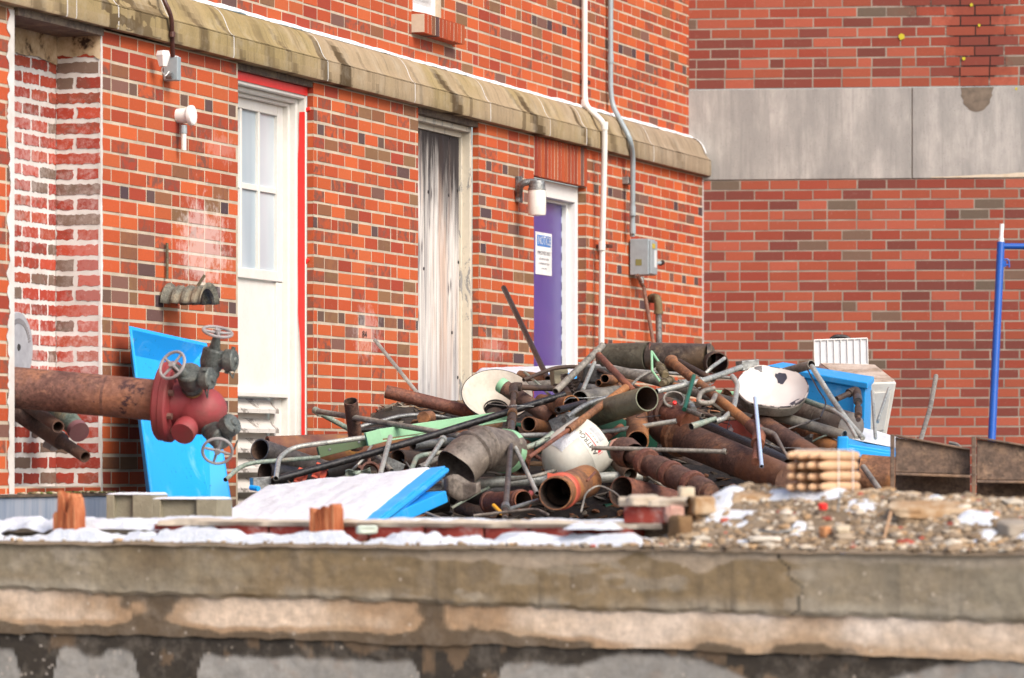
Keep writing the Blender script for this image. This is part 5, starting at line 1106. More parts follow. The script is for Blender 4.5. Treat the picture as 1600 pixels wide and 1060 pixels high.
# --- hidden layers: short offcuts filling the gaps
rng = random.Random(21); GF_ = 'rusty offcuts showing in the gaps of the heap'
KINDS = [(m_ra, 'purple brown'), (m_rc, 'dark brown'), (m_dg, 'dark grey'), (m_rd2, 'red brown'), (m_bk, 'black'), (m_gr, 'weathered grey'), (m_rb, 'orange brown'), (m_teal, 'teal green')]
near = [(620, 'left end of the heap'), (720, 'left part by the duct elbow'), (830, 'gaps round the white tank'), (960, 'gaps under the olive pipes'), (1090, 'gaps round the bell pipe'), (1220, 'gaps under the white bowl'), (1400, 'right end of the heap')]
seen = {}
for i in range(74):
    x = rng.uniform(475, 1310); lo = 650 + 60 * max(0, min(1, (760 - x) / 120)) + 50 * max(0, (x - 1120) / 200); y = rng.uniform(min(lo, 760), 800)
    an = rng.choice([rng.gauss(.2, .3), rng.gauss(.6, .3), rng.gauss(-.3, .3)]); ln = rng.uniform(35, 85); r = rng.choice([3, 4, 5, 7, 9, 12])
    mt, nm = KINDS[rng.choice([0, 0, 1, 1, 2, 3, 4, 5, 6, 7])]; b0 = .40 + rng.uniform(0, .25) + r / 80; db = rng.uniform(-.5, .5)
    reg = next(t for q, t in near if x < q); lie = 'level' if abs(an) < .22 else 'sloping down right' if an > 0 else 'sloping down left'
    lab = '%s %s pipe offcut %s in the %s' % ('thin' if r < 5 else 'middling' if r < 9 else 'fat', nm, lie, reg)
    if lab in seen: continue
    seen[lab] = 1
    pipe('pipe_offcut', lab, (x - ln * math.cos(an), y - ln * .6 * math.sin(an), b0 + db * .3), (x + ln * math.cos(an), min(y + ln * .6 * math.sin(an), 812), b0 + .25), r, mt, group=GF_ + ': ' + reg)
# --- left end
pipe('rusty_pipe', 'wide yellow-brown rusty pipe lying behind the left end of the heap', (418, 706, .5), (760, 694, .75), 24, m_yr)
pipe('dark_pipe', 'fat dark grey pipe with its open mouth at the far left of the heap', (406, 703, -.35), (540, 748, .55), 17.5, m_dg)
pipe('dark_pipe', 'fat dark pipe half buried below the leftmost open mouth', (414, 738, -.1), (560, 765, .5), 17, m_bk)
pipe('black_pipe', 'short fat black pipe under the mint-flaked conduit at left', (455, 742, .12), (560, 760, .3), 12, m_bk)
pipe('upright_pipe', 'short upright rusty pipe with an orange rim standing in the left of the heap', (548, 627, -.55), (557, 700, .1), 11, m_ra)
pipe('long_rod', 'long thin brown pipe lying from the left end across to the upright pipe fitting', (497, 643, -.25), (793, 694, -.75), 4.6, m_gr)
tt = pipe('green_rod', 'short green-flaked rod joined by an elbow to the long brown pipe at left', (496, 644, -.2), (548, 672, .1), 4.2, m_grmix)
m = MB(); m.tube([T_(492, 641, -.2), T_(500, 646, -.2)], .018, 12); m.build('tee_fitting', [m_grmix], label='small round elbow fitting at the left tip of the long brown pipe', cat='fitting')
pipe('thin_rod', 'thin silver rod sticking up left against the brick wall', (586, 532, .2), (655, 618, .1), 3, m_gl)
pipe('rusty_pipe', 'dark rusty pipe pointing up left in front of the boarded doorway', (603, 612, -.1), (742, 646, .1), 10.5, m_rd2, open_=False)
# mint beam
MBm = thing('green_beam', 'mint green metal beam with a dark green box end lying across the left of the heap', 'beam', T_(500, 708))
def barpx(par, nm, a, b, hpx, dpx, mat, bev=.002):
    A, B = T_(*a), T_(*b); d = (B - A).normalized(); up = (Vector((0, 0, 1)) - d * d.z).normalized(); s_ = d.cross(up).normalized(); dm = (A.y + B.y) / 2; h = hpx / F * dm / 2; w_ = dpx / F * dm / 2
    m = MB(); m.obox((A + B) / 2, d, up, s_, (B - A).length / 2, h, w_); return m.build(nm, [mat], par, bevel=bev)
barpx(MBm, 'box_end', (497, 707, -.42), (572, 688, -.5), 17, 14, m_dkgreen); barpx(MBm, 'end_block', (572, 687, -.55), (595, 681, -.58), 21, 20, m_mint)
barpx(MBm, 'plate', (590, 679, -.4), (804, 648, -.25), 16, 6, m_mint)
barpx(MBm, 'flange', (595, 690, -.45), (800, 656, -.3), 2, 12, m_mint)
for x_, y_ in ((515, 703), (561, 691)): m = MB(); m.lathe([(.0001, .004), (.006, .003), (.007, 0)], T_(x_, y_, -.57), (0, -1, 0), 8); m.build('bolt', [m_galv], MBm)
pipe('bent_conduit', 'grey conduit bent down at its left end over the dark green beam', 0, 0, 4, m_gl, pts=[(431, 748, -.75), (436, 715, -.75), (458, 699, -.75), (570, 684, -.8)], bendr=.09)
pipe('bent_conduit', 'mint-flaked conduit bent down at the far left beside the louvers', 0, 0, 3.6, m_grmix, pts=[(352, 750, -.5), (382, 724, -.5), (500, 715, -.5)], bendr=.08)
pipe('black_pipe', 'long black pipe rising from the snowy lid past the green beam to a fitting', 0, 0, 5.8, m_bk, pts=[(430, 750, -.7), (612, 700, -.7), (882, 617, -.75)], bendr=.2)
pipe('black_pipe', 'thin black pipe lying just above the mint green plate', 0, 0, 4.2, m_bk, pts=[(560, 673, -.1), (690, 662, -.2), (735, 655, -.1)], bendr=.2)
pipe('grey_hose', 'grey-blue curved hose above the mint plate by the plywood', 0, 0, 3.5, m_galv, pts=[(560, 668, .1), (625, 650, .05), (660, 648, .1), (720, 655, .2)], bendr=.2)
m = MB(); m.tube([T_(672, 652, -.1), T_(661, 653, -.2)], .03, 16); m.build('round_plug', [m_rb], label='small rusty round plug above the mint plate', cat='plug')
eb = thing('electrical_box', 'small galvanised electrical box with a loose wire behind the snowy lid', 'electrical box', T_(407, 765, -.6))
m = MB(); m.obox(T_(407, 755, -.6), Vector((.95, .3, .05)).normalized(), Vector((-.3, .95, 0)).normalized(), Vector((0, 0, 1)), .042, .03, .026); m.build('box', [m_galv], eb, bevel=.002)
m = MB(); m.tube(bend([T_(416, 753, -.62), T_(430, 742, -.62), T_(447, 748, -.62), T_(456, 758, -.6)], .04), .003, 6); m.build('wire', [m_twig], eb)
m = MB(); m.tube([T_(392, 762, -.6), T_(404, 764, -.62)], .012, 10); m.build('connector', [m_blue], eb)
# red couplings
def coupling(label, x, y, b, r, axis, mat, n=4):
    tt = thing('pipe_coupling', label, 'coupling', T_(x, y, b), group='red and rusty pipe couplings by the snowy lid'); c = T_(x, y, b); a = Vector(axis).normalized(); rr_ = r / F * c.y
    m = MB(); m.lathe([(rr_ * .78, -rr_ * .5), (rr_, -rr_ * .5), (rr_, -rr_ * .25), (rr_ * .9, -rr_ * .2), (rr_ * .9, rr_ * .2), (rr_, rr_ * .25), (rr_, rr_ * .5), (rr_ * .78, rr_ * .5), (rr_ * .78, -rr_ * .5)], c, a, 22); m.build('ring', [mat], tt)
    sx = a.cross(Vector((0, 0, 1))).normalized(); sy = a.cross(sx)
    for k in range(n):
        t0 = k * 2 * math.pi / n + .6; o = sx * math.cos(t0) + sy * math.sin(t0); m = MB(); m.obox(c + o * rr_ * 1.12, a, o, a.cross(o), rr_ * .42, rr_ * .2, rr_ * .16); m.build('lug', [mat], tt, bevel=.002)
coupling('red coupling ring with lugs, leftmost behind the snowy lid', 470, 746, -.55, 13, (.9, -.2, -.3), m_redp)
coupling('bright red coupling ring facing up in the middle of the row', 500, 738, -.5, 13, (.8, -.4, -.3), m_redp)
coupling('wide rusty coupling ring with red lugs behind the snowy lid', 578, 738, -.5, 16, (.15, -1, .2), m_rd2, 6)
pipe('black_pipe', 'short fat black pipe plugged into the red couplings', (502, 742, -.45), (560, 722, .0), 12, m_bk)
pipe('short_rod', 'pale thin pipe standing up behind the snowy lid, the left one of two', (594, 742, -.9), (610, 683, -.8), 4, m_gl)
tt = pipe('short_rod', 'grey thin pipe with a round coupling at its top above the blue corner', (662, 732, -.9), (694, 684, -.9), 3.8, m_gl, collars=[(.93, 9, 1.7)])
pipe('rusty_pipe', 'rusty pipe mouth facing left just above the snowy lid', (621, 717, -.35), (720, 728, .2), 15, m_rc)
pipe('grey_rod', 'short grey rod slanting left of the rusty mouth', (591, 714, -.45), (612, 736, -.5), 4, m_gr)
m = MB(); m.obox(T_(616, 728, -.45), Vector((.85, .2, -.4)).normalized(), Vector((-.2, .95, 0)).normalized(), Vector((.4, 0, .85)).normalized(), .045, .004, .025); m.build('bracket_plate', [m_galv], label='small dull steel plate with a hole below the rusty mouth', cat='plate', bevel=.001)
pipe('bent_conduit', 'thin mint-flaked conduit bent down just above the blue lid corner', 0, 0, 4, m_grmix, pts=[(642, 736, -.7), (652, 712, -.6), (705, 706, -.5)], bendr=.07)
pipe('grey_gutter', 'blue-grey open gutter half lying under the brown pipe', (645, 697, -.2), (735, 686, .1), 7, m_galv, wall=.08)
pipe('black_pipe', 'thin blue-black rod under the long brown pipe', (625, 712, .0), (730, 690, .1), 3, m_bk)
pipe('long_rod', 'thin grey rod low behind the blue corner', (655, 730, -.6), (712, 704, -.5), 4, m_gr)
# --- duct elbow
DU = thing('duct_elbow', 'crumpled grey sheet metal duct elbow with a torn mouth beside the blue lid', 'duct', T_(740, 740))
pp = bend([T_(712, 734, -.95), T_(748, 698, -1.12), T_(794, 706, -.85)], .12, 14); n = len(pp); rr_ = [(.096 + .006 * sm(i / n, .25, 0)) for i in range(n)]
m = MB(); m.tube(pp, [float(x) for x in rr_], 36, hollow=.004)
vs = np.array(m.v); d0 = pp[1] - pp[0]
nz = fbm(vs[:, 0] * 9, vs[:, 2] * 9, 160) - .5; vs = vs + np.stack([nz * .02, nz * .0, nz * .02], -1); m.v = [tuple(v) for v in vs]
m.build('duct', [m_duct], DU)
for i in (int(n * .3), int(n * .62)):
    m = MB(); d = (pp[min(i + 1, n - 1)] - pp[i - 1]).normalized(); r_ = float(rr_[i]); m.lathe([(r_, -.012), (r_ + .009, -.004), (r_ + .009, .004), (r_, .012)], pp[i], d, 36); m.build('seam', [m_duct], DU)
m = MB(); d = (pp[-1] - pp[-3]).normalized(); m.tube([pp[-1] + (pp[-2] - pp[-1]).normalized() * .045, pp[-1]], .0995, 36); m.build('green_end', [m_mint], DU)
rg = random.Random(3); m = MB(); A = T_(694, 748, -1.05); 
g_ = [[A + Vector((i * .02, -.015 * math.sin(i * 1.1), -j * .02 + .02 * math.sin(i * .7 + j * .5))) for i in range(9)] for j in range(5)]
m.add([v for r_ in g_ for v in r_], [(j * 9 + i, j * 9 + i + 1, (j + 1) * 9 + i + 1, (j + 1) * 9 + i) for j in range(4) for i in range(8)], smooth=True); o = m.build('torn_sheet', [m_duct], DU); o.modifiers.new('s', 'SOLIDIFY').thickness = .002
pipe('galvanised_pipe', 'long pale galvanised pipe lying level across the bottom of the heap', (690, 757, -.55), (1004, 744, -.6), 8.5, m_gl)
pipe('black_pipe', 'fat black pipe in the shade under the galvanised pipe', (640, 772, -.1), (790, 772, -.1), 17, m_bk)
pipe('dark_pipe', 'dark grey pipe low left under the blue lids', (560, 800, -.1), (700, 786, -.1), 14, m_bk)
pipe('rusty_pipe', 'brown pipe lying lowest beside the foot of the upright pipe', (716, 792, -.3), (780, 812, -.3), 11, m_rc)
pipe('grey_rod', 'thin pale rod poking out below the lower blue lid', (664, 801, -.7), (700, 815, -.8), 2.6, m_gl)
# --- enamel shade
def basis(axis):
    return Vector(axis).normalized()
LS = thing('enamel_reflector', 'large white enamel lamp shade with a dark rim facing out of the heap', 'lamp shade', T_(775, 650, -.1))
c = T_(777, 617, -.2); a = basis((.06, -.70, .71)); k = .0
m = MB(); m.lathe([(.056, -.095), (.09, -.07), (.135, -.03), (.164, .002), (.170, .004), (.172, .0), (.168, -.004), (.138, -.037), (.092, -.078), (.056, -.102)], c, a, 48); m.build('shade', [m_enam], LS)
m = MB(); m.lathe([(.1685, .003), (.171, .006), (.1735, .003), (.172, -.003)], c, a, 48); m.build('rim', [m_bk], LS)
m = MB(); m.lathe([(.056, -.094), (.060, -.088), (.062, -.092), (.05, -.13), (.046, -.13), (.05, -.1)], c, a, 32); m.build('neck', [m_bk], LS)
m = MB(); m.lathe([(.05, -.128), (.0001, -.128)], c, a, 24); m.build('socket', [m_rc], LS)
tt = pipe('rusty_pipe', 'brown pipe with a mint green end in front of the enamel shade', (783, 602, -.65), (862, 655, -.4), 12, m_ra, collars=[(.03, 11, 1.03)], cmat=m_mint)
# --- upright iron pipe with fittings
UP = thing('pipe_assembly', 'upright black iron pipe with elbow, tee and side arm in the middle of the heap', 'pipe assembly', T_(789, 812, -.9))
def seg_(nm, a, b, r, mat=m_bk, par=UP): A, B = T_(*a), T_(*b); m = MB(); m.tube([A, (A + B) / 2, B], r / F * A.y, 16); return m.build(nm, [mat], par)
seg_('riser', (800, 668, -1.0), (789, 811, -1.3), 4.4, m_dg); seg_('riser', (803, 606, -.8), (801, 640, -.9), 4.5, m_rc); seg_('side_arm', (806, 605, -.8), (876, 608, -.55), 4.6, m_rc)
elbow(UP, 'elbow', [(803, 618, -.82), (802, 604, -.8), (815, 605, -.8)], 7, m_rc, .03); seg_('tee', (801, 636, -.9), (800, 662, -.97), 6.5, m_rc); seg_('collar', (801, 645, -.93), (800, 649, -.94), 7.8, m_brass); seg_('collar', (799.5, 656, -.95), (799, 661, -.96), 8, m_rc); seg_('reducer', (799, 661, -.97), (798.5, 673, -1.0), 6, m_dg)
elbow(UP, 'elbow', [(868, 607, -.6), (881, 608, -.55), (888, 620, -.6)], 7.5, m_rc, .035); seg_('foot', (789.5, 792, -1.27), (789, 806, -1.32), 5.2, m_rc); seg_('foot_collar', (790, 790, -1.3), (789.7, 795, -1.3), 7, m_galv)
m = MB(); a_ = T_(768, 804, -1.3); b_ = T_(840, 782, -1.1); m.tube([a_, b_], .009, 12, hollow=.002); m.build('pipe', [m_galv], label='short thin galvanised pipe crossing the foot of the upright pipe', cat='pipe')
pipe('silver_rod', 'thin silver rod slanting down right from the tee of the upright pipe', (801, 691, -1.0), (839, 771, -1.15), 3.6, m_gl)
pipe('yellow_lever', 'small yellow lever handle near the foot of the upright pipe', (771, 790, -1.35), (783, 802, -1.35), 3.2, paint('yellow_plastic', srgb(226, 160, 24), .5), open_=False, cat='lever')
pipe('valve_tail', 'crimson and brass valve tail behind the thin silver rod', (829, 771, -.7), (818, 785, -.75), 5, m_fred, open_=False, cat='fitting', r2=3)
tt = pipe('rusty_fitting', 'rusty flanged pipe end low between the upright pipe and open mouth', (763, 786, -.65), (818, 782, -.95), 16, m_rd2, collars=[(.05, 8, 1.12), (.9, 10, 1.1)])
pipe('rusty_fitting', 'rusty collar fitting beside the left edge of the white tank', (818, 700, -.2), (812, 730, -.35), 15, m_rd2, collars=[(.15, 8, 1.15)])
# --- galvanised box, short pipes round the middle
gb = thing('electrical_box', 'open galvanised steel box with a bright side above the white tank', 'electrical box', T_(880, 660, -.9))
c = T_(880, 659, -1.0); e1 = Vector((.80, -.35, .38)).normalized(); e2 = Vector((.35, .93, .05)); e2 = (e2 - e1 * e2.dot(e1)).normalized(); e3 = e1.cross(e2)
m = MB(); 
for (o_, hx, hy, hz_) in (((0, 0, -.028), .05, .035, .002), ((0, .035, 0), .05, .002, .028), ((0, -.035, 0), .05, .002, .028), ((.05, 0, 0), .002, .033, .026), ((-.05, 0, 0), .002, .033, .026)): m.obox(c + e1 * o_[0] + e2 * o_[1] + e3 * o_[2], e1, e2, e3, hx, hy, hz_)
m.build('shell', [m_galv], gb)
m = MB(); m.lathe([(.0001, .002), (.012, .002), (.013, 0)], c + e2 * -.037 + e1 * .02, -e2, 14); m.build('knockout', [m_dg], gb)
pipe('rusty_pipe', 'short rusty pipe with a round mouth right of the upright pipe', (826, 663, -.65), (872, 676, .0), 12, m_rb)
pipe('galvanised_rod', 'thin galvanised rod running level above the white tank', (808, 681, -.75), (1057, 658, -.95), 3.8, m_gl, pts=[(808, 681, -.75), (930, 678, -.85), (1057, 658, -1.1)], bendr=.3)
T2 = thing('rusty_rod', 'rusty pipe that narrows to a thin rod, running down left over the white tank', 'pipe', T_(826, 716, -1.05))
m = MB(); A, B, C_ = T_(826, 715, -1.25), T_(888, 672, -1.2), T_(978, 606, -1.15); m.tube([A, B], .0095, 14); m.build('thin_rod', [m_rd2], T2); m = MB(); m.tube([B, C_], .0175, 18, hollow=.004); m.build('sleeve', [m_rb], T2)
pipe('blue_conduit', 'pale blue-grey conduit curving over the pipes in the middle', 0, 0, 4, m_galv, pts=[(886, 652, -1.1), (915, 632, -1.1), (950, 621, -1.1), (990, 614, -1.0)], bendr=.15)
pipe('rusty_rod', 'straight orange-rusty rod leaning from the top of the heap', (935, 555, -1.2), (990, 612, -1.1), 5.6, m_rd2, open_=False)
pipe('olive_pipe', 'olive painted pipe with its wide round mouth facing out, near the top middle', (1011, 623, -1.55), (905, 655, -.7), 19.5, m_ol, wall=.08)
pipe('grey_pipe', 'pale grey pipe with an open mouth facing left in the middle', (906, 624, -.9), (985, 612, -.2), 13, m_gr, wall=.08)
pipe('copper_pipe', 'orange-rusty wide can mouth left of the pale grey pipe', (893, 631, -.95), (868, 636, -.5), 13, m_rb, wall=.1)
pipe('black_pipe', 'dark narrow pipe with a small mouth below the pale grey pipe', (872, 641, -1.25), (913, 630, -1.0), 5.5, m_bk, wall=.3)
pipe('rusty_pipe', 'orange-brown fat pipe stub right of the brown pipe', (845, 630, -.3), (880, 634, -.4), 14, m_rb)
pipe('rusty_pipe', 'small brown pipe mouth under the rusty leaning rod', (945, 592, -.8), (985, 597, -.1), 7, m_rb)
pipe('rusty_pipe', 'orange rust pipe lying just under the small brown mouth', (935, 599, -.6), (975, 606, -.4), 6, m_rb)
pipe('silver_tube', 'long silver-brown square-ended tube leaning to the top of the heap', (942, 540, -.9), (868, 612, -.7), 5.6, m_gr, wall=.2)
bm_ = thing('motor_box', 'black dented steel box with peeling silver foil near the top', 'box', T_(925, 600, -.4))
m = MB(); m.obox(T_(926, 586, -.4), Vector((.97, .2, -.1)).normalized(), Vector((-.2, .97, 0)).normalized(), Vector((.1, 0, .97)).normalized(), .062, .07, .042); m.build('box', [m_bk], bm_, bevel=.008)
m = MB(); m.obox(T_(924, 573, -.42), Vector((.97, .2, -.1)).normalized(), Vector((-.2, .97, .25)).normalized(), Vector((.1, -.25, .97)).normalized(), .055, .06, .003); m.build('foil', [m_gl], bm_, bevel=.001)
pipe('flex_conduit', 'ribbed silver flexible conduit leaning on the black box', (929, 566, -.75), (910, 611, -.9), 3.2, m_gl)
m = MB(); m.obox(T_(874, 592, -.3), Vector((.96, .25, .1)).normalized(), Vector((-.25, .96, 0)).normalized(), Vector((-.1, 0, 1)).normalized(), .036, .04, .05); m.build('concrete_chunk', [m_cmu], label='grey concrete chunk behind the leaning silver tube', cat='concrete', bevel=.004)
pipe('grey_pipe', 'dusty grey cylinder lying behind the black box', (884, 606, -.1), (945, 612, .1), 14, m_dg)
pipe('thin_rod', 'thin brown rod arching over the top of the heap from the enamel shade', 0, 0, 3.2, m_rc, pts=[(818, 594, -.5), (870, 573, -.5), (925, 574, -.5), (1000, 608, -.6)], bendr=.25)
pipe('rusty_pipe', 'brown pipe lying level behind the enamel shade', (812, 588, .2), (872, 596, .1), 9, m_rb)
pipe('black_pipe', 'dark pipe lying under the grey chunk', (826, 604, .1), (890, 600, .0), 8, m_gr)
# --- top cylinders
tk = thing('steel_cylinder', 'fat cylinder on top of the heap, olive on the left half and burnt brown right', 'cylinder', T_(1020, 580, -.1))
def cyl(par, nm, a, b, r, mat, prof_end=None): A, B = T_(*a), T_(*b); m = MB(); rr_ = r / F * (A.y + B.y) / 2; m.tube([A, (A + B) / 2, B], rr_, 40); return m.build(nm, [mat], par)
cyl(tk, 'olive_half', (946, 560, .35), (1014, 558, .2), 23, m_olt); cyl(tk, 'weld_seam', (1013.5, 558, .2), (1017, 558, .2), 23.5, m_rd2); cyl(tk, 'brown_half', (1017, 558, .2), (1108, 560, .05), 22.6, m_br)
A = T_(946, 560, .35); m = MB(); m.lathe([(23 / F * 22.6, 0), (.068, .025), (.04, .045), (.0001, .05)], A, (-1, .15, 0), 40); m.build('domed_end', [m_olt], tk)
cyl(tk, 'end_band', (1104, 560, .05), (1110, 560, .05), 23.2, m_br)
m = MB(); A = T_(1121, 568, -.1); B = T_(1100, 564, .5); m.tube([B, A], .056, 32, hollow=.006); m.build('dark_pipe', [m_rc, m_bk], label='dark pipe with a slanted orange-edged mouth behind the fat cylinder', cat='pipe')
pipe('long_grey_pipe', 'long weathered grey pipe running from the heap top down to the lower right blue lid', 0, 0, 8.5, m_gr, pts=[(948, 577, -.45), (1010, 590, -.5), (1319, 681, -.55)], bendr=.3)
pipe('galvanised_rod', 'thin shiny rod lying just under the fat cylinder', (960, 577, .0), (1150, 591, -.2), 2.6, m_gl)
# rusty pipe from the cylinder down to the right
rp = thing('rusty_pipe', 'orange-brown pipe with an elbow top slanting down right from the fat cylinder', 'pipe', T_(1047, 565, -.9))
pa_, pb_ = (1050, 566, -1.0), (1180, 670, -1.35)
m = MB(); A, B = T_(*pa_), T_(*pb_); m.tube([A, (A + B) / 2, B], 7 / F * 21.5, 22); m.build('tube', [m_rb], rp)
m = MB(); m.lathe([(.014, 0), (.031, .002), (.033, .012), (.026, .022), (.022, .04)], A - (B - A).normalized() * .02, (B - A), 22); m.build('flared_end', [m_rb], rp)
m = MB(); m.tube(bend([B - (B - A).normalized() * .05, T_(1187, 676, -1.4), T_(1184, 694, -1.4)], .03), .03, 20); m.build('elbow', [m_rd2], rp)
seg_('drop', (1185, 688, -1.4), (1180, 722, -1.42), 6.5, m_rd2, rp)
pipe('purple_rod', 'purple-brown rod lying close above the orange-brown pipe', (1060, 565, -.8), (1115, 594, -.8), 5, m_rc)
pipe('pale_rod', 'pale rod lying level across to a steel bracket by the white bowl', (1030, 612, -1.2), (1157, 574, -1.0), 4.5, m_gl, pts=[(1026, 612, -1.2), (1100, 595, -1.15), (1158, 574, -1.0)], bendr=.2)
m = MB(); m.obox(T_(1168, 571, -.6), Vector((.95, .25, .1)).normalized(), Vector((-.25, .95, 0)).normalized(), Vector((-.1, 0, 1)).normalized(), .044, .05, .024); m.build('steel_bracket', [m_galv], label='pale galvanised bracket box left of the white enamel bowl', cat='bracket', bevel=.004)
pipe('green_bar', 'dark green flat bar standing among the fittings', (1084, 588, -1.25), (1069, 640, -1.25), 3.6, m_teal, open_=False, cat='bar')
pipe('mint_wire', 'mint green bent bracket wire in front of the fat cylinder', 0, 0, 2, m_mint, pts=[(1032, 570, -1.1), (1018, 549, -1.1), (1019, 580, -1.1), (1032, 598, -1.1)], bendr=.01, cat='wire')
pipe('brass_valve', 'dull brown small valve in front of the long grey pipe', (1029, 570, -1.1), (1040, 588, -1.1), 6, m_oldbrass, open_=False, cat='valve', collars=[(.3, 4, 1.35), (.75, 4, 1.3)])
pipe('brass_valve', 'dull brown gear fitting just right of the wide olive mouth', (1034, 600, -1.15), (1050, 593, -1.1), 5, m_oldbrass, open_=False, cat='valve', collars=[(.3, 4, 1.5), (.8, 3, 1.4)])
jb = thing('junction_box', 'round open junction box with a red knob below the gear fittings', 'junction box', T_(1053, 632, -1.1))
m = MB(); m.lathe([(.048, -.03), (.053, .012), (.05, .015), (.042, .015), (.042, -.025), (.0001, -.026)], T_(1053, 627, -1.1), (.05, -.75, .65), 26); m.build('shell', [m_gr], jb)
m = MB(); m.lathe([(.0001, .012), (.009, .01), (.01, 0)], T_(1054, 631, -1.14), (.05, -.75, .65), 12); m.build('knob', [m_red], jb)
pipe('curled_strap', 'grey-brown metal strap curled round the orange-brown pipe', 0, 0, 4, m_gr, pts=[(1116, 607, -1.5), (1095, 612, -1.5), (1090, 630, -1.45), (1112, 630, -1.4), (1118, 618, -1.3)], bendr=.05, open_=False, cat='strap')
pipe('curved_bracket', 'pale curved conduit bracket hooking down beside the white bowl', 0, 0, 4.2, m_gl, pts=[(1144, 588, -1.1), (1153, 600, -1.1), (1146, 640, -1.2), (1130, 655, -1.3), (1118, 658, -1.3)], bendr=.08)
pipe('mint_scrap', 'split pale pipe scrap with a mint green edge above the black pipe', (1080, 667, -1.35), (1118, 654, -1.35), 6, m_grmix, r2=3.5)
pipe('grey_rod', 'short grey conduit stub pointing at the mint scrap', (1070, 640, -1.2), (1098, 650, -1.25), 4, m_gr)
pipe('mint_plate', 'mint green strip lying behind the orange-brown pipe', (1115, 614, -.3), (1185, 620, -.4), 5, m_mint, open_=False, cat='strip')
pipe('blue_cluster', 'small blue-grey valve lying among the fittings left of the curled strap', (1074, 628, -1.15), (1084, 640, -1.2), 5, m_galv, open_=False, cat='valve', collars=[(.5, 4, 1.4)])
# --- bell pipe
bp = thing('bell_pipe', 'biggest rusty pipe with bell collars lying down right through the heap', 'pipe', T_(1140, 740, -.9))
A, B = T_(1063, 683, -.75), T_(1232, 752, -1.0); d = (B - A).normalized(); R0 = 26 / F * A.y
m = MB(); m.tube([A, (A + B) / 2, B], [R0, R0 * .97, R0 * .92], 44); m.build('barrel', [m_ra], bp)
m = MB(); m.lathe([(R0, -.035), (R0 * 1.18, -.03), (R0 * 1.22, -.01), (R0 * 1.22, .012), (R0 * 1.1, .02), (R0, .05)], A, d, 44); m.build('bell_ring', [m_rb], bp)
m = MB(); m.tube(bend([A - d * .02, T_(1035, 668, -.75), T_(1034, 638, -.55)], .1, 10), R0 * .95, 40); m.build('bell_elbow', [m_ra], bp)
m = MB(); A2 = T_(1052, 650, -.95); d2 = (T_(1084, 664, -1.0) - T_(1030, 634, -.95)).normalized(); m.tube([T_(1036, 640, -.95), T_(1078, 662, -.95)], .055, 36); m.build('saddle', [m_rd2], bp)
m = MB(); m.lathe([(.05, -.01), (.064, -.008), (.064, .016), (.05, .02)], T_(1040, 642, -.97), d2, 36); m.build('saddle_ring', [m_ra], bp)
pipe('black_pipe', 'fat black plastic pipe running down right above the big bell pipe', (1078, 661, -.65), (1232, 729, -.75), 14.5, m_bk)
rs_ = thing('red_tank', 'faded red domed tank half buried behind the black pipe', 'tank', T_(1148, 690, -.4))
m = MB(); c = T_(1147, 684, -.15); m.lathe([(.0001, -.10)] + [(.1 * math.cos(t), .1 * math.sin(t) * .9) for t in np.linspace(-1.3, 1.3, 14)] + [(.0001, .092)], c, (-.2, -.5, .85), 36); m.build('shell', [m_redp], rs_)
m = MB(); m.lathe([(.0001, .005), (.012, .004), (.013, 0)], c + Vector((-.02, -.09, .035)), (-.1, -.9, .4), 8); m.build('label', [paint('worn_white', srgb(214, 196, 190), .8, srgb(190, 90, 70), .6, 30)], rs_)
# stepped soil pipe
sp_ = thing('stepped_pipe', 'rusty soil pipe with stepped hubs in front of the big bell pipe', 'pipe', T_(1040, 760, -1.2))
A, B = T_(968, 702, -1.15), T_(1112, 772, -1.35); d = (B - A).normalized(); L_ = (B - A).length
m = MB(); m.tube([A, B], .039, 32); m.build('barrel', [m_ra], sp_)
m = MB(); m.lathe([(.03, -.0), (.06, .02), (.068, .06), (.062, .10), (.056, .13)], A - d * .0, d, 34); m.build('elbow_hub', [m_ra], sp_)
for (t0, w_, k) in ((.30, .02, .062), (.46, .045, .055), (.57, .02, .06), (.68, .06, .054), (.80, .018, .062), (.90, .05, .052)):
    m = MB(); m.lathe([(.038, -w_), (k * .95, -w_ * .95), (k, -w_ * .4), (k, w_ * .6), (k * .93, w_), (.038, w_)], A + d * (L_ * t0), d, 34); m.build('hub', [m_rd2 if k > .058 else m_ra], sp_)
pipe('rusty_pipe', 'upright rusty pipe stub with a dark mouth pointing down', (996, 640, -.55), (996, 690, -1.0), 17.5, m_rb)
hx = thing('hex_fitting', 'hexagonal copper coloured fitting with a green flange beside the white tank', 'fitting', T_(964, 706, -1.1)); c = T_(964, 698, -1.1); a = Vector((-.1, -.95, .15))
m = MB(); m.lathe([(.02, .03), (.031, .03), (.034, .024), (.034, 0)], c, a, 8, smooth=False); m.build('hex', [paint('dull_copper', srgb(188, 136, 118), .5, srgb(110, 140, 120), .5, 12, .4)], hx)
m = MB(); m.lathe([(.02, .0), (.052, .0), (.054, -.012), (.02, -.014)], c + Vector((.004, 0, -.012)), a, 8, smooth=False); m.build('flange', [paint('verdigris', srgb(92, 130, 112), .6, srgb(60, 84, 70), .5, 12)], hx)
m = MB(); m.lathe([(.02, .02), (.0001, .018)], c, a, 12); m.build('bore', [m_bk], hx)
pipe('thin_rod', 'thin straight grey rod with a coupling end lying level left of the bell pipe', (925, 700, -1.25), (1135, 706, -1.4), 3.5, m_gr, collars=[(.985, 6, 1.4)])
pipe('dark_pipe', 'dark rusty pipe running down right from behind the white tank', (930, 690, -.6), (985, 742, -.7), 11, m_rc)
pipe('rusty_pipe', 'rusty pipe mouth half hidden behind the rubble right of the open mouth', (970, 768, -1.05), (1062, 792, -.6), 24, m_rd2, wall=.06)
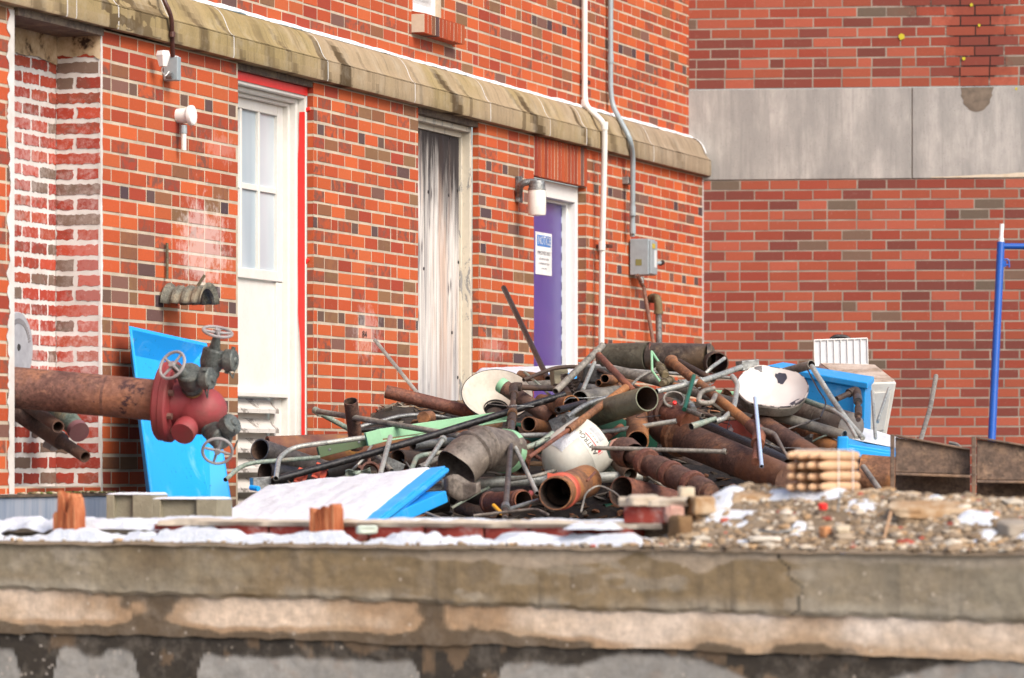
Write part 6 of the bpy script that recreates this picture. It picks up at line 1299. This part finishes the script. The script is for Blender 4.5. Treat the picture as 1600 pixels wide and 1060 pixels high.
pipe('red_brown_pipe', 'brown bar rising right beside the copper coloured fitting', (925, 700, -.9), (970, 668, -.8), 6, m_rd2, open_=False)
pipe('rusty_cylinder', 'squat rusty drum shape above the white tank', (905, 672, -.4), (932, 690, -.4), 20, m_rd2)
gp = pipe('teal_sheet', 'teal green sheet edge showing under the fittings in the middle', (930, 660, .05), (1010, 700, .1), 24, m_teal, open_=False, cat='sheet')
gp = pipe('teal_sheet', 'teal green sheet scrap showing left of the white tank', (800, 700, .0), (870, 690, .05), 16, m_teal, open_=False, cat='sheet')
pipe('green_conduit', 'flattened mint conduit end above the snow on the white tank', 0, 0, 4.5, m_grmix, pts=[(812, 703, -.9), (845, 692, -.95), (864, 677, -1.0)], bendr=.06)
# --- white tank
WT = thing('white_tank', 'white pressure tank with red and black lettering lying in the middle of the heap', 'tank', T_(884, 745, -.9))
c = T_(908, 704, -.8); a = Vector((-.70, -.42, -.50)).normalized()
prof = [(.0001, -.075), (.128, -.075), (.134, -.07), (.137, -.02), (.137, .035), (.139, .04), (.137, .045), (.134, .08), (.122, .12), (.10, .152), (.07, .175), (.035, .187), (.0001, .19)]
m_tank = paint('tank_white', srgb(208, 206, 196), .4, srgb(150, 130, 108), .35, 8)
m = MB(); m.lathe(prof, c, a, 56); m.build('shell', [m_tank], WT)
# lettering runs round the shell: read direction up-left, letter tops towards the dome
vdir = (CAM - c); vdir = (vdir - a * vdir.dot(a)).normalized(); sdir = a.cross(vdir).normalized()
if sdir.x > 0: sdir = -sdir     # sdir points up-left in the picture
if (sdir.z < 0): sdir = sdir
def tr(h): return float(np.interp(h, [q_[1] for q_ in prof], [q_[0] for q_ in prof]))
def onTank(x, h, off=.0012): 
    t0 = x / .137; return c + a * h + vdir * (math.cos(t0) * (tr(h) + off)) + sdir * (math.sin(t0) * (tr(h) + off))
sgn = 1
m_ink = paint('black_ink', srgb(40, 40, 46), .5); m_inkr = paint('red_ink', srgb(214, 30, 50), .5); m_inkg = paint('grey_print', srgb(176, 178, 180), .6, srgb(150, 150, 154), .7, 60)
m = MB(); lettering(m, 'AMTROL', .03, lambda x, y: onTank(x + .012, y + .014), (1.15, 1.2), .0008); m.build('lettering', [m_ink], WT)
def patch(nm, x0, x1, h0, h1, mat, off=.0012):
    m = MB(); n = 8; m.add([onTank(x0 + (x1 - x0) * i / n, h0, off) for i in range(n + 1)] + [onTank(x0 + (x1 - x0) * i / n, h1, off) for i in range(n + 1)], [(i, i + 1, n + 2 + i, n + 1 + i) for i in range(n)]); m.build(nm, [mat], WT)
patch('red_bar', -.03, .055, -.007, -.002, m_inkr); patch('grey_table', -.02, .06, -.058, -.034, m_inkg); patch('foot_bar', -.064, -.062, -.022, .006, m_inkr)
m = MB(); m.add([onTank(-.057, -.018), onTank(-.057, .004), onTank(-.04, -.007)], [(0, 1, 2)]); m.build('triangle_mark', [m_inkr], WT)
m = MB(); lettering(m, 'o n o u', .014, lambda x, y: onTank(x + .012, y - .02), (1.4, 1.2), .0006); m.build('lettering', [m_ink], WT)
m = MB(); q = [[onTank(.055 + .085 * i / 8, .02 + .115 * j / 10, .002 + .02 * math.sin(math.pi * i / 8) * math.sin(math.pi * j / 10)) for i in range(9)] for j in range(11)]
m.add([v for r_ in q for v in r_], [(j * 9 + i, j * 9 + i + 1, (j + 1) * 9 + i + 1, (j + 1) * 9 + i) for j in range(10) for i in range(8)], smooth=True); m.build('snow_patch', [m_snow], WT)
# --- big open mouth with the red band
om = thing('rusty_pipe', 'big open rusty pipe mouth with a red painted band at the bottom centre', 'pipe', T_(870, 800, -1.2))
A, B = T_(868, 771, -1.35), T_(915, 752, -.7); d = (B - A).normalized(); R1 = 26.5 / F * A.y
m = MB(); m.tube([A, (A + B) / 2, B], R1, 44, hollow=.006, mi=1); m.build('barrel', [m_rb, m_rc], om)
m = MB(); m.lathe([(R1, 0), (R1 * 1.1, .004), (R1 * 1.12, .03), (R1 * 1.08, .05), (R1 * 1.1, .07), (R1, .09)], A + d * .11, d, 44); m.build('red_band', [m_redp], om)
m = MB(); m.lathe([(R1 * .8, .12), (R1 * .55, .2), (R1 * .5, .35), (.0001, .36)], A, d, 36); m.build('inner_cone', [m_rc], om)
m = MB(); q0 = A + Vector((0, 0, R1)) + d * .06; m.hexa([q0 + Vector((x_ * .035 - .01, y_ * .02, z_)) for x_ in (-1, 1) for y_ in (-1, 1) for z_ in (-.012, .012 if x_ < 0 else -.0)]); m.build('lug', [m_redp], om)
m = MB(); m.tube([T_(917, 752, -1.5), T_(930, 738, -1.5)], .0055, 8); m.build('nail_rod', [m_rd2], label='short rusty rod stub standing on the red banded pipe', cat='rod')
m = MB(); m.tube(bend([T_(908, 800, -1.5), T_(915, 770, -1.5), T_(935, 757, -1.5), T_(962, 770, -1.5), T_(972, 782, -1.5)], .12, 8), .0042, 8); m.build('cable', [m_gr], label='grey cable looping over beside the open rusty mouth', cat='cable')
m = MB(); m.tube(bend([T_(740, 806, -1.4), T_(838, 795, -1.5), T_(860, 806, -1.55), T_(846, 800, -1.5)], .05, 8), .006, 8); m.build('rag', [m_duct], label='dark twisted scrap lying on the snow below the open mouth', cat='scrap')
# --- white bowl
def wob(m, c, a, k=.045):
    out = []
    for v in m.v:
        d = Vector(v) - c; h = d.dot(a); r_ = d - a * h; t0 = math.atan2(r_.z, r_.x); f = 1 + k * (math.sin(2 * t0 + .8) * .5 + math.sin(3 * t0 + 2) * .4 + math.sin(7 * t0) * .12); out.append(tuple(c + r_ * f + a * (h + .006 * math.sin(3 * t0 + 1) * (r_.length / .16))))
    m.v = out
t = NT('chipped_rim'); n = t.noise(22, 4, .6); m_rimc = t.done(t.ramp(n, [(.48, srgb(196, 186, 178)), (.52, srgb(52, 46, 50))]), .5)
wb = thing('enamel_bowl', 'chipped white enamel bowl tilted toward the camera at the right of the heap', 'bowl', T_(1206, 640, -.9))
c = T_(1206, 606, -.9); a = basis((.06, -.60, .80))
m = MB(); m.lathe([(.0001, -.04), (.09, -.036), (.135, -.022), (.158, .004), (.163, .008), (.166, .004), (.163, -.012), (.15, -.052), (.12, -.075), (.08, -.084), (.0001, -.086)], c, a, 56); wob(m, c, a); m.build('shell', [m_chip], wb)
m = MB(); m.lathe([(.164, .0), (.1672, .0), (.165, -.014), (.152, -.054), (.121, -.077), (.0001, -.088)], c - a * .004, a, 56); wob(m, c, a); m.build('underside', [m_gr], wb)
m = MB(); m.lathe([(.1615, .0075), (.164, .0095), (.1668, .005)], c, a, 56); wob(m, c, a); m.build('rim', [m_rimc], wb)
pipe('blue_rod', 'pale blue rod standing under the white enamel bowl', (1180, 622, -1.45), (1190, 729, -1.5), 3.1, paint('pale_blue_rod', srgb(170, 190, 218), .4))
pipe('grey_pipe', 'grey pipe with an open mouth right of the white bowl', (1268, 570, -.9), (1225, 582, -.6), 7, m_gr)
pipe('rusty_pipe', 'rusty pipe slanting down right below the long grey pipe', (1212, 638, -.15), (1312, 712, -.4), 15, m_rb)
pipe('rusty_pipe', 'second rusty pipe slanting down right above the bundle of stakes', (1185, 660, -.5), (1285, 722, -.75), 16, m_ra)
pipe('grey_pipe', 'blue-grey pipe behind the lower blue lid at right', (1275, 675, .1), (1330, 720, .0), 16, m_galv)
pipe('torn_strap', 'torn grey-brown metal strap dangling from the iron elbow', 0, 0, 5, m_duct, pts=[(1190, 672, -1.45), (1210, 678, -1.45), (1222, 700, -1.45), (1232, 716, -1.45)], bendr=.05, open_=False, cat='strap', r2=2)
dc = pipe('crumpled_duct', 'crumpled grey-brown round duct in front of the blue bin', (1235, 640, -.3), (1330, 668, -.6), 23, m_duct, open_=False, collars=[(.2, 4, 1.03), (.55, 4, 1.03)])
pipe('mint_strip', 'mint and grey corrugated strip along the top of the crumpled duct', (1248, 622, -.75), (1312, 646, -.85), 4.5, m_grmix, open_=False, cat='strip')
pipe('flex_conduit', 'silver flexible conduit leaning across in front of the blue bin', 0, 0, 4, m_gl, pts=[(1268, 572, -1.1), (1298, 620, -1.1), (1322, 655, -1.2), (1349, 686, -1.3)], bendr=.1)
pipe('flex_conduit', 'second thinner flexible conduit beside the first, lower down', 0, 0, 3, m_gl, pts=[(1300, 640, -1.15), (1322, 655, -1.25), (1338, 684, -1.3)], bendr=.1)
pipe('flex_conduit', 'short ribbed conduit against the white cabinet, the left one', (1363, 611, -.6), (1368, 686, -.9), 2.6, m_gl)
pipe('flex_conduit', 'short ribbed conduit against the white cabinet, the slanting right one', (1389, 607, -.5), (1371, 660, -.7), 2.4, m_gl)
IE = thing('iron_elbow_pipe', 'dark iron pipe with an elbow and tap fittings in front of the blue bin', 'pipe', T_(1341, 665, -1.0))
seg_('arm', (1307, 624, -1.0), (1332, 613, -1.0), 4.5, m_rc, IE); elbow(IE, 'elbow', [(1326, 615, -1.0), (1338, 610, -1.0), (1340, 622, -1.0)], 7, m_rc, .03); seg_('drop', (1340, 618, -1.0), (1341, 656, -1.0), 4, m_rc, IE); seg_('collar', (1340, 621, -1.02), (1340.5, 628, -1.02), 7, m_dg, IE); seg_('collar', (1341, 638, -1.02), (1341, 650, -1.02), 6, m_rc, IE)
pipe('black_wire', 'thin black wire hanging across the crumpled duct', 0, 0, 1.2, m_bk, pts=[(1262, 578, -1.2), (1280, 612, -1.2), (1292, 628, -1.2), (1282, 652, -1.2)], bendr=.08, open_=False, cat='wire')
# --- loose thin rods and bent bars tangled over the heap
rng = random.Random(55); RK = [(m_gr, 'weathered grey'), (m_gl, 'pale galvanised'), (m_rb, 'rusty brown'), (m_rc, 'dark brown'), (m_dg, 'dark grey'), (m_grmix, 'mint-flaked')]
spots = [(640, 735, 'above the blue lid corner'), (850, 610, 'beside the enamel reflector'), (905, 650, 'over the olive pipe'), (960, 640, 'under the olive pipe mouth'), (1000, 600, 'near the fat cylinder'), (1060, 600, 'by the gear fittings'), (1075, 615, 'by the curled strap'), (1110, 580, 'right of the fat cylinder'), (1130, 650, 'over the red tank'), (1160, 640, 'left of the white bowl'), (1250, 665, 'below the crumpled duct'), (1290, 690, 'left of the lower right lid'), (700, 780, 'below the torn duct mouth'), (745, 775, 'left of the upright pipe foot'), (930, 725, 'right of the white tank'), (560, 720, 'over the red couplings'), (1010, 740, 'under the stepped pipe'), (840, 740, 'left of the white tank'), (1200, 700, 'left of the stakes')]
for (x, y, wh) in spots:
    mt, nm = rng.choice(RK); an = rng.uniform(-1.1, 1.1); ln = rng.uniform(22, 55); b = rng.uniform(-.75, -.35); kx, ky = rng.uniform(-12, 12), rng.uniform(-14, 6)
    pipe('scrap_rod', 'thin %s bent rod %s' % (nm, wh), 0, 0, rng.choice([1.6, 2.2, 3]), mt, pts=[(x - ln * math.cos(an), y - ln * math.sin(an) * .7, b + rng.uniform(0, .4)), (x + kx, y + ky, b), (x + ln * math.cos(an), y + ln * math.sin(an) * .7, b + rng.uniform(0, .4))], bendr=.08, group='thin bent rods tangled in the heap')
for (x, y, wh) in ((665, 745, 'under the duct mouth'), (1075, 600, 'among the gear fittings'), (1140, 625, 'behind the orange-brown pipe'), (890, 600, 'beside the black box'), (1250, 690, 'above the stakes'), (560, 745, 'among the red couplings'), (940, 735, 'below the thin level rod')):
    c = T_(x, y, -.5); m = MB(); n1, n2 = 9, 6; e1 = Vector((rng.uniform(.5, 1), rng.uniform(-.5, .5), rng.uniform(-.6, .6))).normalized(); e2 = e1.cross(Vector((rng.uniform(-.3, .3), 1, rng.uniform(-.2, .5)))).normalized(); e3 = e1.cross(e2)
    m.add([c + e1 * ((i - 4) * .014) + e2 * ((j - 2.5) * .013 * (1 + .3 * math.sin(i))) + e3 * (.012 * math.sin(i * 1.3 + j)) for j in range(n2) for i in range(n1)], [(j * n1 + i, j * n1 + i + 1, (j + 1) * n1 + i + 1, (j + 1) * n1 + i) for j in range(n2 - 1) for i in range(n1 - 1)])
    mt, nm = rng.choice(RK); o = m.build('sheet_scrap', [mt], label='small torn %s sheet scrap %s' % (nm, wh), cat='scrap', group='torn sheet scraps in the heap'); o.modifiers.new('s', 'SOLIDIFY').thickness = .003
m = MB()
for k, (x0, y0, wh_) in enumerate(((790, 640, 'over the enamel reflector'), (830, 690, 'left of the white tank'), (905, 625, 'over the pale grey pipe'), (1000, 650, 'below the olive mouth'), (1060, 605, 'over the gear fittings'), (1120, 660, 'over the red tank'), (1190, 690, 'beside the pale blue rod'))):
    _ = 0; m = MB(); pts = [T_(x0 + rng.uniform(-30, 30) + 14 * q_, y0 + rng.uniform(-14, 14), -1.1 + rng.uniform(-.1, .2)) for q_ in range(4)]
    m.tube(bend(pts, .1, 6), .0022, 6); m.build('loose_wire', [m_bk if k % 2 else m_galv], label='loose %s wire lying %s' % ('black' if k % 2 else 'silver', wh_), cat='wire', group='loose wires on the heap')
# --- blue bin, white cabinet, white grid panel
def hexpx(mbd, tops, bots, mat=0):
    """tops/bots: front-left, front-right, back-right, back-left as world points"""
    a, b, c_, d_ = tops; e, f, g, h = bots; mbd.hexa([a, e, d_, h, b, f, c_, g], mat)
BN = thing('blue_bin', 'blue metal bin behind the right end of the heap', 'bin', P(1290, 700, 22.6))
tp_ = [P(1203, 575, 22.7), P(1352, 601, 22.2), P(1362, 592, 23.0), P(1225, 570, 23.5)]; bt = [Vector((p.x * .99 + .0, p.y + .02, ZYARD)) for p in tp_]
m = MB(); hexpx(m, [p - Vector((0, 0, .02)) for p in tp_], bt); m.build('body', [m_blue], BN, bevel=.01)
cc = sum(tp_, Vector()) / 4; lp_ = [cc + (p - cc) * 1.05 for p in tp_]; m = MB(); hexpx(m, [p + Vector((0, 0, .012)) for p in lp_], [p - Vector((0, 0, .022)) for p in lp_]); m.build('rim', [m_blue], BN, bevel=.006)
for k in (.22, .9):
    p = tp_[0].lerp(tp_[1], k); q = bt[0].lerp(bt[1], k); m = MB(); m.tube([p + Vector((0, -.012, -.04)), q + Vector((0, -.012, 0))], .012, 8); m.build('rib', [m_blue], BN)
m_cab = paint('cabinet_white', srgb(222, 220, 212), .5, srgb(170, 150, 130), .4, 9)
WC = thing('white_cabinet', 'tilted white metal cabinet with a dirt stained top behind the blue bin', 'cabinet', P(1350, 700, 23.6))
tp_ = [P(1322, 600, 23.3), P(1401, 597, 23.3), P(1368, 571, 24.1), P(1279, 568, 24.3)]; bt = [P(1318, 740, 23.5), P(1378, 720, 23.5), P(1370, 700, 24.3), P(1290, 700, 24.4)]
m = MB(); hexpx(m, tp_, bt); m.build('shell', [m_cab], WC, bevel=.01)
m = MB(); cc = sum(tp_, Vector()) / 4; nrm = (tp_[1] - tp_[0]).cross(tp_[3] - tp_[0]).normalized(); nrm = nrm if nrm.z > 0 else -nrm
m.poly([cc + (p - cc) * .95 + nrm * .006 for p in tp_], .005, nrm); m.build('stained_top', [m_dirty], WC)
m = MB(); e = tp_[0].lerp(tp_[1], .3); f = bt[0].lerp(bt[1], .3); 
m.hexa([tp_[0].lerp(tp_[1], a_).lerp(bt[0].lerp(bt[1], a_), b_) + Vector((0, -dd, 0)) for a_ in (.45, .92) for dd in (.002, .01) for b_ in (.12, .6)]); m.build('panel', [m_cab], WC, bevel=.004)
GP = thing('grid_panel', 'small white ribbed grid panel leaning against the red brick wall', 'panel', P(1313, 571, 25)); D_ = 25.2
q00, q10, q01, q11 = P(1273, 572, D_), P(1356, 570, D_), P(1272, 532, D_), P(1355, 529, D_)
m = MB(); m.hexa([a_ + Vector((0, y_, 0)) for a_ in (q00, q10) for y_ in (0, .015) for _ in (0,)] and [q00, q01, q00 + Vector((0, .02, 0)), q01 + Vector((0, .02, 0)), q10, q11, q10 + Vector((0, .02, 0)), q11 + Vector((0, .02, 0))]); m.build('sheet', [paint('grid_white', srgb(212, 214, 218), .6, srgb(188, 190, 194), .6, 14)], GP)
for k in range(9):
    a_, b_ = q00.lerp(q10, k / 8), q01.lerp(q11, k / 8); m = MB(); m.tube([a_ + Vector((0, -.006, 0)), b_ + Vector((0, -.006, 0))], .0035, 6); m.build('rib', [m_wclean], GP)
for k in (0, 1):
    a_, b_ = q00.lerp(q01, k), q10.lerp(q11, k); m = MB(); m.tube([a_ + Vector((0, -.004, 0)), b_ + Vector((0, -.004, 0))], .005, 6); m.build('cross_rib', [m_wclean], GP)
m = MB(); m.tube(bend([P(1298, 531, D_ + .1), P(1306, 526, D_ + .1), P(1322, 527, D_ + .1), P(1329, 532, D_ + .1)], .03), .014, 8); m.build('dark_bag', [m_bk], label='dark crumpled strap behind the top of the white grid panel', cat='strap')
# --- lids
def slab(nm, par, cs, th, mat, bevel=.004):
    cs = [Vector(c_) for c_ in cs]; n_ = (cs[1] - cs[0]).cross(cs[3] - cs[0]).normalized(); n_ = n_ if n_.z > 0 else -n_; m = MB(); m.poly(cs, th, n_); return m.build(nm, [mat], par, bevel=bevel, recalc=True), n_
def snowsheet(nm, par, cs, n_, s0, s1, t0, t1, hh, seed, nn=(60, 40)):
    cs = [Vector(c_) for c_ in cs]; m = MB(); nu, nv = nn; vs = []
    for j in range(nv):
        for i in range(nu):
            s = s0 + (s1 - s0) * i / (nu - 1); t_ = t0 + (t1 - t0) * j / (nv - 1)
            p = (cs[0] * (1 - s) + cs[1] * s) * (1 - t_) + (cs[3] * (1 - s) + cs[2] * s) * t_
            e = min(i, nu - 1 - i, j, nv - 1 - j); fe = min(1, e / 4.0); nz = float(fbm(np.array([i * .22]), np.array([j * .22]), seed)[0]); jit = (float(fbm(np.array([i * .35]), np.array([j * .35]), seed + 5)[0]) - .5) * .03 if e == 0 else 0
            vs.append(p + n_ * ((hh * (.5 + nz) * fe ** .6) if e else -.003) + (cs[1] - cs[0]) * jit)
    m.add(vs, [(j * nu + i, j * nu + i + 1, (j + 1) * nu + i + 1, (j + 1) * nu + i) for j in range(nv - 1) for i in range(nu - 1)], smooth=True); m.build(nm, [m_snow], par)
L1 = thing('blue_cover', 'large blue lid lying flat under a sheet of snow in front of the heap', 'lid', P(520, 812, 17.8), group='blue metal lids')
cs = [P(330, 815, 16.9), P(588, 813, 16.9), P(696, 728, 18.5), P(410, 763, 18.4)]
_, n_ = slab('sheet', L1, cs, .045, m_blue); snowsheet('snow', L1, cs, n_, .01, .93, .0, .985, .022, 170)
m = MB(); m.tube([cs[1] + Vector((0, -.004, -.02)), cs[2] + Vector((.004, 0, -.02))], .012, 8); m.build('edge_roll', [m_blue], L1)
L2 = thing('blue_cover', 'lower blue lid edge sticking out under the large snowy lid', 'lid', P(640, 812, 17.6), group='blue metal lids')
cs = [P(500, 830, 17.1), P(608, 806, 17.2), P(697, 767, 18.2), P(560, 775, 18.3)]
_, n_ = slab('sheet', L2, cs, .05, m_blue)
L3 = thing('blue_cover', 'blue tray-shaped lid leaning against the brick wall behind the valves', 'lid', P(290, 800, 18), group='blue metal lids')
A = L.px(205, 515, .09); B = L.px(322, 541, .14); C_ = L.px(364, 812, .42); D_ = L.px(243, 812, .42)
n_ = (B - A).cross(D_ - A).normalized(); n_ = n_ if n_.y < 0 else -n_
bil = lambda s, t: (A * (1 - s) + B * s) * (1 - t) + (D_ * (1 - s) + C_ * s) * t
back = -n_ * .085; I = [bil(.17, .085) + back, bil(.95, .085) + back, bil(.93, .99) + back, bil(.14, .99) + back]; O = [A, B, C_, D_]
m = MB(); m.add([*I], [(0, 1, 2, 3)]); m.build('panel', [m_blue], L3).modifiers.new('s', 'SOLIDIFY').thickness = .004
for (i, j, nm) in ((3, 0, 'left_skirt'), (0, 1, 'top_skirt'), (1, 2, 'right_skirt')):
    m = MB(); m.add([O[i], O[j], I[j], I[i]], [(0, 1, 2, 3)]); m.build('skirt', [m_blue], L3).modifiers.new('s', 'SOLIDIFY').thickness = .003
    m = MB(); mid = sum(O, Vector()) / 4; a_, b_ = O[i], O[j]; k1, k2 = (a_ - mid) * .035, (b_ - mid) * .035
    m.add([a_, b_, b_ + k2, a_ + k1], [(0, 1, 2, 3)]); m.build('lip', [m_blue], L3).modifiers.new('s', 'SOLIDIFY').thickness = .004
m = MB(); q = bil(.055, .055) - n_ * .03 + n_ * .01; m.obox(bil(.06, .06) - n_ * .025, (B - A).normalized() * .4 + (A - D_).normalized(), n_, (B - A).normalized(), .03, .002, .008); m.build('sticker', [m_galv], L3)
L4 = thing('blue_cover', 'blue lid edge topped with snow behind the enamel shade', 'lid', P(815, 590, 22.5), group='blue metal lids')
cs = [P(738, 588, 22.4), P(902, 583, 22.6), P(905, 571, 23.4), P(750, 576, 23.4)]
_, n_ = slab('sheet', L4, cs, .03, m_blue); snowsheet('snow', L4, cs, n_, .0, 1, .02, 1, .012, 180, (40, 16))
m = MB(); m.hexa([p + Vector((0, dy, dz)) for p in (cs[0], cs[1]) for dy in (-.012, 0) for dz in (-.03, -.004)]); m.build('rim', [m_blue], L4)
L5 = thing('blue_cover', 'lower right blue lid with snow on top and a notched corner', 'lid', P(1350, 700, 20), group='blue metal lids')
cs = [P(1312, 692, 19.3), P(1440, 712, 19.3), P(1440, 696, 20.8), P(1328, 663, 20.8)]
_, n_ = slab('sheet', L5, cs, .035, m_blue); snowsheet('snow', L5, cs, n_, .12, 1, .3, 1, .014, 190, (40, 20))
m = MB(); m.hexa([p + Vector((0, dy, dz)) for p in (cs[0] + Vector((-.01, 0, 0)), cs[1]) for dy in (-.02, -.001) for dz in (-.05, -.012)]); m.build('rim', [m_blue], L5, bevel=.004)
m = MB(); m.hexa([P(x_, y_, 19.25 + dd) for x_ in (1308, 1326) for dd in (0, .05) for y_ in (706, 682)]); m.build('corner_block', [m_blue], L5, bevel=.008)
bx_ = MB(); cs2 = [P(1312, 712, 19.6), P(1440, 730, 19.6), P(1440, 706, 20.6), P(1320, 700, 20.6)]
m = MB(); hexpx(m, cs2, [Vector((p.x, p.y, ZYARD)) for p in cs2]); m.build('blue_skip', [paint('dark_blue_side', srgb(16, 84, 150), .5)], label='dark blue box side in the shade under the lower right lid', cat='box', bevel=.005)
pipe('rusty_drum', 'orange-brown rusty drum side between the stakes and the steel beam', (1345, 742, -.9), (1420, 748, -.9), 32, m_rb, open_=False, cat='drum')
pipe('grey_rod', 'pale pipe end slanting down right of the bundle of stakes', (1349, 730, -1.4), (1376, 768, -1.6), 4.6, m_gr)
# --- leaning sticks
pipe('black_pole', 'black pole leaning against the wall left of the purple door', (787, 450, .6), (856, 592, .0), 4.3, m_bk)
pipe('long_stick', 'grey-brown stick leaning against the dull red wall', 0, 0, 3.8, m_gr, pts=[(1462.5, 588, 1.0), (1454, 636, .9), (1438, 690, .7)], bendr=.1)
pipe('scrap_rod', 'bent thin scrap rod showing above the steel beam', 0, 0, 2.6, m_gr, pts=[(1483, 692, .2), (1495, 694, .2), (1505, 704, .2)], bendr=.05)
# --- blue scaffold frame
SFm = thing('scaffold_frame', 'blue steel scaffold frame with a white pin at the far right', 'scaffold', P(1550, 692, 27)); DS = 26.8
m_sblue = paint('scaffold_blue', srgb(22, 84, 172), .3, srgb(20, 60, 130), .3, 12)
q1 = P(1564, 379, DS); q2 = P(1549, 700, DS - .2); q3 = q1 + (q2 - q1) * ((q1.z - ZYARD) / (q1.z - q2.z)); m = MB(); m.tube([q1, q3], .0245, 20); m.build('post', [m_sblue], SFm)
off = P(1700, 386, DS) - P(1566, 385, DS); m = MB(); m.tube([q1 + off, q3 + off], .0245, 20); m.build('post', [m_sblue], SFm)
m = MB(); m.tube([P(1565.5, 350, DS), P(1564, 380, DS)], .0135, 14); m.tube([P(1564.5, 372, DS), P(1564, 381, DS)], .017, 14); m.build('coupling_pin', [m_wclean], SFm)
m = MB(); m.tube([P(1566, 385, DS), P(1700, 386, DS)], .019, 16); m.build('top_rail', [m_sblue], SFm)
m = MB(); m.tube(bend([P(1567, 406, DS), P(1576, 405, DS), P(1577, 418, DS)], .02), .0055, 8); m.tube([P(1567, 414, DS), P(1577, 414, DS)], .0055, 8); m.build('lock_hook', [m_sblue], SFm)
m = MB(); m.tube([P(1565, 408, DS), P(1564.7, 417, DS)], .03, 16); m.build('hook_collar', [m_sblue], SFm)
for (y0, y1, cname, cc_) in ((394, 398, 'orange', srgb(224, 110, 30)), (398.5, 408, 'white', srgb(220, 220, 220)), (408.5, 424, 'black', srgb(30, 28, 28)), (424.5, 429, 'orange', srgb(224, 110, 30)), (431, 470, 'white', srgb(210, 214, 222))):
    x0 = 1558.5 - (y0 - 394) * .045 ; m = MB(); p_, q_ = P(x0 + 1.2, y0, DS - .018), P(x0 + 1.2 - (y1 - y0) * .045, y1, DS - .018); m.obox((p_ + q_) / 2, (q_ - p_).normalized(), Vector((1, 0, 0)), Vector((0, 1, 0)), (q_ - p_).length / 2, .007 if y0 < 430 else .003, .004); m.build('sticker', [paint('sticker_' + cname, cc_, .4)], SFm)
